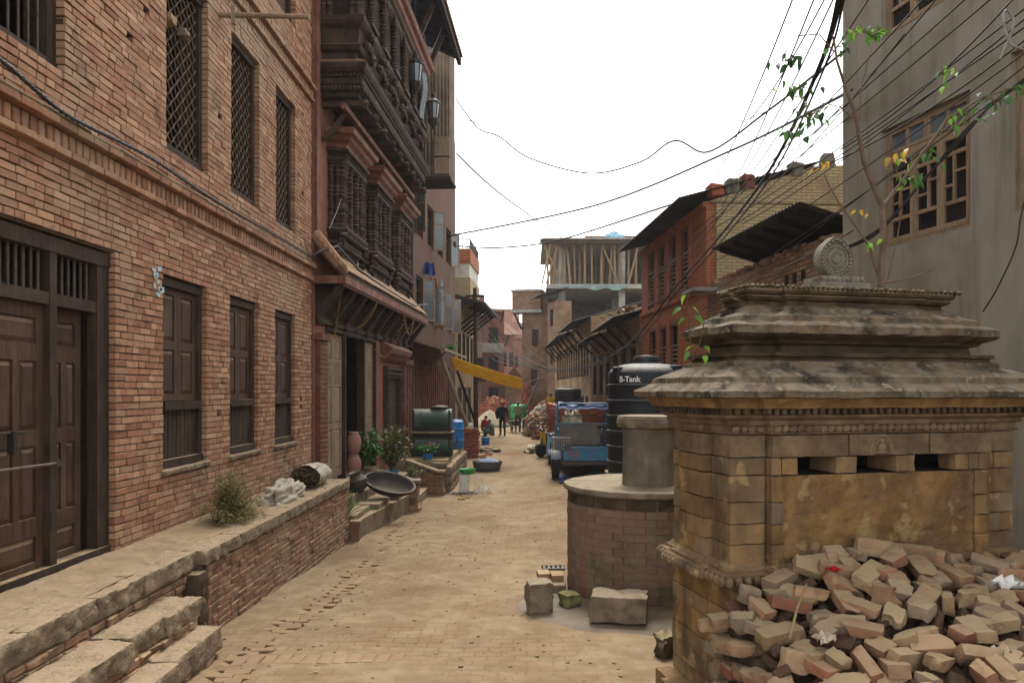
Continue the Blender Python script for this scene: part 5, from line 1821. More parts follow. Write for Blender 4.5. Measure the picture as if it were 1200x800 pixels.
for k in range(20):
    f = MB(); y = CY0 + .05 + k * .42; f.bar((.03, y, 4.28), (CPJ - .05, y, 4.26), .05, .06); f.build('rafter', 'wood_black_and_shade', can)

# big timber jetty of the second floor
JY0, JY1, JP = .4, 6.75, .75
jb = b2
def jl(o, z):
    return [(-.02, JY0 - o, z), (JP + o, JY0 - o, z), (JP + o, JY1 + o, z), (-.02, JY1 + o, z)]
f = MB()
f.loft([jl(o, z) for o, z in [(-.12, 7.72), (-.05, 7.74), (-.05, 7.82), (.0, 7.84), (.0, 7.92), (.05, 7.95), (.06, 8.05), (.02, 8.07), (.02, 8.13), (.1, 8.16), (.14, 8.22), (.16, 8.3), (.13, 8.33)]])
jet = f.build('jetty_cornice', 'wood_carved', b2)
f = MB()
for k in range(70):
    y = JY0 + (JY1 - JY0) * k / 69
    f.box(JP + .02, JP + .09, y - .025, y + .025, 8.07, 8.13)
for k in range(9):
    f.box(.05 + k * .085, .1 + k * .085, JY0 - .09, JY0 - .02, 8.07, 8.13)
carved_strip(f, JP + .04, JY0, JY1, 7.88, .08)
for k in range(11): f.blob((.02 + k * .07, JY0 - .04, 7.88), (.035, .03, .045), 6, 4, .5, k)
f.build('carved_band', 'wood_carved', jet, kind='stuff')
f = MB(); f.loft([jl(.15, 8.33), jl(.0, 8.42)]); f.build('ledge', 'red_paint', jet)
for k in range(9):
    y = JY0 + .15 + k * .76
    f = MB(); f.bar((.0, y, 7.62), (JP + .02, y, 7.66), .1, .1); f.blob((JP + .05, y, 7.64), (.09, .07, .08), 8, 6, .5, k); f.build('joist', 'wood_carved', jet)
f = MB(); f.bar((JP * .62, JY0 - .1, 7.52), (JP * .62, JY1 + .1, 7.52), .09, .1); f.build('beam', 'red_paint', jet)
for k in range(5):
    y = JY0 + .1 + k * 1.5
    f = MB(); f.tube([(.02, y, 6.95), (.2, y, 7.12), (.36, y, 7.34), (JP * .62, y, 7.48)], [.05, .06, .05, .04], 6)
    for q in range(7): f.blob((.04 + q * .065, y, 6.98 + q * .075), (.045, .05, .045), 6, 4, .5, q + k)
    f.build('strut', 'wood_carved', jet)
# second floor gallery
f = MB(); f.loft([jl(o, z) for o, z in [(-.12, 8.36), (-.12, 8.6), (-.02, 8.62), (.02, 8.7), (-.05, 8.74), (-.02, 9.0), (.06, 9.06), (.1, 9.12), (.1, 9.2), (.05, 9.22)]])
gal = f.build('gallery', 'wood_carved', b2)
f = MB(); f.box(-.01, JP - .14, JY0 + .14, JY1 - .14, 9.2, 10.7); f.build('gallery_screen', 'wood_black_and_shade', gal)
f = MB()
for k in range(60):
    y = JY0 + .1 + (JY1 - JY0 - .2) * k / 59
    if k % 10 in (0, 1): continue
    f.box(JP - .13, JP - .11, y - .012, y + .012, 9.25, 10.45)
for k in range(16): f.box(JP - .128, JP - .112, JY0 + .15, JY1 - .15, 9.3 + k * .072, 9.314 + k * .072)
for k in range(20): f.box(.06 + k * .032, .07 + k * .032, JY0 + .115, JY0 + .13, 9.25, 10.45)
for k in range(34): f.box(.06, .7, JY0 + .118, JY0 + .128, 9.27 + k * .035, 9.275 + k * .035)
f.build('lattice', 'wood_frame', gal)
for k in range(7):
    y0_ = JY0 + .06 + k * (JY1 - JY0 - .12) / 6
    for d in (-.12, 0, .12):
        if JY0 - .01 < y0_ + d < JY1 + .01:
            f = MB(); column(f, JP - .03, y0_ + d, 9.2, 10.5, .06); f.build('column', 'wood_carved', gal, True)
for x in (.05, .16, JP - .16):
    f = MB(); column(f, x, JY0 + .06, 9.2, 10.5, .055); f.build('column', 'wood_carved', gal, True)
for k in range(6):
    y0_ = JY0 + .55 + k * 1.03
    f = MB()
    for q in range(12): f.blob((JP + .05 + .03 * sin(q), y0_ + .2 * cos(q * .9), 8.66 + q * .045), (.07, .09, .07), 6, 5, .6, q + k)
    f.box(JP, JP + .16, y0_ - .25, y0_ + .25, 9.2, 9.28)
    f.build('carved_bracket', 'wood_carved', gal)
    f = MB()
    for q in range(9): f.blob((JP + .03, y0_ + .22 * cos(pi * q / 8), 10.4 + .2 * sin(pi * q / 8)), (.05, .06, .06), 6, 4, .5, q)
    f.build('arch', 'wood_carved', gal)
f = MB(); f.loft([jl(o, z) for o, z in [(-.05, 10.5), (.04, 10.54), (.04, 10.66), (.1, 10.7), (.12, 10.78)]]); f.build('header', 'wood_carved', gal)
f = MB(); f.loft([jl(o, z) for o, z in [(.1, 10.78), (.16, 10.82), (.18, 10.92), (.26, 10.96), (.3, 11.06), (.28, 11.1)]]); f.build('cornice', 'red_paint', gal)
# main roof
f = MB(); f.loft([[(-3, -.3, 14.1), (1.5, -.3, 12.0), (1.5, 8.6, 12.0), (-3, 8.6, 14.1)], [(-3, -.3, 14.2), (1.5, -.3, 12.1), (1.5, 8.6, 12.1), (-3, 8.6, 14.2)]])
rf = f.build('roof', 'wood_black_and_shade', b2)
for k in range(15):
    y = .0 + k * .58
    f = MB(); f.bar((-.3, y, 12.78), (1.42, y, 11.96), .09, .1); f.build('rafter', 'wood_black_and_shade', rf)
for k in range(6):
    f = MB()
    y = -.25
    while y < 8.5:
        f.cbox((1.45 - k * .32, y + .1, 12.14 + k * .15), (.36, .18, .04), Matrix.Rotation(.44, 3, 'Y'), random.random()); y += .2
    f.build('tile_row', 'brick_dusty', rf)
f = MB(); f.box(1.44, 1.55, -.35, 8.65, 11.88, 12.13); f.build('fascia', 'wood_frame', rf)
for k in range(5):
    f = MB(); f.bar((.85, .6 + k * 1.6, 11.05), (1.25, .6 + k * 1.6, 12.0), .1, .12); f.build('strut', 'wood_carved', rf)
# drain pipe
f = MB(); f.tube([(.08, 8.62, 0), (.08, 8.62, 11)], .05, 8); f.build('drain_pipe', 'iron_dark', b2, True)

# ------------------------------------------------------------------ tall brick house with open casements and tin cladding
TP0, TP1 = (-3.53, 22.15), (-3.0, 30.2)
tw_ = [(.7 + k * 1.75, 1.75 + k * 1.75, z, z + 1.35, 'glass') for k in range(4) for z in (4.5, 7.1)] + [(.5, 1.6, 9.8, 11.2, 'glass')]
th_, TL_ = house('tall_brick_house', 'tall red brick house with open casements and tin clad upper jetty', TP0, TP1, 1, -.5, 12.3, 6, 'wall_dark', tw_ + [(.4, 6.6, .9, 3.15, 'hole')])
for k in range(17):
    f = MB(); y = .5 + k * .36; f.box(-.1, -.02, y, y + .1, .9, 3.15); f.build('post', 'red_paint', th_)
f = MB(); f.box(-.6, -.5, .4, 6.6, .9, 3.15); f.build('room_shade', 'wood_black_and_shade', th_)  # near-black colour stands for the shade behind the open posts
# open casements
for (s0, s1, a, b, kd) in tw_:
    for e, dr_ in ((s0, -1), (s1, 1)):
        if random.random() < .45: continue
        an = dr_ * random.uniform(.1, .9)
        W_ = (s1 - s0) / 2 * .8
        cs = MB()
        ux, uy = cos(an), sin(an)
        def bar(u0, u1, z0_, z1_):
            p0 = (u0 * ux, e + u0 * uy); p1 = (u1 * ux, e + u1 * uy)
            cs.bar((p0[0], p0[1], (z0_ + z1_) / 2), (p1[0], p1[1], (z0_ + z1_) / 2), .03, z1_ - z0_)
        bar(0, .05, a, b); bar(W_ - .05, W_, a, b); bar(.05, W_ - .05, a, a + .06); bar(.05, W_ - .05, b - .06, b); bar(.05, W_ - .05, (a + b) / 2 + .2, (a + b) / 2 + .25)
        co = cs.build('casement', 'wood_grey', th_)
        g2 = MB(); g2.bar((.05 * ux, e + .05 * uy, (a + b) / 2), ((W_ - .05) * ux, e + (W_ - .05) * uy, (a + b) / 2), .006, b - a - .1); g2.build('pane', 'glass_sky', co)
# clad jetty
f = MB()
corrugated(f, (.0, .9, 8.9), (1.0, .9, 8.9), (.0, .9, 13.0), (1.0, .9, 13.0)); corrugated(f, (1.0, .9, 8.9), (1.0, 1.9, 8.9), (1.0, .9, 13.0), (1.0, 1.9, 13.0))
f.build('tin_cladding', 'tin_rust', th_)
f = MB(); f.box(.0, 1.05, .88, 1.95, 8.78, 8.88); f.box(.02, .96, .95, 1.85, 8.9, 13.0); f.build('jetty_floor', 'wood_frame', th_)
for z, dz in ((9.5, .6), (8.95, .5)):
    f = MB(); f.box(.55, 1.03, .82, .87, z, z + dz); f.build('patch_board', 'wood_grey', th_)
# flat awning
f = MB(); f.loft([[(.0, -.1, 3.75), (1.05, -.1, 3.45), (1.0, 4.6, 3.4), (.0, 4.6, 3.75)], [(.0, -.1, 3.83), (1.05, -.1, 3.52), (1.0, 4.6, 3.47), (.0, 4.6, 3.83)]]); f.build('awning', 'wood_grey', th_)
f = MB(); f.tube([(.02, .8, 2.7), (.4, .8, 2.95), (.9, .8, 3.45)], .025, 6); f.build('awning_brace', 'iron', th_)

# ------------------------------------------------------------------ older houses beyond
def eave_roof(root, L, z, pr_, rise, o, matn='tile_roof', back=3.0):
    f = MB(); f.loft([[(o * pr_, -.2, z), (-o * back, -.2, z + rise), (-o * back, L + .2, z + rise), (o * pr_, L + .2, z)], [(o * pr_, -.2, z + .1), (-o * back, -.2, z + rise + .1), (-o * back, L + .2, z + rise + .1), (o * pr_, L + .2, z + .1)]])
    r = f.build('roof', matn, root)
    k = .3
    while k < L:
        g2 = MB(); g2.bar((o * .02, k, z - .9), (o * (pr_ - .15), k, z), .09, .1); g2.build('strut', 'wood_black_and_shade', r); k += 1.1
    return r
bh, BHL = house('balcony_house', 'old plastered house with a dark shed roof and timber struts on the left', (-3.05, 30.6), (-2.75, 37), 1, -.3, 5.9, 6, 'mud_plaster',
                [(.8 + k * 1.4, 1.7 + k * 1.4, 3.4, 4.8, 'bars') for k in range(4)] + [(.8 + k * 1.6, 1.9 + k * 1.6, .6, 2.4, 'shutter') for k in range(3)], recess=.04)
eave_roof(bh, 5.4, 5.75, 1.3, 1.2, 1, 'tin_dark')
f = MB(); f.box(-3.5, .3, 2.6, 6.2, 5.9, 7.3); f.build('cream_storey', 'cream_wall', bh)
f = MB(); f.box(-3.4, .25, 2.7, 6.1, 7.3, 7.95); f.build('plaster_storey', 'white_plaster', bh)
f = MB(); f.box(-3.45, .3, 2.65, 6.15, 7.95, 8.6); f.build('parapet', 'wall_orange', bh)
f = MB()
for k in range(16): f.box(.24, .27, 2.7 + k * .22, 2.73 + k * .22, 8.6, 9.0); f.box(-3.3 + k * .23, -3.27 + k * .23, 2.68, 2.71, 8.6, 9.0)
f.box(-3.4, .28, 2.67, 2.7, 9.0, 9.05); f.box(.23, .28, 2.7, 6.1, 9.0, 9.05)
f.build('railing', 'iron', bh)
tb, TBL = house('timber_house', 'brown brick house with a strutted roof behind the left sand pile', (-8.6, 51.5), (-3.4, 54), 1, -.1, 7.6, 6, 'wall_brown',
                [(.5 + k * 1.15, 1.3 + k * 1.15, 3.0, 4.6, 'bars') for k in range(5)] + [(.8 + k * 1.5, 1.8 + k * 1.5, .4, 2.1, 'shutter') for k in range(3)] + [(1 + k * 1.5, 1.8 + k * 1.5, 5.4, 6.6, 'shutter') for k in range(3)], recess=.04)
eave_roof(tb, TBL, 7.5, 1.0, 1.6, 1)
f = MB()
for k in range(5):
    f.box(.0, .25, .45 + k * 1.15, 1.35 + k * 1.15, 2.85, 3.0)
f.build('sill_bay', 'wood_carved', tb)
rb, RBL = house('red_parapet_house', 'red brick house with a balcony facing down the lane', (-6.5, 61.5), (-2.15, 64), 1, -.1, 9.0, 6, 'wall_red',
                [(.5 + k * 1.5, 1.5 + k * 1.5, z, z + 1.4, 'glass') for k in range(3) for z in (1.1, 3.7, 6.2)])
f = MB(); f.box(.0, .9, 1, 4.5, 5.4, 5.55); f.box(.85, .9, 1, 4.5, 5.55, 6.2); f.build('balcony', 'concrete_raw', rb)
f = MB(); f.box(-4, -.5, 1, 3.4, 9.0, 10.4); f.build('roof_room', 'wall_red', rb)
eave_roof(rb, RBL, 9.0, .7, .3, 1, 'tin_rust', 1.5)
lb, LBL_ = house('leaning_roof_house', 'narrow house with a tilted tile roof near the end of the lane', (-3.6, 71), (-1.4, 72), 1, -.1, 7.6, 5, 'wall_pinkish',
                 [(.35 + k * .75, .85 + k * .75, z, z + 1.4, 'bars') for k in range(3) for z in (1.3, 4.5)])
eave_roof(lb, LBL_, 7.4, 1.2, 1.6, 1)
ht, HTL = house('small_hut', 'small hut with a pitched tile roof standing in the lane end', (-2.1, 66), (-.5, 66), -1, -.1, 3.0, 2, 'wall_old', [(.4, 1.0, .8, 2.2, 'shutter')])
f = MB(); f.prism([(-.3, 2.95), (.8, 4.2), (1.9, 2.95), (1.9, 2.85), (-.3, 2.85)], 0, -.5, 2.5); f.build('roof', 'tile_roof', ht)
# ------------------------------------------------------------------ stairs and low walls before the carved house
st = thing('entrance_steps', 'dusty stone slab steps beside the platform end', 'steps', (-3.3, 14.8, gz(-3.3, 14.8)))
def wpart(m, name, mt, root, smooth=False, kind=None):
    return wchild(m.build(name, mt, root, smooth, kind))
m = MB(); m.prism([(-3.9, 13.0), (-3.06, 13.0), (-2.66, 16.5), (-3.75, 16.5)], 2, -.7, -.04); wpart(m, 'apron', 'stone_slab', st)
for i, (x0, x1, y0, y1, z0, z1) in enumerate(((-3.55, -3.08, 13.15, 14.4, -.06, .06), (-3.5, -2.92, 14.45, 15.6, -.05, .07), (-3.4, -2.75, 15.65, 16.5, -.05, .05),
                                 (-3.85, -3.42, 13.2, 14.9, .05, .24), (-3.8, -3.3, 14.95, 16.5, .05, .25), (-3.9, -3.6, 13.3, 16.5, .2, .42))):
    m = MB(); rock(m, ((x0 + x1) / 2, (y0 + y1) / 2, (z0 + z1) / 2), (x1 - x0, y1 - y0 - .01, z1 - z0), .012, 4, rd=.08); wpart(m, 'slab', 'stone_slab', st, True)
def stair_wall(label, xw, xo, yc, zh, zl, w_=.32):
    zg = gz(xo, yc) - .1
    r = thing('stair_wall', label, 'stair wall', (xo, yc, zg + .1))
    n = 7
    m = MB()
    m.prism([(xw, zg), (xo, zg), (xo, zl), (xo - .12, zl), (xw, zh)], 1, yc - w_ / 2 + .03, yc + w_ / 2 - .03)
    body = wpart(m, 'core', 'mortar', r)
    # brick courses on the two seen faces
    m = MB()
    z = zg + .02
    while z < zh - .07:
        x = xo - .002
        while x > xw + .03:
            ln = random.choice([.21, .21, .1])
            top_ = zl + (zh - zl) * max(0, (xo - .12 - x + ln / 2)) / (xo - .12 - xw)
            if z + .058 < top_:
                m.cbox((x - ln / 2, yc - w_ / 2 + .04, z + .029), (ln - .01, .08, .056), None, random.random(), .004, .003)
            x -= ln
        if z + .058 < zl: m.cbox((xo - .03, yc, z + .029), (.08, w_ - .02, .056), None, random.random(), .004, .003)
        z += .067
    m.build('bricks', 'brick_dusty', body, kind='stuff')
    m = MB(); m.bar((xw, yc, zh + .03), (xo - .1, yc, zl + .03), w_ + .06, .06); m.box(xo - .11, xo + .05, yc - w_ / 2 - .035, yc + w_ / 2 + .035, zl + .001, zl + .07)
    wpart(m, 'coping', 'stone_slab', r)
    m = MB(); m.box(xo - .2, xo + .05, yc - w_ / 2 - .04, yc + w_ / 2 + .04, zg, zg + .2); m.box(xo - .2, xo + .025, yc - w_ / 2 - .02, yc + w_ / 2 + .02, zg + .2, zg + .26); wpart(m, 'foot', 'brick_dusty', r)
stair_wall('low sloping brick stair wall beside the black bowl', -3.7, -2.5, 16.75, .52, .2)
stair_wall('sloping brick stair wall below the green machine', -3.2, -2.24, 19.4, .42, .12)
m = MB(); m.box(-3.12, -2.98, 12.98, 13.14, -.7, -.06); m.box(-3.15, -2.95, 12.95, 13.17, -.055, .0); m.box(-3.15, -2.95, 12.95, 13.17, -.7, -.36)
tag(m.build('brick_post', 'brick_dusty'), 'short brick post at the end of the long platform', 'post')
m = MB()
for x0, x1, z1 in ((-3.4, -2.6, -.22), (-3.4, -2.85, -.02), (-3.5, -3.1, .18)): m.box(x0, x1, 17.0 + (x1 + 3) * .01, 19.2, -.8, z1)
tag(m.build('stone_steps', 'stone_slab'), 'three shallow stone steps between the two sloping walls', 'steps')
# ledge that carries the machine
lg = thing('stone_ledge', 'rough stone and brick ledge under the green machine', 'ledge', (-2.6, 21.5, gz(-2.6, 21.5)))
m = MB(); m.box(-3.6, -2.2, 19.75, 25.0, -.7, .42); wpart(m, 'core', 'mud_plaster', lg)
for k in range(9):
    for q in range(3):
        m = MB(); rock(m, (-2.16, 19.95 + k * .56, -.4 + q * .27), (.2, .5, .25), .04, 3, rd=.2); wpart(m, 'stone', 'stone_slab', lg, True)
for q in range(5):
    m = MB(); rock(m, (-2.35 - .01 * q, 19.72, -.35 + q * .16), (.42, .2, .15), .02, 3, rd=.15); wpart(m, 'stone', 'stone_slab', lg, True)

# ------------------------------------------------------------------ vessels and pots
def place_lathe(name, prof, p, matn, label, cat, n=24, tilt=(0, 0, 0), parts=()):
    m = MB(); m.lathe(prof, n=n)
    o = m.build(name, matn, smooth=True)
    o.location = p; o.rotation_euler = tilt
    return tag(o, label, cat)
mat('clay_black', lin('#2e2b28'), lin('#3d3834'), 5, .7, .3, 20, .006, .3, dust=lin('#7d705e'), dustamt=.6)
mat('terracotta', lin('#8f4f38'), lin('#7c4330'), 5, .8, .3, 20, .006, .3)
mat('plastic_film', lin('#b9b9b4'), lin('#a5a5a0'), 8, .2, .6, 14, .02, .6, alpha=.16)
mat('plastic_blue', lin('#1f6fb0'), lin('#1a5f9a'), 5, .5, .1, 20, .004, .4, dust=lin('#8b9aa5'), dustamt=.4)
mat('plastic_green', lin('#1f8a45'), lin('#1a7a3c'), 5, .45, .1, 20, .004, .4)
mat('plastic_grey', lin('#56565a'), lin('#48484c'), 5, .6, .1, 20, .004, .4)
bowl = MB()
bowl.lathe([(.12, 0), (.34, .04), (.47, .14), (.52, .26), (.54, .28), (.5, .27), (.44, .15), (.3, .07), (.02, .05)], n=32)
bowl.v = [(x * 1.0, y * .62, z * .9) for x, y, z in bowl.v]
o = bowl.build('clay_bowl', 'clay_black', smooth=True); o.location = (-2.92, 15.3, .2); o.rotation_euler = (.55, .22, .25)
tag(o, 'wide black clay bowl tipped over on the entrance steps', 'bowl')
place_lathe('clay_jar', [(.06, 0), (.16, .06), (.21, .18), (.2, .26), (.11, .34), (.1, .38), (.14, .41), (.12, .4), (.08, .36)], (-3.42, 15.0, .24), 'clay_black', 'round black clay jar left of the tipped bowl', 'jar', tilt=(.15, -.2, 0))
for k, z in enumerate((.46, .93)):
    r = thing('terracotta_jar', 'terracotta jar wrapped in clear plastic, %s of the pair in the doorway' % ('lower' if k == 0 else 'upper'), 'jar', (-3.78, 16.0, z))
    m = MB(); m.lathe([(.09, 0), (.13, .05), (.155, .2), (.14, .34), (.09, .4), (.1, .45)], n=20); m.build('body', 'terracotta', r, True)
    m = MB(); N_ = 20
    m.loft([[((rr + .012 * nz(q * 1.3, z_ * 9, k)) * cos(2 * pi * q / N_), (rr + .012 * nz(q * 1.3, z_ * 9, k)) * sin(2 * pi * q / N_), z_) for q in range(N_)] for rr, z_ in ((.12, .004), (.15, .06), (.175, .2), (.16, .34), (.1, .46))], cap0=False, cap1=False); m.build('plastic_wrap', 'plastic_film', r, 'all')

# ------------------------------------------------------------------ plants
def leafmat(name, a, b, rough=.55):
    m = mat(name, a, b, 9, rough, .1, 20, .003, .4, var=.5, varc=tuple(x * 1.3 for x in b[:3]) + (1,))
    t = m.node_tree
    bs = next(n for n in t.nodes if n.type == 'BSDF_PRINCIPLED')
    bs.inputs['Subsurface Weight'].default_value = 0
    tr = t.nodes.new('ShaderNodeBsdfTranslucent')
    mx = t.nodes.new('ShaderNodeMixShader'); mx.inputs[0].default_value = .35
    src = bs.inputs['Base Color'].links[0].from_socket
    t.links.new(src, tr.inputs['Color'])
    ou = next(n for n in t.nodes if n.type == 'OUTPUT_MATERIAL')
    t.links.new(bs.outputs[0], mx.inputs[1]); t.links.new(tr.outputs[0], mx.inputs[2]); t.links.new(mx.outputs[0], ou.inputs[0])
leafmat('leaf_green', lin('#4f7a35'), lin('#3c6428'))
leafmat('leaf_dark', lin('#2f5230'), lin('#244225'))
leafmat('leaf_bright', lin('#84a83a'), lin('#6c9430'))
leafmat('leaf_yellow', lin('#b59a3a'), lin('#a88436'))
leafmat('leaf_dry', lin('#7f7a45'), lin('#64582f'))
leafmat('leaf_olive', lin('#5f6a32'), lin('#4a4a26'))
mat('bark', lin('#6b5a4c'), lin('#54453a'), 12, .9, .4, 40, .006, .15)
mat('stem_dry', lin('#5c4c36'), lin('#453825'), 12, .9, .2, 40, .004, .15)
def leaf_pts(L, W, fold=.25, droop=.3, tip=.25):
    prof = [(0, .0), (.12, .7), (.3, 1.0), (.5, .85), (.7, .5), (.85, .2), (1.0, .03)]
    vs, fs = [], []
    for t, w_ in prof:
        x = t * L; z = -droop * L * t * t
        vs += [(x, -w_ * W / 2, z + fold * w_ * W / 2), (x, 0, z), (x, w_ * W / 2, z + fold * w_ * W / 2)]
    for i in range(len(prof) - 1):
        a = i * 3
        fs += [(a, a + 3, a + 4, a + 1), (a + 1, a + 4, a + 5, a + 2)]
    return vs, fs
def leaf_mesh(matn, L=1.0, W=.7):
    m = MB(); v, f = leaf_pts(L, W); m.add(v, f, random.random()); return m.mesh('leaf', matn, 'all')
LEAF = {k: leaf_mesh(k, 1.0, .52) for k in ('leaf_green', 'leaf_dark', 'leaf_bright', 'leaf_yellow')}
def add_leaf(root, p, L, kind, az=None, el=None):
    az = random.uniform(0, 2 * pi) if az is None else az
    el = random.uniform(-.2, 1.0) if el is None else el
    M_ = Matrix.Translation(Vector(p) - root.location) @ Matrix.Rotation(az, 4, 'Z') @ Matrix.Rotation(el, 4, 'Y') @ Matrix.Rotation(random.uniform(-.6, .6), 4, 'X') @ Matrix.Scale(L, 4)
    o = link('leaf', LEAF[kind], root); o.matrix_local = M_
    return o
# sapling growing out of the shrine roof
TB = at(1033, 334, 5.75)
tr = thing('fig_sapling', 'thin fig sapling growing from the shrine roof before the grey house', 'tree', TB)
def limb(name, pts, r0, r1, matn='bark'):
    P_ = [at(*p) for p in pts]
    m = MB(); n = len(P_)
    # smooth the polyline a little
    Q = []
    for i in range(n - 1):
        for t in (0, .33, .66):
            q = P_[i].lerp(P_[i + 1], t) + Vector((nz(i + t, 1.1, pts[0][0]) * .012, nz(i + t, 5.5) * .012, 0)); Q.append(q)
    Q.append(P_[-1])
    m.tube([q - TB for q in Q], [r0 + (r1 - r0) * i / (len(Q) - 1) for i in range(len(Q))], 6)
    m.build(name, matn, tr, True)
    return Q
limb('trunk', [(1033, 336, 5.75), (1035, 290, 5.75), (1034, 242, 5.75)], .032, .027)
b1 = limb('branch', [(1034, 243, 5.75), (1012, 190, 5.65), (1004, 140, 5.55), (994, 110, 5.5), (980, 70, 5.45), (975, 40, 5.4)], .022, .007)
b1b = limb('branch', [(978, 60, 5.45), (960, 40, 5.4), (935, 42, 5.35), (915, 55, 5.3)], .006, .003)
b1c = limb('branch', [(1004, 140, 5.55), (985, 125, 5.5), (960, 120, 5.45), (940, 125, 5.4)], .005, .003)
b2_ = limb('branch', [(1034, 243, 5.75), (1056, 215, 5.7), (1085, 175, 5.65), (1110, 140, 5.6), (1150, 115, 5.55), (1195, 100, 5.5)], .018, .006)
b3 = limb('branch', [(1056, 215, 5.7), (1048, 190, 5.7), (1042, 165, 5.65)], .006, .003)
b4 = limb('branch', [(1006, 150, 5.6), (1010, 100, 5.6), (1022, 55, 5.55)], .006, .003)
limb('branch', [(1033, 332, 5.75), (1020, 290, 5.7), (985, 240, 5.65), (966, 205, 5.6)], .012, .005)
limb('branch', [(1035, 332, 5.75), (1070, 325, 5.6), (1095, 315, 5.5)], .008, .004)
limb('branch', [(1040, 332, 5.75), (1052, 280, 5.8), (1058, 235, 5.8)], .008, .003)
def cluster(px, py, Y, n, spread, L, kinds):
    c = at(px, py, Y)
    n = int(n * 1.9); L *= .82
    tw_m = MB()
    for k in range(n):
        d = Vector((random.gauss(0, 1), random.gauss(0, .7), random.gauss(0, .6))) * spread
        tw_m.tube([c - tr.location, c + d * .5 + Vector((0, 0, .012)) - tr.location, c + d - tr.location], [.0028, .002, .0015], 4, False)
        add_leaf(tr, c + d, L * random.uniform(.7, 1.25), random.choice(kinds), random.uniform(0, 2 * pi), random.uniform(.1, 1.2))
    tw_m.build('twig', 'bark', tr)
G_, D_, B_, Y_ = 'leaf_green', 'leaf_dark', 'leaf_bright', 'leaf_yellow'
cluster(920, 72, 5.3, 9, .06, .085, [D_]); cluster(935, 105, 5.35, 11, .07, .09, [D_, D_, G_]); cluster(950, 135, 5.4, 12, .08, .095, [D_, G_]); cluster(930, 150, 5.4, 8, .06, .1, [D_, G_])
cluster(985, 55, 5.45, 5, .05, .07, [D_, G_]); cluster(1010, 38, 5.5, 8, .06, .085, [G_, B_]); cluster(1030, 35, 5.5, 4, .04, .08, [G_, B_])
cluster(1105, 88, 5.6, 6, .05, .08, [G_, B_]); cluster(1125, 135, 5.58, 9, .07, .085, [G_, B_]); cluster(1165, 118, 5.55, 8, .07, .085, [G_, D_]); cluster(1190, 105, 5.5, 5, .05, .085, [G_])
cluster(1052, 182, 5.68, 6, .06, .09, [Y_, Y_, B_]); cluster(1065, 208, 5.68, 9, .06, .085, [G_, B_]); cluster(1085, 180, 5.65, 6, .05, .08, [G_, G_, B_])
cluster(962, 192, 5.6, 4, .035, .07, [Y_]); cluster(1018, 285, 5.7, 3, .025, .09, [B_]); cluster(1010, 248, 5.65, 2, .03, .06, [Y_])
# seedlings on the shrine eave
sd1 = thing('roof_seedling', 'bright green seedling sprouting from the left edge of the shrine roof', 'plant', at(812, 420, 5.3))
for pts in ([(812, 422), (808, 390), (806, 365), (806, 345)], [(812, 422), (822, 395), (826, 372)]):
    m = MB(); m.tube([at(a, b, 5.3) - sd1.location for a, b in pts], [.005, .004, .003, .002][:len(pts)], 5); m.build('stem', 'stem_dry', sd1)
for px, py, az in ((803, 345, 2), (798, 360, 3.3), (812, 360, .3), (803, 372, 2.6), (815, 370, .2), (818, 378, 3), (832, 368, .2), (812, 405, 2.2), (808, 412, 3.6), (826, 405, 5), (826, 416, 4.6)):
    add_leaf(sd1, at(px, py, 5.28), .085, random.choice([B_, G_, B_]), az, random.uniform(.2, .9))
# dry bush on the platform
bp_ = Vector((-3.58, 8.75, PLT))
bs = thing('dry_bush', 'bushy half dry weed growing on the brick platform', 'bush', bp_)
stm, lf = MB(), MB()
for k in range(230):
    az, el = random.uniform(0, 2 * pi), random.uniform(.1, 1.45)
    if cos(az) < -.2: az += pi if random.random() < .7 else 0
    d = Vector((cos(az) * cos(el) * .75, sin(az) * cos(el), sin(el)))
    ln = random.uniform(.28, .62) * (1.0 + .1 * sin(el))
    P_ = [d * ln * t + Vector((nz(k, t * 2), nz(t * 2, k), nz(k, 4, t * 2))) * .07 * t - Vector((0, 0, .12 * t * t * cos(el))) for t in (0, .33, .66, 1)]
    for q in P_: q.z = max(q.z, .012); q.x = max(q.x, -.29)
    stm.tube(P_, [.004, .003, .002, .001], 4, False)
    for t in range(34):
        u = random.uniform(.2, 1) * 2.999
        i = int(u)
        q = P_[i].lerp(P_[min(i + 1, 3)], u - i) + Vector((random.gauss(0, .022), random.gauss(0, .022), random.gauss(0, .022)))
        v, f = leaf_pts(random.uniform(.02, .042), .013, .1, .2)
        R = Euler((random.uniform(-1, 1), random.uniform(-1, 1), random.uniform(0, 6))).to_matrix()
        lf.add([tuple(R @ Vector(a) + q) for a in v], f, random.random())
stm.build('stems', 'stem_dry', bs); lf.build('foliage', 'leaf_dry', bs, 'all', kind='stuff')
lf = MB()
for k in range(900):
    a = random.uniform(0, 2 * pi); r_ = .2 * sqrt(random.random())
    q = Vector((.03 + r_ * cos(a) * .8, r_ * sin(a), .18 + .34 * random.random()))
    v, f = leaf_pts(random.uniform(.018, .034), .01, .1, .2)
    R = Euler((random.uniform(-1, 1), random.uniform(-1, 1), random.uniform(0, 6))).to_matrix()
    lf.add([tuple(R @ Vector(b) + q) for b in v], f, random.random())
lf.build('green_tips', 'leaf_olive', bs, 'all', kind='stuff')
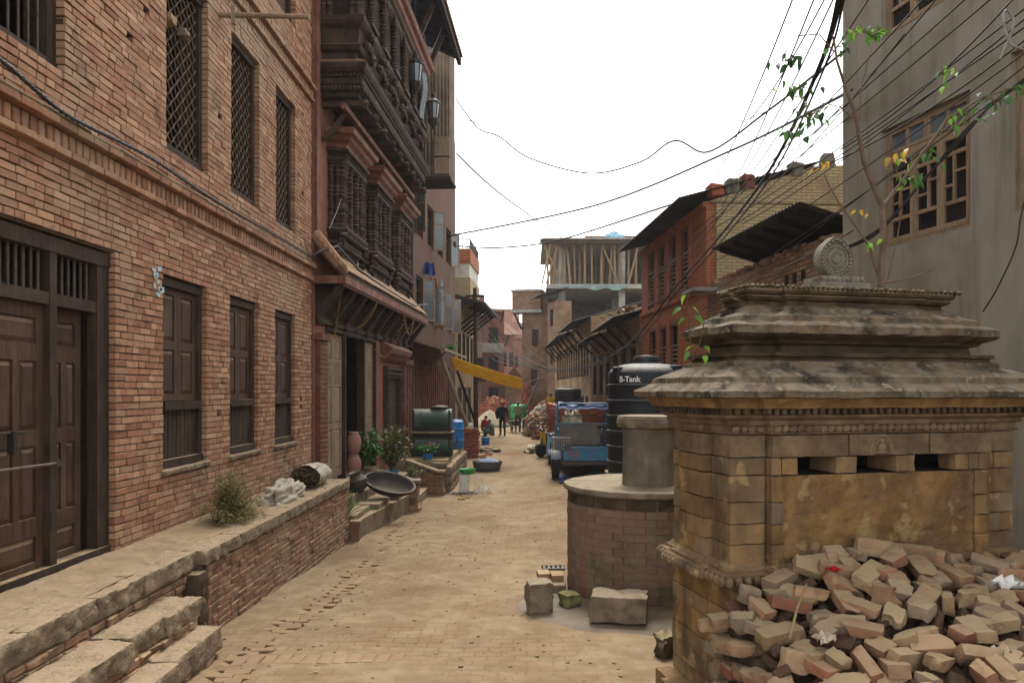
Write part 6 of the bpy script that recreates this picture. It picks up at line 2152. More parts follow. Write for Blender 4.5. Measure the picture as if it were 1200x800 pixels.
# strap leaved plant
def strap_plant(p, n, L, label, matn='leaf_green', W=.05):
    r = thing('strap_leaved_plant', label, 'plant', p)
    for k in range(n):
        az = random.uniform(0, 2 * pi); el = random.uniform(.5, 1.4)
        m = MB(); vs, fs = [], []
        for i in range(6):
            t = i / 5
            ln = L * t
            c = Vector((cos(az) * cos(el) * ln, sin(az) * cos(el) * ln, sin(el) * ln - .45 * L * t * t * cos(el)))
            s_ = Vector((-sin(az), cos(az), 0)) * W * (1 - t ** 2) * .5
            vs += [tuple(c - s_), tuple(c + Vector((0, 0, -.01))), tuple(c + s_)]
        for i in range(5):
            a = i * 3; fs += [(a, a + 3, a + 4, a + 1), (a + 1, a + 4, a + 5, a + 2)]
        m.add(vs, fs, random.random()); m.build('leaf', matn, r, 'all')
    return r
strap_plant((-3.25, 13.15, .02), 22, .62, 'bright strap leaved plant behind the end of the platform')
def pot_plant(p, label, h, w_, n, matn, potc=None, potr=.14, poth=.22, leafL=.09, flower=None):
    r = thing('potted_plant', label, 'plant', p)
    z0 = 0
    if potc:
        m = MB(); m.lathe([(potr * .75, 0), (potr, poth), (potr * 1.06, poth), (potr * .95, poth - .01), (potr * .8, poth * .8), (.01, poth * .8)], n=20); m.build('pot', potc, r, True)
        z0 = poth * .8
    stm, lf = MB(), MB()
    for k in range(n):
        az = random.uniform(0, 2 * pi); e = random.random()
        top_ = Vector((cos(az) * w_ * sqrt(e), sin(az) * w_ * sqrt(e), z0 + h * random.uniform(.45, 1)))
        P_ = [Vector((0, 0, z0)).lerp(top_, t) + Vector((cos(az), sin(az), 0)) * -.12 * w_ * sin(pi * t) for t in (0, .4, .75, 1)]
        stm.tube(P_, [.006, .005, .003, .002], 4, False)
        for t in range(11):
            u = random.uniform(.3, 1) * 2.999; i = int(u)
            q = P_[i].lerp(P_[i + 1], u - i) + Vector((random.gauss(0, .04), random.gauss(0, .04), random.gauss(0, .03)))
            v, f = leaf_pts(leafL * random.uniform(.6, 1.3), leafL * .45, .15, .35)
            R = Euler((random.uniform(-.6, .6), random.uniform(-.3, .9), random.uniform(0, 6))).to_matrix()
            lf.add([tuple(R @ Vector(a) + q) for a in v], f, random.random())
    stm.build('stems', 'stem_dry', r); lf.build('foliage', matn, r, 'all', kind='stuff')
    if flower:
        for k in range(4):
            m = MB(); m.blob((random.uniform(-.1, .2), random.uniform(-.1, .1), z0 + h * random.uniform(.7, 1)), .035, 7, 5, .5, k); m.build('flower', flower, r, True)
    return r
mat('petal_pink', lin('#b86a80'), lin('#a85a72'), 9, .6, .1)
mat('petal_red', lin('#b03a30'), lin('#98302a'), 9, .6, .1)
pot_plant((-3.2, 17.3, .18), 'tall leafy shrub in a blue pot by the carved doorway', 1.15, .55, 70, 'leaf_olive', 'plastic_blue', .16, .24, .11)
pot_plant((-3.62, 16.9, .3), 'broad leaved dark plant behind the shrub at the doorway', 1.0, .22, 12, 'leaf_green', 'terracotta', .14, .2, .22)
pot_plant((-2.75, 17.5, .0), 'small straggly plant in a blue pot on the low steps', .45, .3, 14, 'leaf_olive', 'plastic_blue', .15, .2, .1)
pot_plant((-2.72, 19.95, .43), 'low green plant with pink flowers on the ledge', .3, .26, 26, 'leaf_green', 'plastic_blue', .15, .16, .1, 'petal_pink')
pot_plant((-2.62, 25.0, 3.5), 'red flowering plant on the wooden awning', .28, .3, 20, 'leaf_green', 'plastic_green', .12, .14, .08, 'petal_red')
pot_plant((-2.9, 33.5, 5.9), 'leafy climber on the roof of the plastered house', .9, .5, 30, 'leaf_bright', 'plastic_green', .2, .2, .14)

# ------------------------------------------------------------------ sacks on the platform
def cloth_heap(name, p, size, label, cat, matn, seed, rz=0.0, amp=.35):
    m = MB()
    nu, nv = 44, 24
    vs, fs = [], []
    sx, sy, sz = size
    for j in range(nv + 1):
        th = pi / 2 * j / nv
        for i in range(nu):
            ph = 2 * pi * i / nu
            d = Vector((cos(th) * cos(ph), cos(th) * sin(ph), sin(th)))
            k = 1 + amp * nz(d.x * 2 + seed, d.y * 2, d.z * 2) + .5 * amp * nz(d.x * 5 + seed, d.y * 5, d.z * 6) + .16 * abs(nz(d.x * 7, d.y * 7 + seed, d.z * 7)) + .07 * nz(d.x * 16, d.y * 16 + seed, d.z * 16)
            vs.append((d.x * sx * k, d.y * sy * k, max(.0, d.z * sz * k)))
    for j in range(nv):
        for i in range(nu):
            i2 = (i + 1) % nu; fs.append((j * nu + i, j * nu + i2, (j + 1) * nu + i2, (j + 1) * nu + i))
    m.add(vs, fs)
    o = m.build(name, matn, smooth='all'); o.location = p; o.rotation_euler = (0, 0, rz)
    return tag(o, label, cat)
mat('sack_white', lin('#a8a08f'), lin('#8f8673'), 7, .8, .5, 18, .02, .25, c3=lin('#6e6350'), c3scale=4, c3amt=.5)
cloth_heap('empty_sack', (-3.47, 10.55, PLT), (.2, .58, .22), 'crumpled empty white sack on the platform, nearer one', 'sack', 'sack_white', 2.0, 0, .42)
sk = thing('twig_sack', 'open white sack spilling dry twigs at the platform end', 'sack', (-3.5, 12.0, PLT))
m = MB()
N_ = 24
rg = []
for i in range(13):
    t = i / 12
    y = .6 - 1.0 * t
    r_ = .19 * (1 - .9 * max(0, .25 - t) / .25) if t < .25 else .19 + .03 * (t - .25)
    rg.append([(r_ * 1.1 * cos(2 * pi * k / N_) * (1 + .12 * nz(k * .6, t * 5)), y, .17 + r_ * .9 * sin(2 * pi * k / N_) * (1 + .15 * nz(k * .7, t * 6, 3))) for k in range(N_)])
m.loft(rg, cap1=False); m.build('sack', 'sack_white', sk, 'all')
m = MB()
for k in range(130):
    a = Vector((random.gauss(0, .09), -.25 - .25 * random.random(), .17 + random.gauss(0, .07)))
    d = Vector((random.gauss(0, .6), -1 + random.gauss(0, .4), random.gauss(0, .5))).normalized() * random.uniform(.12, .32)
    b = a + d; b.z = max(.01, b.z)
    m.tube([a, (a + b) / 2 + Vector((random.gauss(0, .02), random.gauss(0, .02), random.gauss(0, .02))), b], [.007, .006, .003], 4)
m.build('twigs', 'stem_dry', sk, kind='stuff')

# ------------------------------------------------------------------ water tanks
def tank(name, p, r, h, label, matn='plastic_black', text=None, lab=True):
    t = thing(name, label, 'water tank', p)
    prof = [(r * .97, 0), (r, .03)]
    n = 6
    for k in range(n):
        z = h * .8 * (k + 1) / n
        prof += [(r, z - .05), (r + .02, z - .035), (r + .02, z - .005), (r, z + .01)]
    prof += [(r, h * .89), (r * .97, h * .915), (r * .85, h * .95), (r * .6, h * .975), (r * .35, h * .985)]
    m = MB(); m.lathe(prof, n=48); m.build('body', matn, t, True)
    m = MB(); m.lathe([(r * .34, h * .96), (r * .34, h * 1.03), (r * .3, h * 1.05), (.01, h * 1.06)], n=32); m.build('lid', matn, t, True)
    return t
bt = tank('black_water_tank', (2.05, 13.0, .8), .665, 1.98, 'large black ribbed water tank with white lettering behind the well')
# rim lugs on the tank top
m = MB(); m.cbox((.42, -.42, 1.78), (.2, .16, .26), Matrix.Rotation(-.78, 3, 'Z'), None, .02); m.build('lug', 'plastic_black', bt)
m = MB(); m.cbox((-.5, -.3, 1.76), (.2, .16, .26), Matrix.Rotation(.55, 3, 'Z'), None, .02); m.build('lug', 'plastic_black', bt)
# lettering bent round the tank
def bent_text(txt, parent, r, z, a0, size, matn, gap=0.0):
    cu = bpy.data.curves.new('lettering', 'FONT'); cu.body = txt; cu.size = size; cu.extrude = 0.0; cu.offset = .004
    ob = bpy.data.objects.new('lettering', cu); COL.objects.link(ob)
    dg = bpy.context.evaluated_depsgraph_get()
    me = bpy.data.meshes.new_from_object(ob.evaluated_get(dg))
    bpy.data.objects.remove(ob); bpy.data.curves.remove(cu)
    for v in me.vertices:
        a = a0 + v.co.x / r
        v.co = Vector((r * cos(a), r * sin(a), z + v.co.y))
    me.materials.clear(); me.materials.append(MAT[matn])
    return link('lettering', me, parent)
bent_text('B-Tank', bt, .675, 1.625, -2.45, .135, 'white_print')
m = MB(); m.box(1.42, 3.3, 12.25, 14.0, -.5, .78)
tag(m.build('tank_plinth', 'wall_brown'), 'brick plinth under the large black tank', 'plinth')
tank('small_water_tank', (1.55, 29.6, 1.62), .52, .75, 'smaller black water tank standing on the brick stack')
tg = tank('green_water_tank', Vector((-.72, 49.0, .38)), .55, .95, 'bright green plastic water tank standing far down the lane', 'plastic_green')

# ------------------------------------------------------------------ brick stacks and heaps
def stack(px, py, cols, rows_, deep, label, group, name='stacked_brick', Y=None, jit=.02):
    p = ground(px, py)
    me = []
    for k in range(6):
        m = MB(); m.cbox((0, 0, 0), (.23, .11, .06), None, random.random(), .006, .004); me.append(m.mesh('stacked_brick', 'brick_new'))
    for r_ in range(rows_):
        for c in range(cols):
            for d in range(deep):
                if r_ == rows_ - 1 and random.random() < .4: continue
                o = link(name, random.choice(me))
                o.location = (p.x + (c - cols / 2 + .5) * .262 + random.gauss(0, jit), p.y + d * .12 + random.gauss(0, jit), p.z + .03 + r_ * .064)
                o.rotation_euler = (0, 0, random.gauss(0, .12) + (pi if random.random() < .5 else 0))
                tag(o, label, 'brick', group)
    return p
stack(548.5, 536.5, 3, 17, 3, 'new red brick in the neat waist high stack on the left', 'bricks of the neat red stack')
for k, (px, py) in enumerate(((563, 535), (569, 534), (574, 533), (566, 537), (572, 531))):
    p = ground(px, py); m = MB(); m.cbox((0, 0, 0), (.23, .11, .065), None, random.random(), .006, .004)
    o = m.build('loose_brick', 'brick_new'); o.location = p + Vector((0, 0, .035)); o.rotation_euler = (0, 0, random.uniform(0, 6))
    tag(o, 'loose red brick lying at the foot of the neat red stack', 'brick', 'bricks fallen by the neat stack')
def brick_heap(px, py, size, n, label, matn='brick_new', seed=1, dz=0.0, P=None, stackrows=False):
    p = P or ground(px, py)
    m = MB(); rs = random.Random(seed)
    sx, sy, sz = size
    m.blob((0, 0, 0), (sx * .9, sy * .9, sz * .85), 16, 10, .2, seed)
    for k in range(n):
        a = rs.uniform(0, 2 * pi); e = rs.uniform(0, pi / 2)
        q = Vector((cos(a) * cos(e) * sx, sin(a) * cos(e) * sy, sin(e) * sz)) * rs.uniform(.86, 1.02)
        m.cbox(q, (.23, .11, .065), Euler((rs.uniform(-.5, .5), rs.uniform(-.5, .5), rs.uniform(0, 6))).to_matrix(), rs.random(), 0, .005)
    o = m.build('brick_heap', matn); o.location = p + Vector((0, sy, dz)); o['kind'] = 'stuff'
    return tag(o, label, 'brick heap')
brick_heap(632, 512, (.75, 1.6, 1.1), 420, 'heap of tan bricks beside the seated figure on the right', 'brick_rubble', 1)
brick_heap(640, 500, (.8, 1.5, 1.5), 360, 'heap of red bricks behind the scooter', 'brick_new', 2)
brick_heap(577, 490, (1.3, 1.2, 1.75), 420, 'red brick heap by the far left sand pile', 'brick_new', 3, P=Vector((-2.3, 48.5, .05)))
brick_heap(618, 490, (.55, .6, 2.6), 300, 'tall narrow stack of red bricks at the tower foot', 'brick_new', 4, P=Vector((-.2, 55.0, .05)))
brick_heap(505, 505, (.5, .8, .6), 160, 'old bricks piled behind the neat red stack', 'brick_new', 5, P=ground(531, 522))
# tall wall of stacked bricks behind the truck
m = MB()
bx0, by0, bz0 = .75, 26.8, gz(1, 26.8)
for r_ in range(29):
    for c in range(8):
        if r_ > 25 and random.random() < .3: continue
        m.cbox((bx0 + .12 + c * .24 + (.06 if r_ % 2 else 0), by0 + random.gauss(0, .015), bz0 + .03 + r_ * .066), (.23, .11, .06), None, random.random(), 0, .005)
    for c in range(20):
        m.cbox((bx0 + .05 + random.gauss(0, .012), by0 + .2 + c * .2, bz0 + .03 + r_ * .066), (.11, .19, .06), None, random.random(), 0, .004)
m.box(bx0 + .1, bx0 + 1.8, by0 + .1, by0 + 4.1, bz0, bz0 + 1.88)
o = m.build('brick_stack_wall', 'brick_new'); o['kind'] = 'stuff'; tag(o, 'tall wall of stacked red bricks behind the blue truck', 'brick stack')
for i, (px, py, sx, sy, sz, lab) in enumerate(((-2.35, 43, 1.25, 1.6, 1.05, 'pale grey sand pile on the far left of the lane'), (.3, 42, .95, 1.6, 1.1, 'pale grey sand pile on the far right of the lane'))):
    p = Vector((px, py, gz(px, py)))
    m = MB(); N_ = 30
    m.loft([[(sx * f * cos(2 * pi * k / N_) * (1 + .15 * nz(cos(2 * pi * k / N_) * 2, sin(2 * pi * k / N_) * 2, i)), sy * f * sin(2 * pi * k / N_) * (1 + .15 * nz(cos(2 * pi * k / N_) * 2, sin(2 * pi * k / N_) * 2, i)), sz * (1 - f ** 1.3) - .05 + .05 * nz(k, f * 5)) for k in range(N_)] for f in (1, .8, .6, .4, .2, .05)])
    if 'sand_mat' not in MAT: mat('sand_mat', lin('#8d8470'), lin('#79705d'), 8, .97, .4, 40, .01, .1)
    o = m.build('sand_pile', 'sand_mat', smooth='all'); o.location = p + Vector((0, sy, 0)); tag(o, lab, 'sand pile')

# ------------------------------------------------------------------ basins, drums and rubbish on the left
gp = ground(548, 577)
gs = thing('green_basin', 'green plastic basin standing on two clear boxes', 'basin', gp)
m = MB(); m.lathe([(.17, .5), (.22, .62), (.24, .63), (.22, .62), (.16, .52), (.01, .52)], n=24); m.build('basin', 'plastic_green', gs, True)
cb = thing('clear_box', 'scratched clear plastic box under the green basin', 'box', gp)
m = MB(); m.cbox((-.08, 0, .25), (.26, .3, .49), None, None, .02); m.build('box', 'plastic_clear', cb)
o = thing('clear_box', 'clear plastic box right of the green basin', 'box', gp + Vector((.28, .1, 0)))
m = MB(); m.cbox((0, 0, .22), (.26, .28, .44), None, None, .02); m.build('box', 'plastic_film', o)
tp = ground(571, 551)
tb_ = thing('grey_tub', 'grey plastic tub heaped with pale cloth in the lane', 'tub', tp)
m = MB(); m.lathe([(.32, 0), (.36, .03), (.42, .28), (.45, .3), (.43, .3), (.38, .1), (.01, .08)], n=28); m.v = [(x * 1.15, y * .8, z) for x, y, z in m.v]; m.build('tub', 'plastic_grey', tb_, True)
mat('cloth_blue_pale', lin('#9aa6b5'), lin('#7d8a9b'), 7, .9, .3, 30, .01, .2)
m = MB(); m.blob((0, 0, .27), (.4, .27, .12), 14, 8, .5, 4); m.build('cloth', 'cloth_blue_pale', tb_, 'all')
for i, (px, py, s_, mt, lab) in enumerate(((555, 578, .13, 'cloth_white', 'crumpled pale bag on the ground below the basin'), (566, 577, .3, 'plastic_film', 'large clear plastic bag lying in the lane'), (533, 578, .12, 'cloth_white', 'dirty white rag by the stone ledge'),
                                    (545, 583, .12, 'brick_rubble', 'broken brown shard in front of the basin'), (541, 585, .1, 'leaf_yellow', 'small yellowish wrapper in front of the basin'), (522, 604, .05, 'plastic_red', 'tiny red scrap in the lane near the stairs'))):
    cloth_heap('rubbish', ground(px, py), (s_, s_ * .8, s_ * .5), lab, 'rubbish', mt, i * 3.1 + 1, i, .6)
bp2 = ground(569, 521)
place_lathe('blue_bucket', [(.15, 0), (.19, .3), (.205, .31), (.18, .3), (.14, .05), (.01, .04)], bp2, 'plastic_blue', 'blue plastic bucket beside the seated figures', 'bucket')
place_lathe('blue_drum', [(.26, 0), (.29, .05), (.29, .25), (.31, .28), (.29, .31), (.29, .6), (.31, .63), (.29, .66), (.28, .85), (.2, .92), (.02, .93)], (-2.36, 23.6, .42), 'plastic_blue', 'blue plastic drum behind the green machine', 'drum')
cloth_heap('stone_heap', ground(572, 528), (.5, .6, .15), 'low scatter of stones right of the neat brick stack', 'stones', 'stone_slab', 5, 0, .6)
cloth_heap('cement_sack', ground(546, 516) + Vector((0, 1.0, 0)), (.45, .6, .75), 'pile of pale filled sacks near the leaning poles', 'sack', 'sack_white', 9, 0, .3)

# green machine: two drums on a frame
mc = thing('green_machine', 'dark green machine of two stacked drums on a steel frame', 'machine', (-2.72, 20.9, .43))
mat('paint_green', lin('#26453c'), lin('#1e382f'), 5, .5, .2, 20, .004, .4, c3=lin('#6a6f66'), c3scale=2.5, c3amt=.6, dust=lin('#7f8278'), dustamt=.9)
for x in (-.52, .48):
    for y in (-.3, .3):
        m = MB(); m.box(x, x + .05, y, y + .05, 0, 1.3); m.build('leg', 'iron_dark', mc)
for z in (.28, 1.02):
    m = MB()
    m.lathe([(.29, -.55), (.3, -.54), (.3, .54), (.29, .55)], (0, .02, z), 28, mat=Matrix.Rotation(pi / 2, 3, 'Y')); m.build('drum', 'paint_green', mc, True)
m = MB(); m.box(-.58, .6, -.4, .36, .66, .7); m.build('shelf', 'wood_grey', mc)
m = MB(); m.box(-.56, .56, -.2, .3, .0, .6); m.box(-.54, .54, -.2, .3, .702, 1.0); m.build('casing', 'iron_dark', mc)
m = MB(); m.blob((.2, 0, 1.36), (.25, .2, .07), 10, 6, .4, 2); m.build('cloth', 'clay_black', mc, 'all')
m = MB(); m.tube([(.6, -.3, .3), (.72, -.34, .42), (.7, -.34, .6)], .02, 6); m.build('crank', 'iron', mc)

# leaning poles and the yellow awning cloth
m = MB(); m.bar(at(514, 412, 23.2), at(547, 497, 25.5), .1, .12); tag(m.build('leaning_beam', 'wood_grey'), 'grey timber beam leaning from the awning to the ground', 'beam')
m = MB(); m.tube([at(536, 435, 25.5), at(560, 503, 27.5)], .045, 8); tag(m.build('leaning_pole', 'wood_black_and_shade', smooth=True), 'thin black pole leaning under the yellow cloth', 'pole')
m = MB(); m.tube([at(633, 440, 40), at(617, 478, 38)], .05, 8); tag(m.build('leaning_prop', 'wood_black_and_shade', smooth=True), 'dark prop leaning against the far right wall', 'pole')
mat('cloth_yellow', lin('#eeb81c'), lin('#e2ab16'), 5, .75, .3, 14, .01, .25, c3=lin('#c08a1a'), c3scale=2, c3amt=.3)
A_, B_2 = at(530, 425, 24.5), at(612, 450, 26.5)
m = MB()
def cl(u, v):
    p = A_.lerp(B_2, u)
    hw = .24
    sag = -.03 * sin(pi * u)
    a = (v - .5) * 2.2
    return p + Vector((.05 * nz(u * 4, v * 2), .3 * sin(a), sag - hw * (sin(a * .9)) + .02 * nz(u * 9, v * 3)))
m.sheet(36, 10, cl); 
yc = m.build('yellow_cloth', 'cloth_yellow', smooth='all')
sm = yc.modifiers.new('thickness', 'SOLIDIFY'); sm.thickness = .006
tag(yc, 'bright yellow cloth strung as an awning across the lane', 'awning')
m = MB(); m.tube([at(612, 450, 26.5), at(640, 440, 27), at(693, 415, 27)], .008, 5); tag(m.build('awning_rope', 'cable_grey'), 'thin rope tying the yellow cloth to the right row', 'rope')
# utility pole on the left
m = MB(); m.tube([(-2.25, 31.5, 0), (-2.3, 31.5, 6.6)], [.11, .08], 8); m.box(-2.7, -1.9, 31.45, 31.55, 6.2, 6.3); m.box(-2.6, -2.0, 31.45, 31.55, 5.7, 5.78)
tag(m.build('utility_pole', 'wood_frame', smooth=True), 'rusty brown utility pole among the old houses on the left', 'pole')
# ------------------------------------------------------------------ truck
tx, ty = .62, 21.5
tz = gz(1.5, 21.5) - .0
tk = thing('blue_truck', 'small blue open truck seen from behind with faded red patches on its tailgate', 'truck', (1.5, 21.5, tz))
mat('paint_blue', lin('#3c7fa0'), lin('#2f6a8a'), 4, .55, .2, 20, .004, .35, c3=lin('#7a6a5a'), c3scale=2.5, c3amt=.6, dust=DUST, dustamt=.6)
mat('paint_red_old', lin('#a0503f'), lin('#8c5a4a'), 9, .7, .1, spots=(lin('#4a7f98'), 14, .52, .8))
mat('rubber', lin('#1d1b19'), lin('#292623'), 6, .85, .3, 30, .006, .2, dust=DUST, dustamt=.6)
mat('sheet_grey', lin('#7f7a70'), lin('#6b665c'), 4, .7, .2, 20, .004, .25, c3=lin('#5c5448'), c3scale=2, c3amt=.5)
mat('tarp_navy', lin('#1c3f78'), lin('#16315e'), 4, .6, .3, 14, .02, .3)
def tp_(name, mt, fn, smooth=False, par=None):
    m = MB(); fn(m); return m.build(name, mt, par or tk, smooth)
def wheel(x, y, r=.39, w_=.22):
    R = Matrix.Rotation(pi / 2, 3, 'Y')
    m = MB(); m.lathe([(r * .55, -w_ / 2), (r * .9, -w_ / 2), (r, -w_ * .36), (r, w_ * .36), (r * .9, w_ / 2), (r * .55, w_ / 2)], (x, y, r), 28, mat=R); w = m.build('wheel', 'rubber', tk, True)
    m = MB(); m.lathe([(.01, -.03), (r * .5, -.05), (r * .56, -.09), (r * .56, .09), (.01, .1)], (x, y, r), 20, mat=R); m.build('rim', 'iron', w, True)
wheel(-.72, .45); wheel(1.0, .45); wheel(-.7, 2.7, .34, .18); wheel(.95, 2.7, .34, .18)
tp_('chassis', 'iron_dark', lambda m: (m.box(-.45, -.3, .1, 3.2, .42, .52), m.box(.55, .7, .1, 3.2, .42, .52), m.box(-.6, .95, .4, .5, .38, .44)))
tp_('bumper', 'iron', lambda m: m.box(-.5, 1.15, -.06, .0, .44, .54))
tp_('bed', 'paint_blue', lambda m: (m.box(-.5, 1.25, .0, 2.0, .56, .62), m.box(-.5, -.45, .03, 2.0, .62, 1.0), m.box(1.2, 1.25, .03, 2.0, .62, 1.0)))
tg_ = tp_('tailgate', 'paint_blue', lambda m: (m.box(-.48, 1.23, -.04, .025, .57, .97), m.box(-.48, 1.23, -.065, -.042, .9, .97), m.box(-.48, 1.23, -.065, -.042, .57, .62), m.box(-.5, -.44, -.07, -.043, .625, .895), m.box(.36, .4, -.06, -.042, .625, .895)))
for k, x in enumerate((-.36, .8)):
    m = MB()
    for q in range(5):
        for r_ in range(3):
            m.box(x + q * .065, x + q * .065 + .05, -.047, -.0425, .67 + r_ * .075, .67 + r_ * .075 + .05)
    m.build('painted_mark', 'paint_red_old', tg_)
tp_('panel', 'sheet_grey', lambda m: m.add([(-.62, .9, .95), (.62, .9, .95), (.7, .95, 1.35), (.5, 1.0, 1.58), (-.6, 1.0, 1.58), (-.62, .93, .95), (.62, .93, .95), (.7, .98, 1.35), (.5, 1.03, 1.58), (-.6, 1.03, 1.58)],
    [(0, 1, 2, 3, 4), (9, 8, 7, 6, 5), (0, 5, 6, 1), (1, 6, 7, 2), (2, 7, 8, 3), (3, 8, 9, 4), (4, 9, 5, 0)]))
def hoop(m, y, zt, x0=-.66, x1=.9): m.tube([(x0, y, .6), (x0, y, zt - .1), (x0 + .1, y, zt), (x1 - .1, y, zt), (x1, y, zt - .1), (x1, y, .6)], .03, 8)
for y, z in ((.7, 2.2), (1.9, 2.15)): tp_('hoop', 'paint_blue', lambda m: hoop(m, y, z), True)
tp_('rail', 'paint_blue', lambda m: (m.tube([(-.66, .7, 1.6), (.9, .7, 1.6)], .022, 6), m.tube([(-.66, .7, 1.6), (-.66, 1.9, 1.6)], .022, 6)), True)
tp_('rolled_tarpaulin', 'tarp_navy', lambda m: m.sheet(14, 8, lambda u, v: (-.62 + 1.5 * u, .55 + 1.5 * v, 2.22 + .06 * nz(u * 5, v * 4) - .14 * abs(v - .4) - (.12 if v < .08 else 0))), 'all')
tp_('windscreen_frame', 'iron', lambda m: (m.tube([(-.5, 1.2, 1.55), (-.42, 1.2, 1.82), (.6, 1.2, 1.82), (.75, 1.2, 1.55)], .02, 6)), True)
def mesh_box(m, x0, x1, y0, y1, z0, z1):
    n = 7
    for k in range(n + 1):
        t = k / n
        m.tube([(x0 + (x1 - x0) * t, y0, z0), (x0 + (x1 - x0) * t, y0, z1)], .01, 4); m.tube([(x0, y0, z0 + (z1 - z0) * t), (x1, y0, z0 + (z1 - z0) * t)], .01, 4)
        m.tube([(x0, y0 + (y1 - y0) * t, z1), (x1, y0 + (y1 - y0) * t, z1)], .01, 4)
    for x in (x0, x1):
        for z in (z0, z1): m.tube([(x, y0, z), (x, y1, z)], .014, 4)
tp_('mesh_box', 'iron', lambda m: mesh_box(m, -.82, -.3, -.1, .5, .88, 1.22))
tp_('mesh_box', 'iron', lambda m: mesh_box(m, .6, 1.2, .3, .8, .98, 1.3))
tp_('mudguard', 'paint_blue', lambda m: m.lathe([(.43, -.14), (.45, -.14), (.45, .14), (.43, .14)], (-.72, .45, .39), 14, mat=Matrix.Rotation(pi / 2, 3, 'Y'), a0=pi * .55, a1=pi * 1.35, caps=False))
tp_('cab', 'paint_blue', lambda m: (m.box(-.6, .85, 2.05, 3.1, .55, 1.35), m.box(-.5, .75, 3.1, 3.5, .55, 1.0)))
tp_('seat', 'clay_black', lambda m: (m.box(-.5, .75, 1.7, 2.0, 1.0, 1.5)))
p = ground(680, 566)
m = MB(); m.sheet(16, 10, lambda u, v: (.85 + u * 1.3, 20.9 + v * 1.6, gz(1 + u, 21 + v) + .03 + .05 * nz(u * 6, v * 5)))
tag(m.build('blue_tarp', 'tarp_navy', smooth='all'), 'dark blue tarpaulin spread on the ground under the truck', 'tarpaulin')
cloth_heap('gravel_heap', Vector((1.45, 24.6, gz(1.45, 24.6))), (.6, .6, 1.6), 'pale sack heap seen through the truck frame', 'sack', 'sack_white', 4, 0, .3)

# ------------------------------------------------------------------ scooter and motorcycle
mat('paint_yellow', lin('#c9b01f'), lin('#b89c18'), 4, .4, .05, spec=.5)
mat('paint_black', lin('#17181a'), lin('#222326'), 4, .4, .05, spec=.5)
mat('paint_pale', lin('#8aa3b8'), lin('#7a93a8'), 4, .45, .05, spec=.5)
def scooter(p, rz, label, body, panelm):
    s = thing('scooter', label, 'scooter', p, rz)      # local +y is forward
    def q(name, mt, fn, smooth=True):
        m = MB(); fn(m); return m.build(name, mt, s, smooth)
    R = Matrix.Rotation(pi / 2, 3, 'Y')
    for y in (-.62, .62):
        w = q('wheel', 'rubber', lambda m: m.lathe([(.14, -.045), (.2, -.06), (.25, -.03), (.25, .03), (.2, .06), (.14, .045)], (0, y, .25), 22, mat=R))
        m = MB(); m.lathe([(.01, -.03), (.14, -.035), (.14, .035), (.01, .03)], (0, y, .25), 14, mat=R); m.build('rim', 'iron', w, True)
    q('body', body, lambda m: m.loft([[(x * w_, y, z) for x, z in ((-1, z0), (1, z0), (.8, z1), (-.8, z1))] for y, w_, z0, z1 in ((-.85, .06, .55, .7), (-.6, .15, .42, .78), (-.2, .16, .3, .74), (.1, .14, .26, .38), (.38, .15, .26, .36), (.45, .18, .3, .75), (.52, .13, .5, 1.0))]))
    q('panel', panelm, lambda m: (m.loft([[(sx * .165, y, z), (sx * .185, y + .02, z), (sx * .185, y + .02, z + h), (sx * .165, y, z + h)] for sx in (1,) for y, z, h in ((-.85, .62, .1), (-.5, .5, .2), (-.15, .42, .16), (.05, .36, .05))]),
                                  m.loft([[(sx * .185, y, z), (sx * .165, y + .02, z), (sx * .165, y + .02, z + h), (sx * .185, y, z + h)] for sx in (-1,) for y, z, h in ((-.85, .62, .1), (-.5, .5, .2), (-.15, .42, .16), (.05, .36, .05))]),
                                  m.loft([[(-.14, .5, .45), (.14, .5, .45), (.14, .54, .47), (-.14, .54, .47)], [(-.12, .5, .95), (.12, .5, .95), (.1, .56, .93), (-.1, .56, .93)]])))
    q('seat', 'clay_black', lambda m: m.loft([[(-w_, y, z), (w_, y, z), (w_ * .8, y, z + .07), (-w_ * .8, y, z + .07)] for y, w_, z in ((-.8, .08, .76), (-.5, .15, .78), (-.2, .14, .76), (.0, .08, .75))]))
    q('fork', 'iron', lambda m: m.tube([(0, .62, .25), (0, .55, .6), (0, .48, 1.0)], .03, 8))
    q('handlebar', 'paint_black', lambda m: m.tube([(-.32, .4, 1.02), (-.12, .48, 1.04), (.12, .48, 1.04), (.32, .4, 1.02)], .018, 8))
    for sx in (-1, 1):
        q('mirror', 'paint_black', lambda m: (m.tube([(sx * .25, .43, 1.03), (sx * .28, .45, 1.2)], .008, 5), m.blob((sx * .28, .45, 1.24), (.05, .015, .035), 8, 6, 0)))
    q('headlight', 'glass_sky', lambda m: m.blob((0, .56, .97), (.07, .05, .06), 10, 8, 0))
    q('mudguard', body, lambda m: m.lathe([(.26, -.06), (.28, -.06), (.28, .06), (.26, .06)], (0, .62, .25), 12, mat=R, a0=pi * .6, a1=pi * 1.35, caps=False))
    return s
sp = ground(634, 536)
scooter(sp + Vector((.45, .5, 0)), radians(133), 'black and yellow scooter parked in front of the truck', 'paint_black', 'paint_yellow')
sp = ground(645, 545)
scooter(sp + Vector((.1, .9, 0)), radians(172), 'pale blue scooter half hidden beside the truck wheel', 'paint_pale', 'paint_pale')
cloth_heap('white_bags', ground(625, 529), (.28, .45, .22), 'dirty white bags lying left of the yellow scooter', 'bag', 'cloth_white', 7, 0, .7)
cloth_heap('white_sack', ground(636, 503) + Vector((0, 0, 1.0)), (.45, .5, .35), 'white sack lying on the tan brick heap', 'sack', 'sack_white', 8, 0, .4)

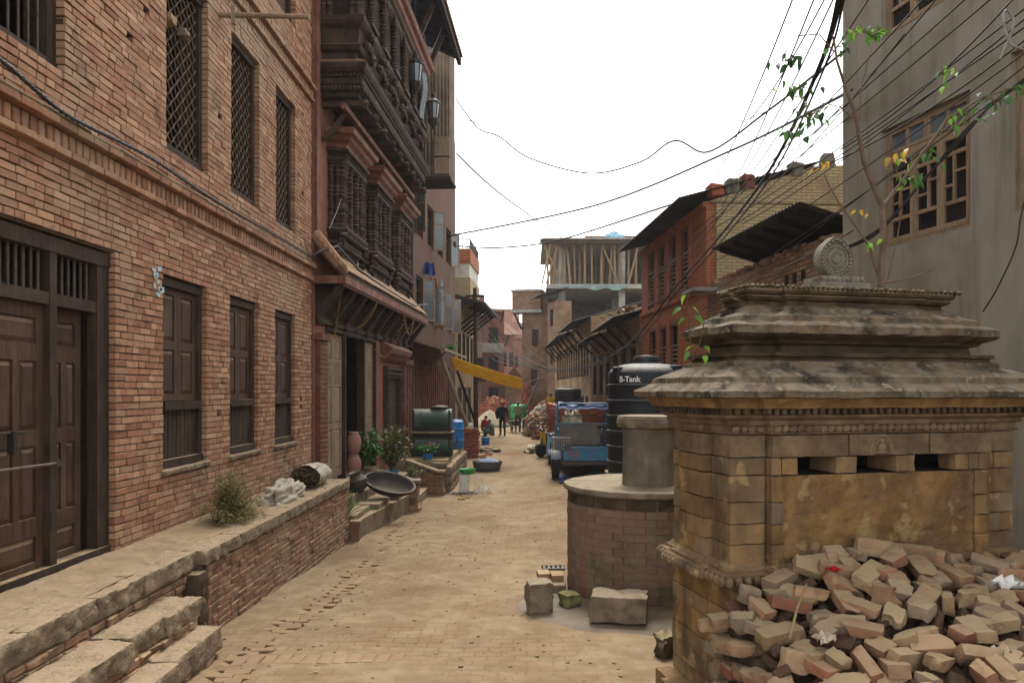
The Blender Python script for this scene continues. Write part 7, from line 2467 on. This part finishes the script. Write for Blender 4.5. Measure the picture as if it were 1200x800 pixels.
# ------------------------------------------------------------------ people
mat('skin', lin('#6f4a36'), lin('#5f3d2c'), 6, .6, .05)
mat('hair', lin('#17120f'), lin('#211a16'), 20, .6, .2)
for n_, a in (('cl_dark', '#26242a'), ('cl_black', '#1a1a1d'), ('cl_olive', '#6f7a5a'), ('cl_brown', '#4a4038'), ('cl_red', '#8c2420'), ('cl_grey', '#4f5648'), ('cl_green', '#1f6a55'), ('cl_yellow', '#b08c20'), ('cl_pink', '#a83848')):
    mat(n_, lin(a), tuple(x * .8 for x in lin(a)[:3]) + (1,), 6, .9, .3, 20, .01, .15)
def person(label, p, rz, H, pose, top, bottom, face_hair=True, extra=None):
    """pose: dict of joints in metres for a 1.7 m figure, local +y is forward"""
    root = thing('person', label, 'person', p, rz)
    J = pose
    k = H / 1.7
    chains = [  # (joint, radius)
        ('pelvis', .13), ('waist', .125), ('chest', .15), ('neckb', .1), ('neck', .055)]
    verts, edges, rad, part = [], [], [], []
    idx = {}
    def V(name, co, r):
        idx[name] = len(verts); verts.append(Vector(co) * k); rad.append((r[0] * k, r[1] * k) if isinstance(r, tuple) else (r * k, r * k)); return idx[name]
    def E(a, b): edges.append((idx[a], idx[b]))
    V('pelvis', J['pelvis'], (.16, .12)); V('waist', J['waist'], (.145, .105)); V('chest', J['chest'], (.17, .115)); V('neckb', J['neckb'], (.09, .075)); V('neck', J['neck'], .052); V('jaw', J['jaw'], (.07, .085)); V('head', J['head'], (.082, .1)); V('crown', J['crown'], (.06, .07))
    for a, b in (('pelvis', 'waist'), ('waist', 'chest'), ('chest', 'neckb'), ('neckb', 'neck'), ('neck', 'jaw'), ('jaw', 'head'), ('head', 'crown')): E(a, b)
    for s in 'LR':
        V('sho' + s, J['sho' + s], .07); V('elb' + s, J['elb' + s], .046); V('wri' + s, J['wri' + s], .032); V('han' + s, J['han' + s], (.042, .024))
        V('fin' + s, Vector(J['han' + s]) + (Vector(J['han' + s]) - Vector(J['wri' + s])).normalized() * .08, (.03, .014))
        E('chest', 'sho' + s); E('sho' + s, 'elb' + s); E('elb' + s, 'wri' + s); E('wri' + s, 'han' + s); E('han' + s, 'fin' + s)
        V('hip' + s, J['hip' + s], .1); V('kne' + s, J['kne' + s], .066); V('ank' + s, J['ank' + s], .048); V('toe' + s, J['toe' + s], (.045, .03))
        E('pelvis', 'hip' + s); E('hip' + s, 'kne' + s); E('kne' + s, 'ank' + s); E('ank' + s, 'toe' + s)
    me = bpy.data.meshes.new('body')
    me.from_pydata([tuple(v) for v in verts], edges, [])
    o = bpy.data.objects.new('body', me); COL.objects.link(o)
    sk_ = o.modifiers.new('skin', 'SKIN')
    if not me.skin_vertices:
        import bmesh
        bm = bmesh.new(); bm.from_mesh(me); bm.verts.layers.skin.verify(); bm.to_mesh(me); bm.free()
    for i, sv in enumerate(me.skin_vertices[0].data):
        sv.radius = rad[i]; sv.use_root = (i == 0)
    ss = o.modifiers.new('sub', 'SUBSURF'); ss.levels = 2; ss.render_levels = 2
    dg = bpy.context.evaluated_depsgraph_get(); dg.update()
    nm = bpy.data.meshes.new_from_object(o.evaluated_get(dg))
    bpy.data.objects.remove(o)
    for mname in ('skin', top, bottom, 'hair', 'cl_black'): nm.materials.append(MAT[mname])
    # material of each face from the closest bone
    bones = []
    for (a, b) in edges:
        na = [n for n, i in idx.items() if i == a][0]; nb = [n for n, i in idx.items() if i == b][0]
        bones.append((verts[a], verts[b], na, nb))
    def cls(c):
        best, bd, bt_ = None, 9e9, 0
        for A, B, na, nb in bones:
            t = max(0, min(1, (c - A).dot(B - A) / max(1e-9, (B - A).length_squared)))
            d = (c - (A + (B - A) * t)).length
            if d < bd: best, bd, bt_ = (na, nb), d, t
        na, nb = best
        if nb in ('neck',) : return 1 if bt_ < .5 else 0
        if nb in ('jaw', 'head', 'crown'):
            hd = Vector(J['head']) * k
            f = (c - hd)
            return 3 if (f.z > .055 * k or (f.y < .015 * k and f.z > -.06 * k)) else 0
        if nb[:3] in ('han', 'fin'): return 0
        if nb[:3] == 'wri': return 1 if bt_ < .75 else 0
        if nb[:3] == 'elb' or nb[:3] == 'sho' or nb in ('chest', 'neckb', 'waist'): return 1
        if nb[:3] == 'toe': return 4
        return 2
    for poly in nm.polygons:
        poly.material_index = cls(poly.center); poly.use_smooth = True
    link('body', nm, root)
    hd = Vector(J['head']) * k
    m = MB(); m.blob(hd + Vector((0, .095, -.015)) * k, (.014 * k, .022 * k, .022 * k), 6, 5, 0); m.build('nose', 'skin', root, True)
    for sx in (-1, 1):
        m = MB(); m.blob(hd + Vector((sx * .03, .09, .02)) * k, .011 * k, 6, 5, 0); m.build('eye', 'cl_black', root, True)
        m = MB(); m.blob(hd + Vector((sx * .085, .0, .0)) * k, (.012 * k, .02 * k, .03 * k), 6, 5, 0); m.build('ear', 'skin', root, True)
    if extra: extra(root, k)
    return root
def stand(lean=0.0, armL=None, armR=None):
    J = dict(pelvis=(0, 0, .93), waist=(0, .01, 1.08), chest=(0, .0, 1.3), neckb=(0, -.01, 1.42), neck=(0, .0, 1.48), jaw=(0, .025, 1.54), head=(0, .02, 1.61), crown=(0, .01, 1.665),
             shoL=(-.19, -.01, 1.37), elbL=(-.25, -.05, 1.1), wriL=(-.24, .05, .88), hanL=(-.235, .08, .82), shoR=(.19, -.01, 1.37), elbR=(.25, -.05, 1.1), wriR=(.24, .05, .88), hanR=(.235, .08, .82),
             hipL=(-.1, 0, .88), kneL=(-.11, .02, .5), ankL=(-.12, -.02, .08), toeL=(-.13, .13, .03), hipR=(.1, 0, .88), kneR=(.11, .03, .5), ankR=(.11, .0, .08), toeR=(.13, .15, .03))
    if armL: J.update(zip(('elbL', 'wriL', 'hanL'), armL))
    if armR: J.update(zip(('elbR', 'wriR', 'hanR'), armR))
    return J
def sit(seat=.18, fold=True):
    s = seat
    return dict(pelvis=(0, 0, s + .1), waist=(0, .03, s + .26), chest=(0, .1, s + .47), neckb=(0, .14, s + .58), neck=(0, .17, s + .63), jaw=(0, .2, s + .69), head=(0, .2, s + .76), crown=(0, .19, s + .815),
                shoL=(-.19, .1, s + .54), elbL=(-.25, .28, s + .34), wriL=(-.12, .46, s + .36), hanL=(-.06, .5, s + .37), shoR=(.19, .1, s + .54), elbR=(.25, .28, s + .34), wriR=(.12, .46, s + .36), hanR=(.06, .5, s + .37),
                hipL=(-.1, .03, s + .09), kneL=(-.16, .42, s + .32), ankL=(-.13, .42, .08), toeL=(-.14, .58, .03), hipR=(.1, .03, s + .09), kneR=(.16, .42, s + .32), ankR=(.13, .42, .08), toeR=(.14, .58, .03))
def bag(root, k):
    m = MB(); m.blob((.3 * k, -.05 * k, 1.1 * k), (.12 * k, .14 * k, .27 * k), 10, 8, .25, 2); m.build('bag', 'cl_black', root, True)
    m = MB(); m.tube([Vector(a) * k for a in ((.26, -.05, 1.32), (.2, .06, 1.4), (.12, .08, 1.42))], .02 * k, 6); m.build('bag_strap', 'cl_black', root, True)
person('standing person in dark clothes with a dark shoulder bag', ground(589, 511), radians(155), 1.68, stand(armR=((.27, .02, 1.14), (.25, .14, 1.3), (.22, .16, 1.36))), 'cl_dark', 'cl_black', extra=bag)
person('standing person in an olive shirt seen from behind', ground(607, 506.5), radians(5), 1.62, stand(armL=((-.25, .0, 1.12), (-.16, .2, 1.05), (-.1, .24, 1.05)), armR=((.25, .0, 1.12), (.18, .2, 1.05), (.12, .24, 1.05))), 'cl_olive', 'cl_brown')
person('seated person in a red top at the left of the lane', ground(565, 510) + Vector((0, .2, 0)), radians(-60), 1.62, sit(.2), 'cl_red', 'cl_black')
person('crouching person in a grey green jacket beside the blue bucket', ground(578, 513), radians(70), 1.62, sit(.1), 'cl_grey', 'cl_grey')
person('seated person in a red top on the right before the brick heap', ground(623, 508), radians(80), 1.6, sit(.42), 'cl_red', 'cl_brown')
# small bench under the seated people
for px, py, w_, lab in ((565, 510, .16, 'low wooden stool under the red topped person on the left'), (623, 508, .38, 'wooden stool under the seated person on the right')):
    q = ground(px, py) + (Vector((0, .2, 0)) if px == 565 else Vector())
    sl_ = thing('stool', lab, 'stool', q)
    m = MB(); m.box(-.18, .18, -.16, .16, w_ - .04, w_); m.build('seat', 'wood_frame', sl_)
    for sx in (-.15, .12):
        for sy in (-.13, .1):
            m = MB(); m.box(sx, sx + .03, sy, sy + .03, 0, w_ - .04); m.build('leg', 'wood_frame', sl_)
fp = Vector((-.85, 64.0, 1.25))
person('tiny far person in red top and green trousers below the yellow cloth', fp, radians(170), 1.25, stand(), 'cl_red', 'cl_green')
brick_heap(0, 0, (1.6, 1.5, 1.25), 240, 'pale rubble mound under the far person', 'brick_rubble', 8, P=Vector((-.9, 62.5, .06)))
person('person in yellow working behind the brick heaps', Vector((1.0, 34.2, .62)), radians(150), 1.55, stand(), 'cl_yellow', 'cl_brown')
brick_heap(0, 0, (.9, .9, .66), 140, 'low brick mound the yellow clad person stands on', 'brick_new', 9, P=Vector((1.05, 33.3, .0)))
# small stand beside the olive shirt
q = ground(603, 506)
wb_ = thing('wheelbarrow', 'small metal barrow beside the olive shirted person', 'barrow', q, .3)
m = MB(); m.loft([[(-.2, -.25, .35), (.2, -.25, .35), (.2, .25, .35), (-.2, .25, .35)], [(-.3, -.4, .6), (.3, -.4, .6), (.3, .4, .6), (-.3, .4, .6)]]); m.build('tray', 'iron_dark', wb_)
for sx in (-.18, .18):
    m = MB(); m.tube([(sx, -.7, .55), (sx, .2, .34), (sx * .3, .5, .18)], .018, 6); m.build('handle', 'iron', wb_)
    m = MB(); m.tube([(sx, -.2, .36), (sx, -.22, .0)], .018, 6); m.build('leg', 'iron', wb_)
m = MB(); m.lathe([(.1, -.03), (.17, -.03), (.17, .03), (.1, .03)], (0, .55, .17), 16, mat=Matrix.Rotation(pi / 2, 3, 'Y')); m.build('wheel', 'rubber', wb_, True)
# ------------------------------------------------------------------ wires
def wire(name, pts, r, label, matn='cable_black', group='overhead wires of the lane', sag=0.0, n=10, k=5):
    P_ = [at(*p) for p in pts]
    Q = []
    m_ = len(P_)
    if m_ == 2:
        for i in range(n * 2 + 1):
            t = i / (n * 2); q = P_[0].lerp(P_[1], t); q.z -= sag * 4 * t * (1 - t); Q.append(q)
    else:   # Catmull-Rom
        for i in range(m_ - 1):
            p0, p1, p2, p3 = P_[max(i - 1, 0)], P_[i], P_[i + 1], P_[min(i + 2, m_ - 1)]
            for j in range(n):
                t = j / n
                Q.append(.5 * ((2 * p1) + (p2 - p0) * t + (2 * p0 - 5 * p1 + 4 * p2 - p3) * t * t + (3 * p1 - p0 - 3 * p2 + p3) * t ** 3))
        Q.append(P_[-1])
    m = MB(); m.tube(Q, r, k)
    return tag(m.build(name, matn, smooth='all'), label, 'cable', group)
# thick bundle sweeping from the grey house corner down the lane
for d, (dx, dy, rr) in enumerate(((0, 0, .02), (5, 2, .014), (-3, 3, .014), (3, -4, .01))):
    wire('thick_cable', [(985 + dx, -6, 7.6), (962 + dx, 75 + dy, 8.6), (905 + dx, 195 + dy, 11), (845 + dx, 275 + dy, 14), (790 + dx, 338 + dy, 17.5), (745 + dx, 395 + dy, 21), (700 + dx, 424 + dy, 25), (645 + dx, 432 + dy, 30), (600 + dx * 2, 408 + dy * 3, 33), (553, 348 + dy, 31.6)], rr,
         'black cable bundle sweeping from the top right down the lane', group='sweeping black cable bundle')
W1 = 'thin black wire slanting across the sky at the upper right'
for a, b in (((930, -4, 7), (835, 215, 14)), ((955, -4, 7), (846, 242, 14)), ((978, -4, 7.2), (858, 225, 15)), ((1135, -4, 7.5), (772, 300, 20)), ((1165, -4, 7.2), (790, 290, 19)), ((1204, 8, 6.5), (835, 268, 15)),
             ((1204, 30, 6.4), (760, 322, 20)), ((1100, -4, 8.0), (900, 205, 14)), ((1060, 40, 8.5), (880, 240, 14)), ((1190, -4, 6.6), (985, 175, 8.2)), ((1204, 20, 6.4), (870, 262, 14)), ((1204, 45, 6.5), (950, 200, 9)), ((1085, -4, 7.5), (760, 330, 21)), ((968, -4, 7.4), (870, 150, 12)), ((1020, -4, 8), (800, 310, 18))):
    wire('overhead_wire', [a, b], .0095, W1, sag=.12)
W2 = 'thin wire strung low from the right house to the brick shed'
for a, b in (((1204, 60, 6.6), (840, 305, 14.5)), ((1204, 75, 6.8), (812, 370, 15)), ((1204, 90, 6.8), (800, 362, 15.5)), ((1000, 270, 8), (830, 345, 14.5))):
    wire('overhead_wire', [a, b], .0085, W2, sag=.1)
wire('overhead_wire', [(524, 277, 22), (700, 240, 20), (860, 175, 16), (1000, 105, 10)], .026, 'long wire rising from the left houses to the grey house', group=None)
wire('overhead_wire', [(532, 288, 26), (590, 290, 27), (660, 280, 27), (840, 222, 17)], .03, 'sagging wire low across the open sky', group=None)
wire('overhead_wire', [(534, 116, 21), (560, 150, 21), (585, 160, 20), (620, 185, 20), (690, 203, 19), (750, 190, 17), (790, 165, 15), (830, 178, 14), (900, 130, 12), (990, 60, 9.6)], .02, 'kinked loose wire hanging across the sky', group=None)
wire('overhead_wire', [(535, 180, 21), (590, 230, 24), (660, 280, 40)], .026, 'straight wire running down from the carved house to the concrete building', group=None)
wire('overhead_wire', [(545, 140, 21), (640, 165, 24), (800, 165, 30), (900, 130, 20)], .016, 'faint high wire nearly level across the sky', 'cable_grey', group=None)
# black twisted cable along the grey house
for d in range(3):
    wire('facade_cable', [(985, 292 + d, 8.4), (1030, 268 + d * 2, 7.9), (1080, 215 - d, 7.5), (1120, 165 + d * 3, 7.1), (1160, 125, 6.8), (1206, 92 - d * 2, 6.4)], .011, 'twisted black cable strung in front of the grey house window', group='twisted facade cable')
wire('facade_cable', [(1206, 215, 7.2), (1196, 255, 7.3), (1190, 290, 7.35), (1170, 335, 7.5), (1152, 365, 7.7)], .008, 'loose black wire hanging down the grey plaster', group=None)
wire('grey_cable_loop', [(1206, 60, 6.4), (1185, 52, 6.4), (1176, 25, 6.4), (1180, 12, 6.4), (1188, 30, 6.4), (1172, 70, 6.5)], .012, 'grey cable loop hanging at the upper right edge', 'cable_grey', None)
# white service wires over the far left houses
for k in range(5):
    wire('service_wire', [(553, 352 + k, 31.6), (570, 385 + k * 7, 33), (600, 415 + k * 3, 36), (640, 432, 40)], .012, 'pale service wire drooping from the utility pole down the lane', 'cable_grey', 'pale service wires')
# cable bundle along the left wall
def wallp(px, py, x=-3.80):
    return Vector((x, -x * F / (CX - px), CZ + (CY - py) * (-x) / (CX - px)))
for k in range(5):
    P_ = []
    for i in range(61):
        t = i / 60
        px = -40 + t * 405
        py = 80 + (290 - 80) * t + 6 * sin(t * 9) * .3
        # follow the string course: constant height with a slow wave
        q = wallp(px, py)
        q.z = 4.58 + .06 * sin(t * 14 + .5) * (1 - t) + .08 * max(0, .25 - t) + .05 * max(0, t - .85) - .1 * max(0, .12 - abs(t - .45))
        a = t * 120 + k * 1.256
        q += Vector((.012 * cos(a) + .03, 0, .014 * sin(a)))
        P_.append(q)
    m = MB(); m.tube(P_, .009, 5); tag(m.build('wall_cable', 'cable_black', smooth='all'), 'twisted black cable running along the brick string course', 'cable', 'twisted cable on the left wall')
m = MB()
yq = 3.8 * F / (CX - 365)
m.tube([(-3.76, yq - .1, 4.6), (-3.7, yq + .2, 4.75), (-3.55, yq + .8, 4.95), (-3.45, yq + 2, 4.72), (-3.3, yq + 4, 4.62), (-3.1, yq + 7, 4.55), (-2.95, yq + 8.5, 4.75)], .022, 6)
tag(m.build('canopy_cable', 'cable_black', smooth='all'), 'black cable lying along the tiled canopy', 'cable')
# garlands below the canopy
mat('garland', lin('#8a6a35'), lin('#6f5228'), 20, .9, .3)
for k, (a, b, s_) in enumerate((((401, 333), (392, 395), .0), ((442, 355), (418, 384), .12), ((474, 370), (440, 410), .45), ((485, 372), (474, 372), .4), ((444, 357), (443, 385), .0))):
    A1, B1 = at(a[0], a[1], 14.2 + k * 1.1), at(b[0], b[1], 14.5 + k * 1.1)
    m = MB()
    for i in range(26):
        t = i / 25; q = A1.lerp(B1, t); q.z -= s_ * 4 * t * (1 - t)
        m.blob(q, .02, 5, 4, .3, i)
    tag(m.build('garland', 'garland'), 'dried marigold garland hanging under the tiled canopy', 'garland', 'garlands under the canopy')
for pts in ([(431, 60), (417, 150), (402, 225), (386, 268)], [(505, 20), (480, 70), (465, 80), (440, 70), (430, 60)], [(530, 0), (505, 60), (495, 30)]):
    wire('house_wire', [(a, b, 13.6 + (a - 386) * .05) for a, b in pts], .008, 'pale wire hanging down the carved house front', 'cable_grey', 'pale wires on the carved house')
# lanterns of the carved house
for px, py, Y, lab in ((487, 88, 18.5, 'nearer'), (508, 132, 21.5, 'farther')):
    c = at(px, py, Y)
    ln = thing('lantern', 'black metal lantern hanging from the carved house, %s one' % lab, 'lantern', c)
    ln.scale = (1.4, 1.4, 1.4)
    m = MB(); m.lathe([(.02, .42), (.05, .36), (.04, .3), (.14, .22), (.16, .18), (.13, .17)], n=8); m.build('cap', 'iron_dark', ln)
    m = MB(); m.lathe([(.09, -.14), (.13, .17)], n=8); m.build('glass', 'glass_sky', ln)
    m = MB()
    for k in range(8):
        a = 2 * pi * k / 8; m.tube([(.09 * cos(a), .09 * sin(a), -.15), (.135 * cos(a), .135 * sin(a), .18)], .012, 4)
    m.lathe([(.02, -.35), (.06, -.28), (.11, -.2), (.13, -.14), (.1, -.13)], n=8); m.build('frame', 'iron_dark', ln)
    m = MB(); m.tube([(0, 0, .4), (0, 0, 1.4)], .012, 5); m.build('chain', 'iron_dark', ln)
# hanging cloth strip and washing
mat('cloth_pale_blue', lin('#737a7e'), lin('#5f666b'), 6, .9, .3)
c = at(493, 110, 19.3)
m = MB(); m.sheet(4, 14, lambda u, v: c + Vector((.02 + .09 * u + .05 * sin(v * 5), .2 * u, .6 - 1.2 * v + .03 * nz(u * 3, v * 6))))
tag(m.build('cloth_strip', 'cloth_pale_blue', smooth='all'), 'pale blue cloth strip hanging from the carved house cornice', 'cloth')
for px, py, Y, mt, lab, s_ in ((503, 308, 24, 'tarp_navy', 'dark blue garment hung at an open window', .3), (506, 326, 25, 'cl_red', 'red garment hung below an open window', .25), (513, 328, 27, 'tarp_blue', 'light blue cloth panel at a window', .35)):
    c = at(px, py, Y)
    m = MB(); m.sheet(8, 8, lambda u, v: c + Vector((s_ * (u - .5) * (1 + .3 * v), .1 * sin(u * 9) * v, -s_ * 1.3 * v + .04 * sin(u * 7))))
    tag(m.build('garment', mt, smooth='all'), lab, 'garment')
# perched bird and antenna
c = at(533, 287, 27)
m = MB(); m.blob(c, (.06, .12, .07), 8, 6, .1, 1); m.blob(c + Vector((0, -.1, .07)), .045, 8, 6, 0); m.tube([c + Vector((0, .08, -.02)), c + Vector((0, .26, -.05))], [.03, .015], 5)
tag(m.build('bird', 'cl_black', smooth='all'), 'small dark bird perched on the sagging wire', 'bird')
# ------------------------------------------------------------------ thin haze in the lane
hz = MB(); hz.box(-420, 420, -70, 620, -1.6, 15.2)
hm = bpy.data.materials.new('haze'); hm.use_nodes = True
hn = hm.node_tree; hn.nodes.clear()
ho = hn.nodes.new('ShaderNodeOutputMaterial'); hv = hn.nodes.new('ShaderNodeVolumePrincipled')
hv.inputs['Color'].default_value = (.93, .95, 1, 1); hv.inputs['Density'].default_value = .0005; hv.inputs['Anisotropy'].default_value = .2
hn.links.new(hv.outputs[0], ho.inputs['Volume'])
MAT['haze'] = hm
ho_ = hz.build('haze', 'haze'); ho_['kind'] = 'stuff'; tag(ho_, 'thin pale haze filling the lane', 'haze')
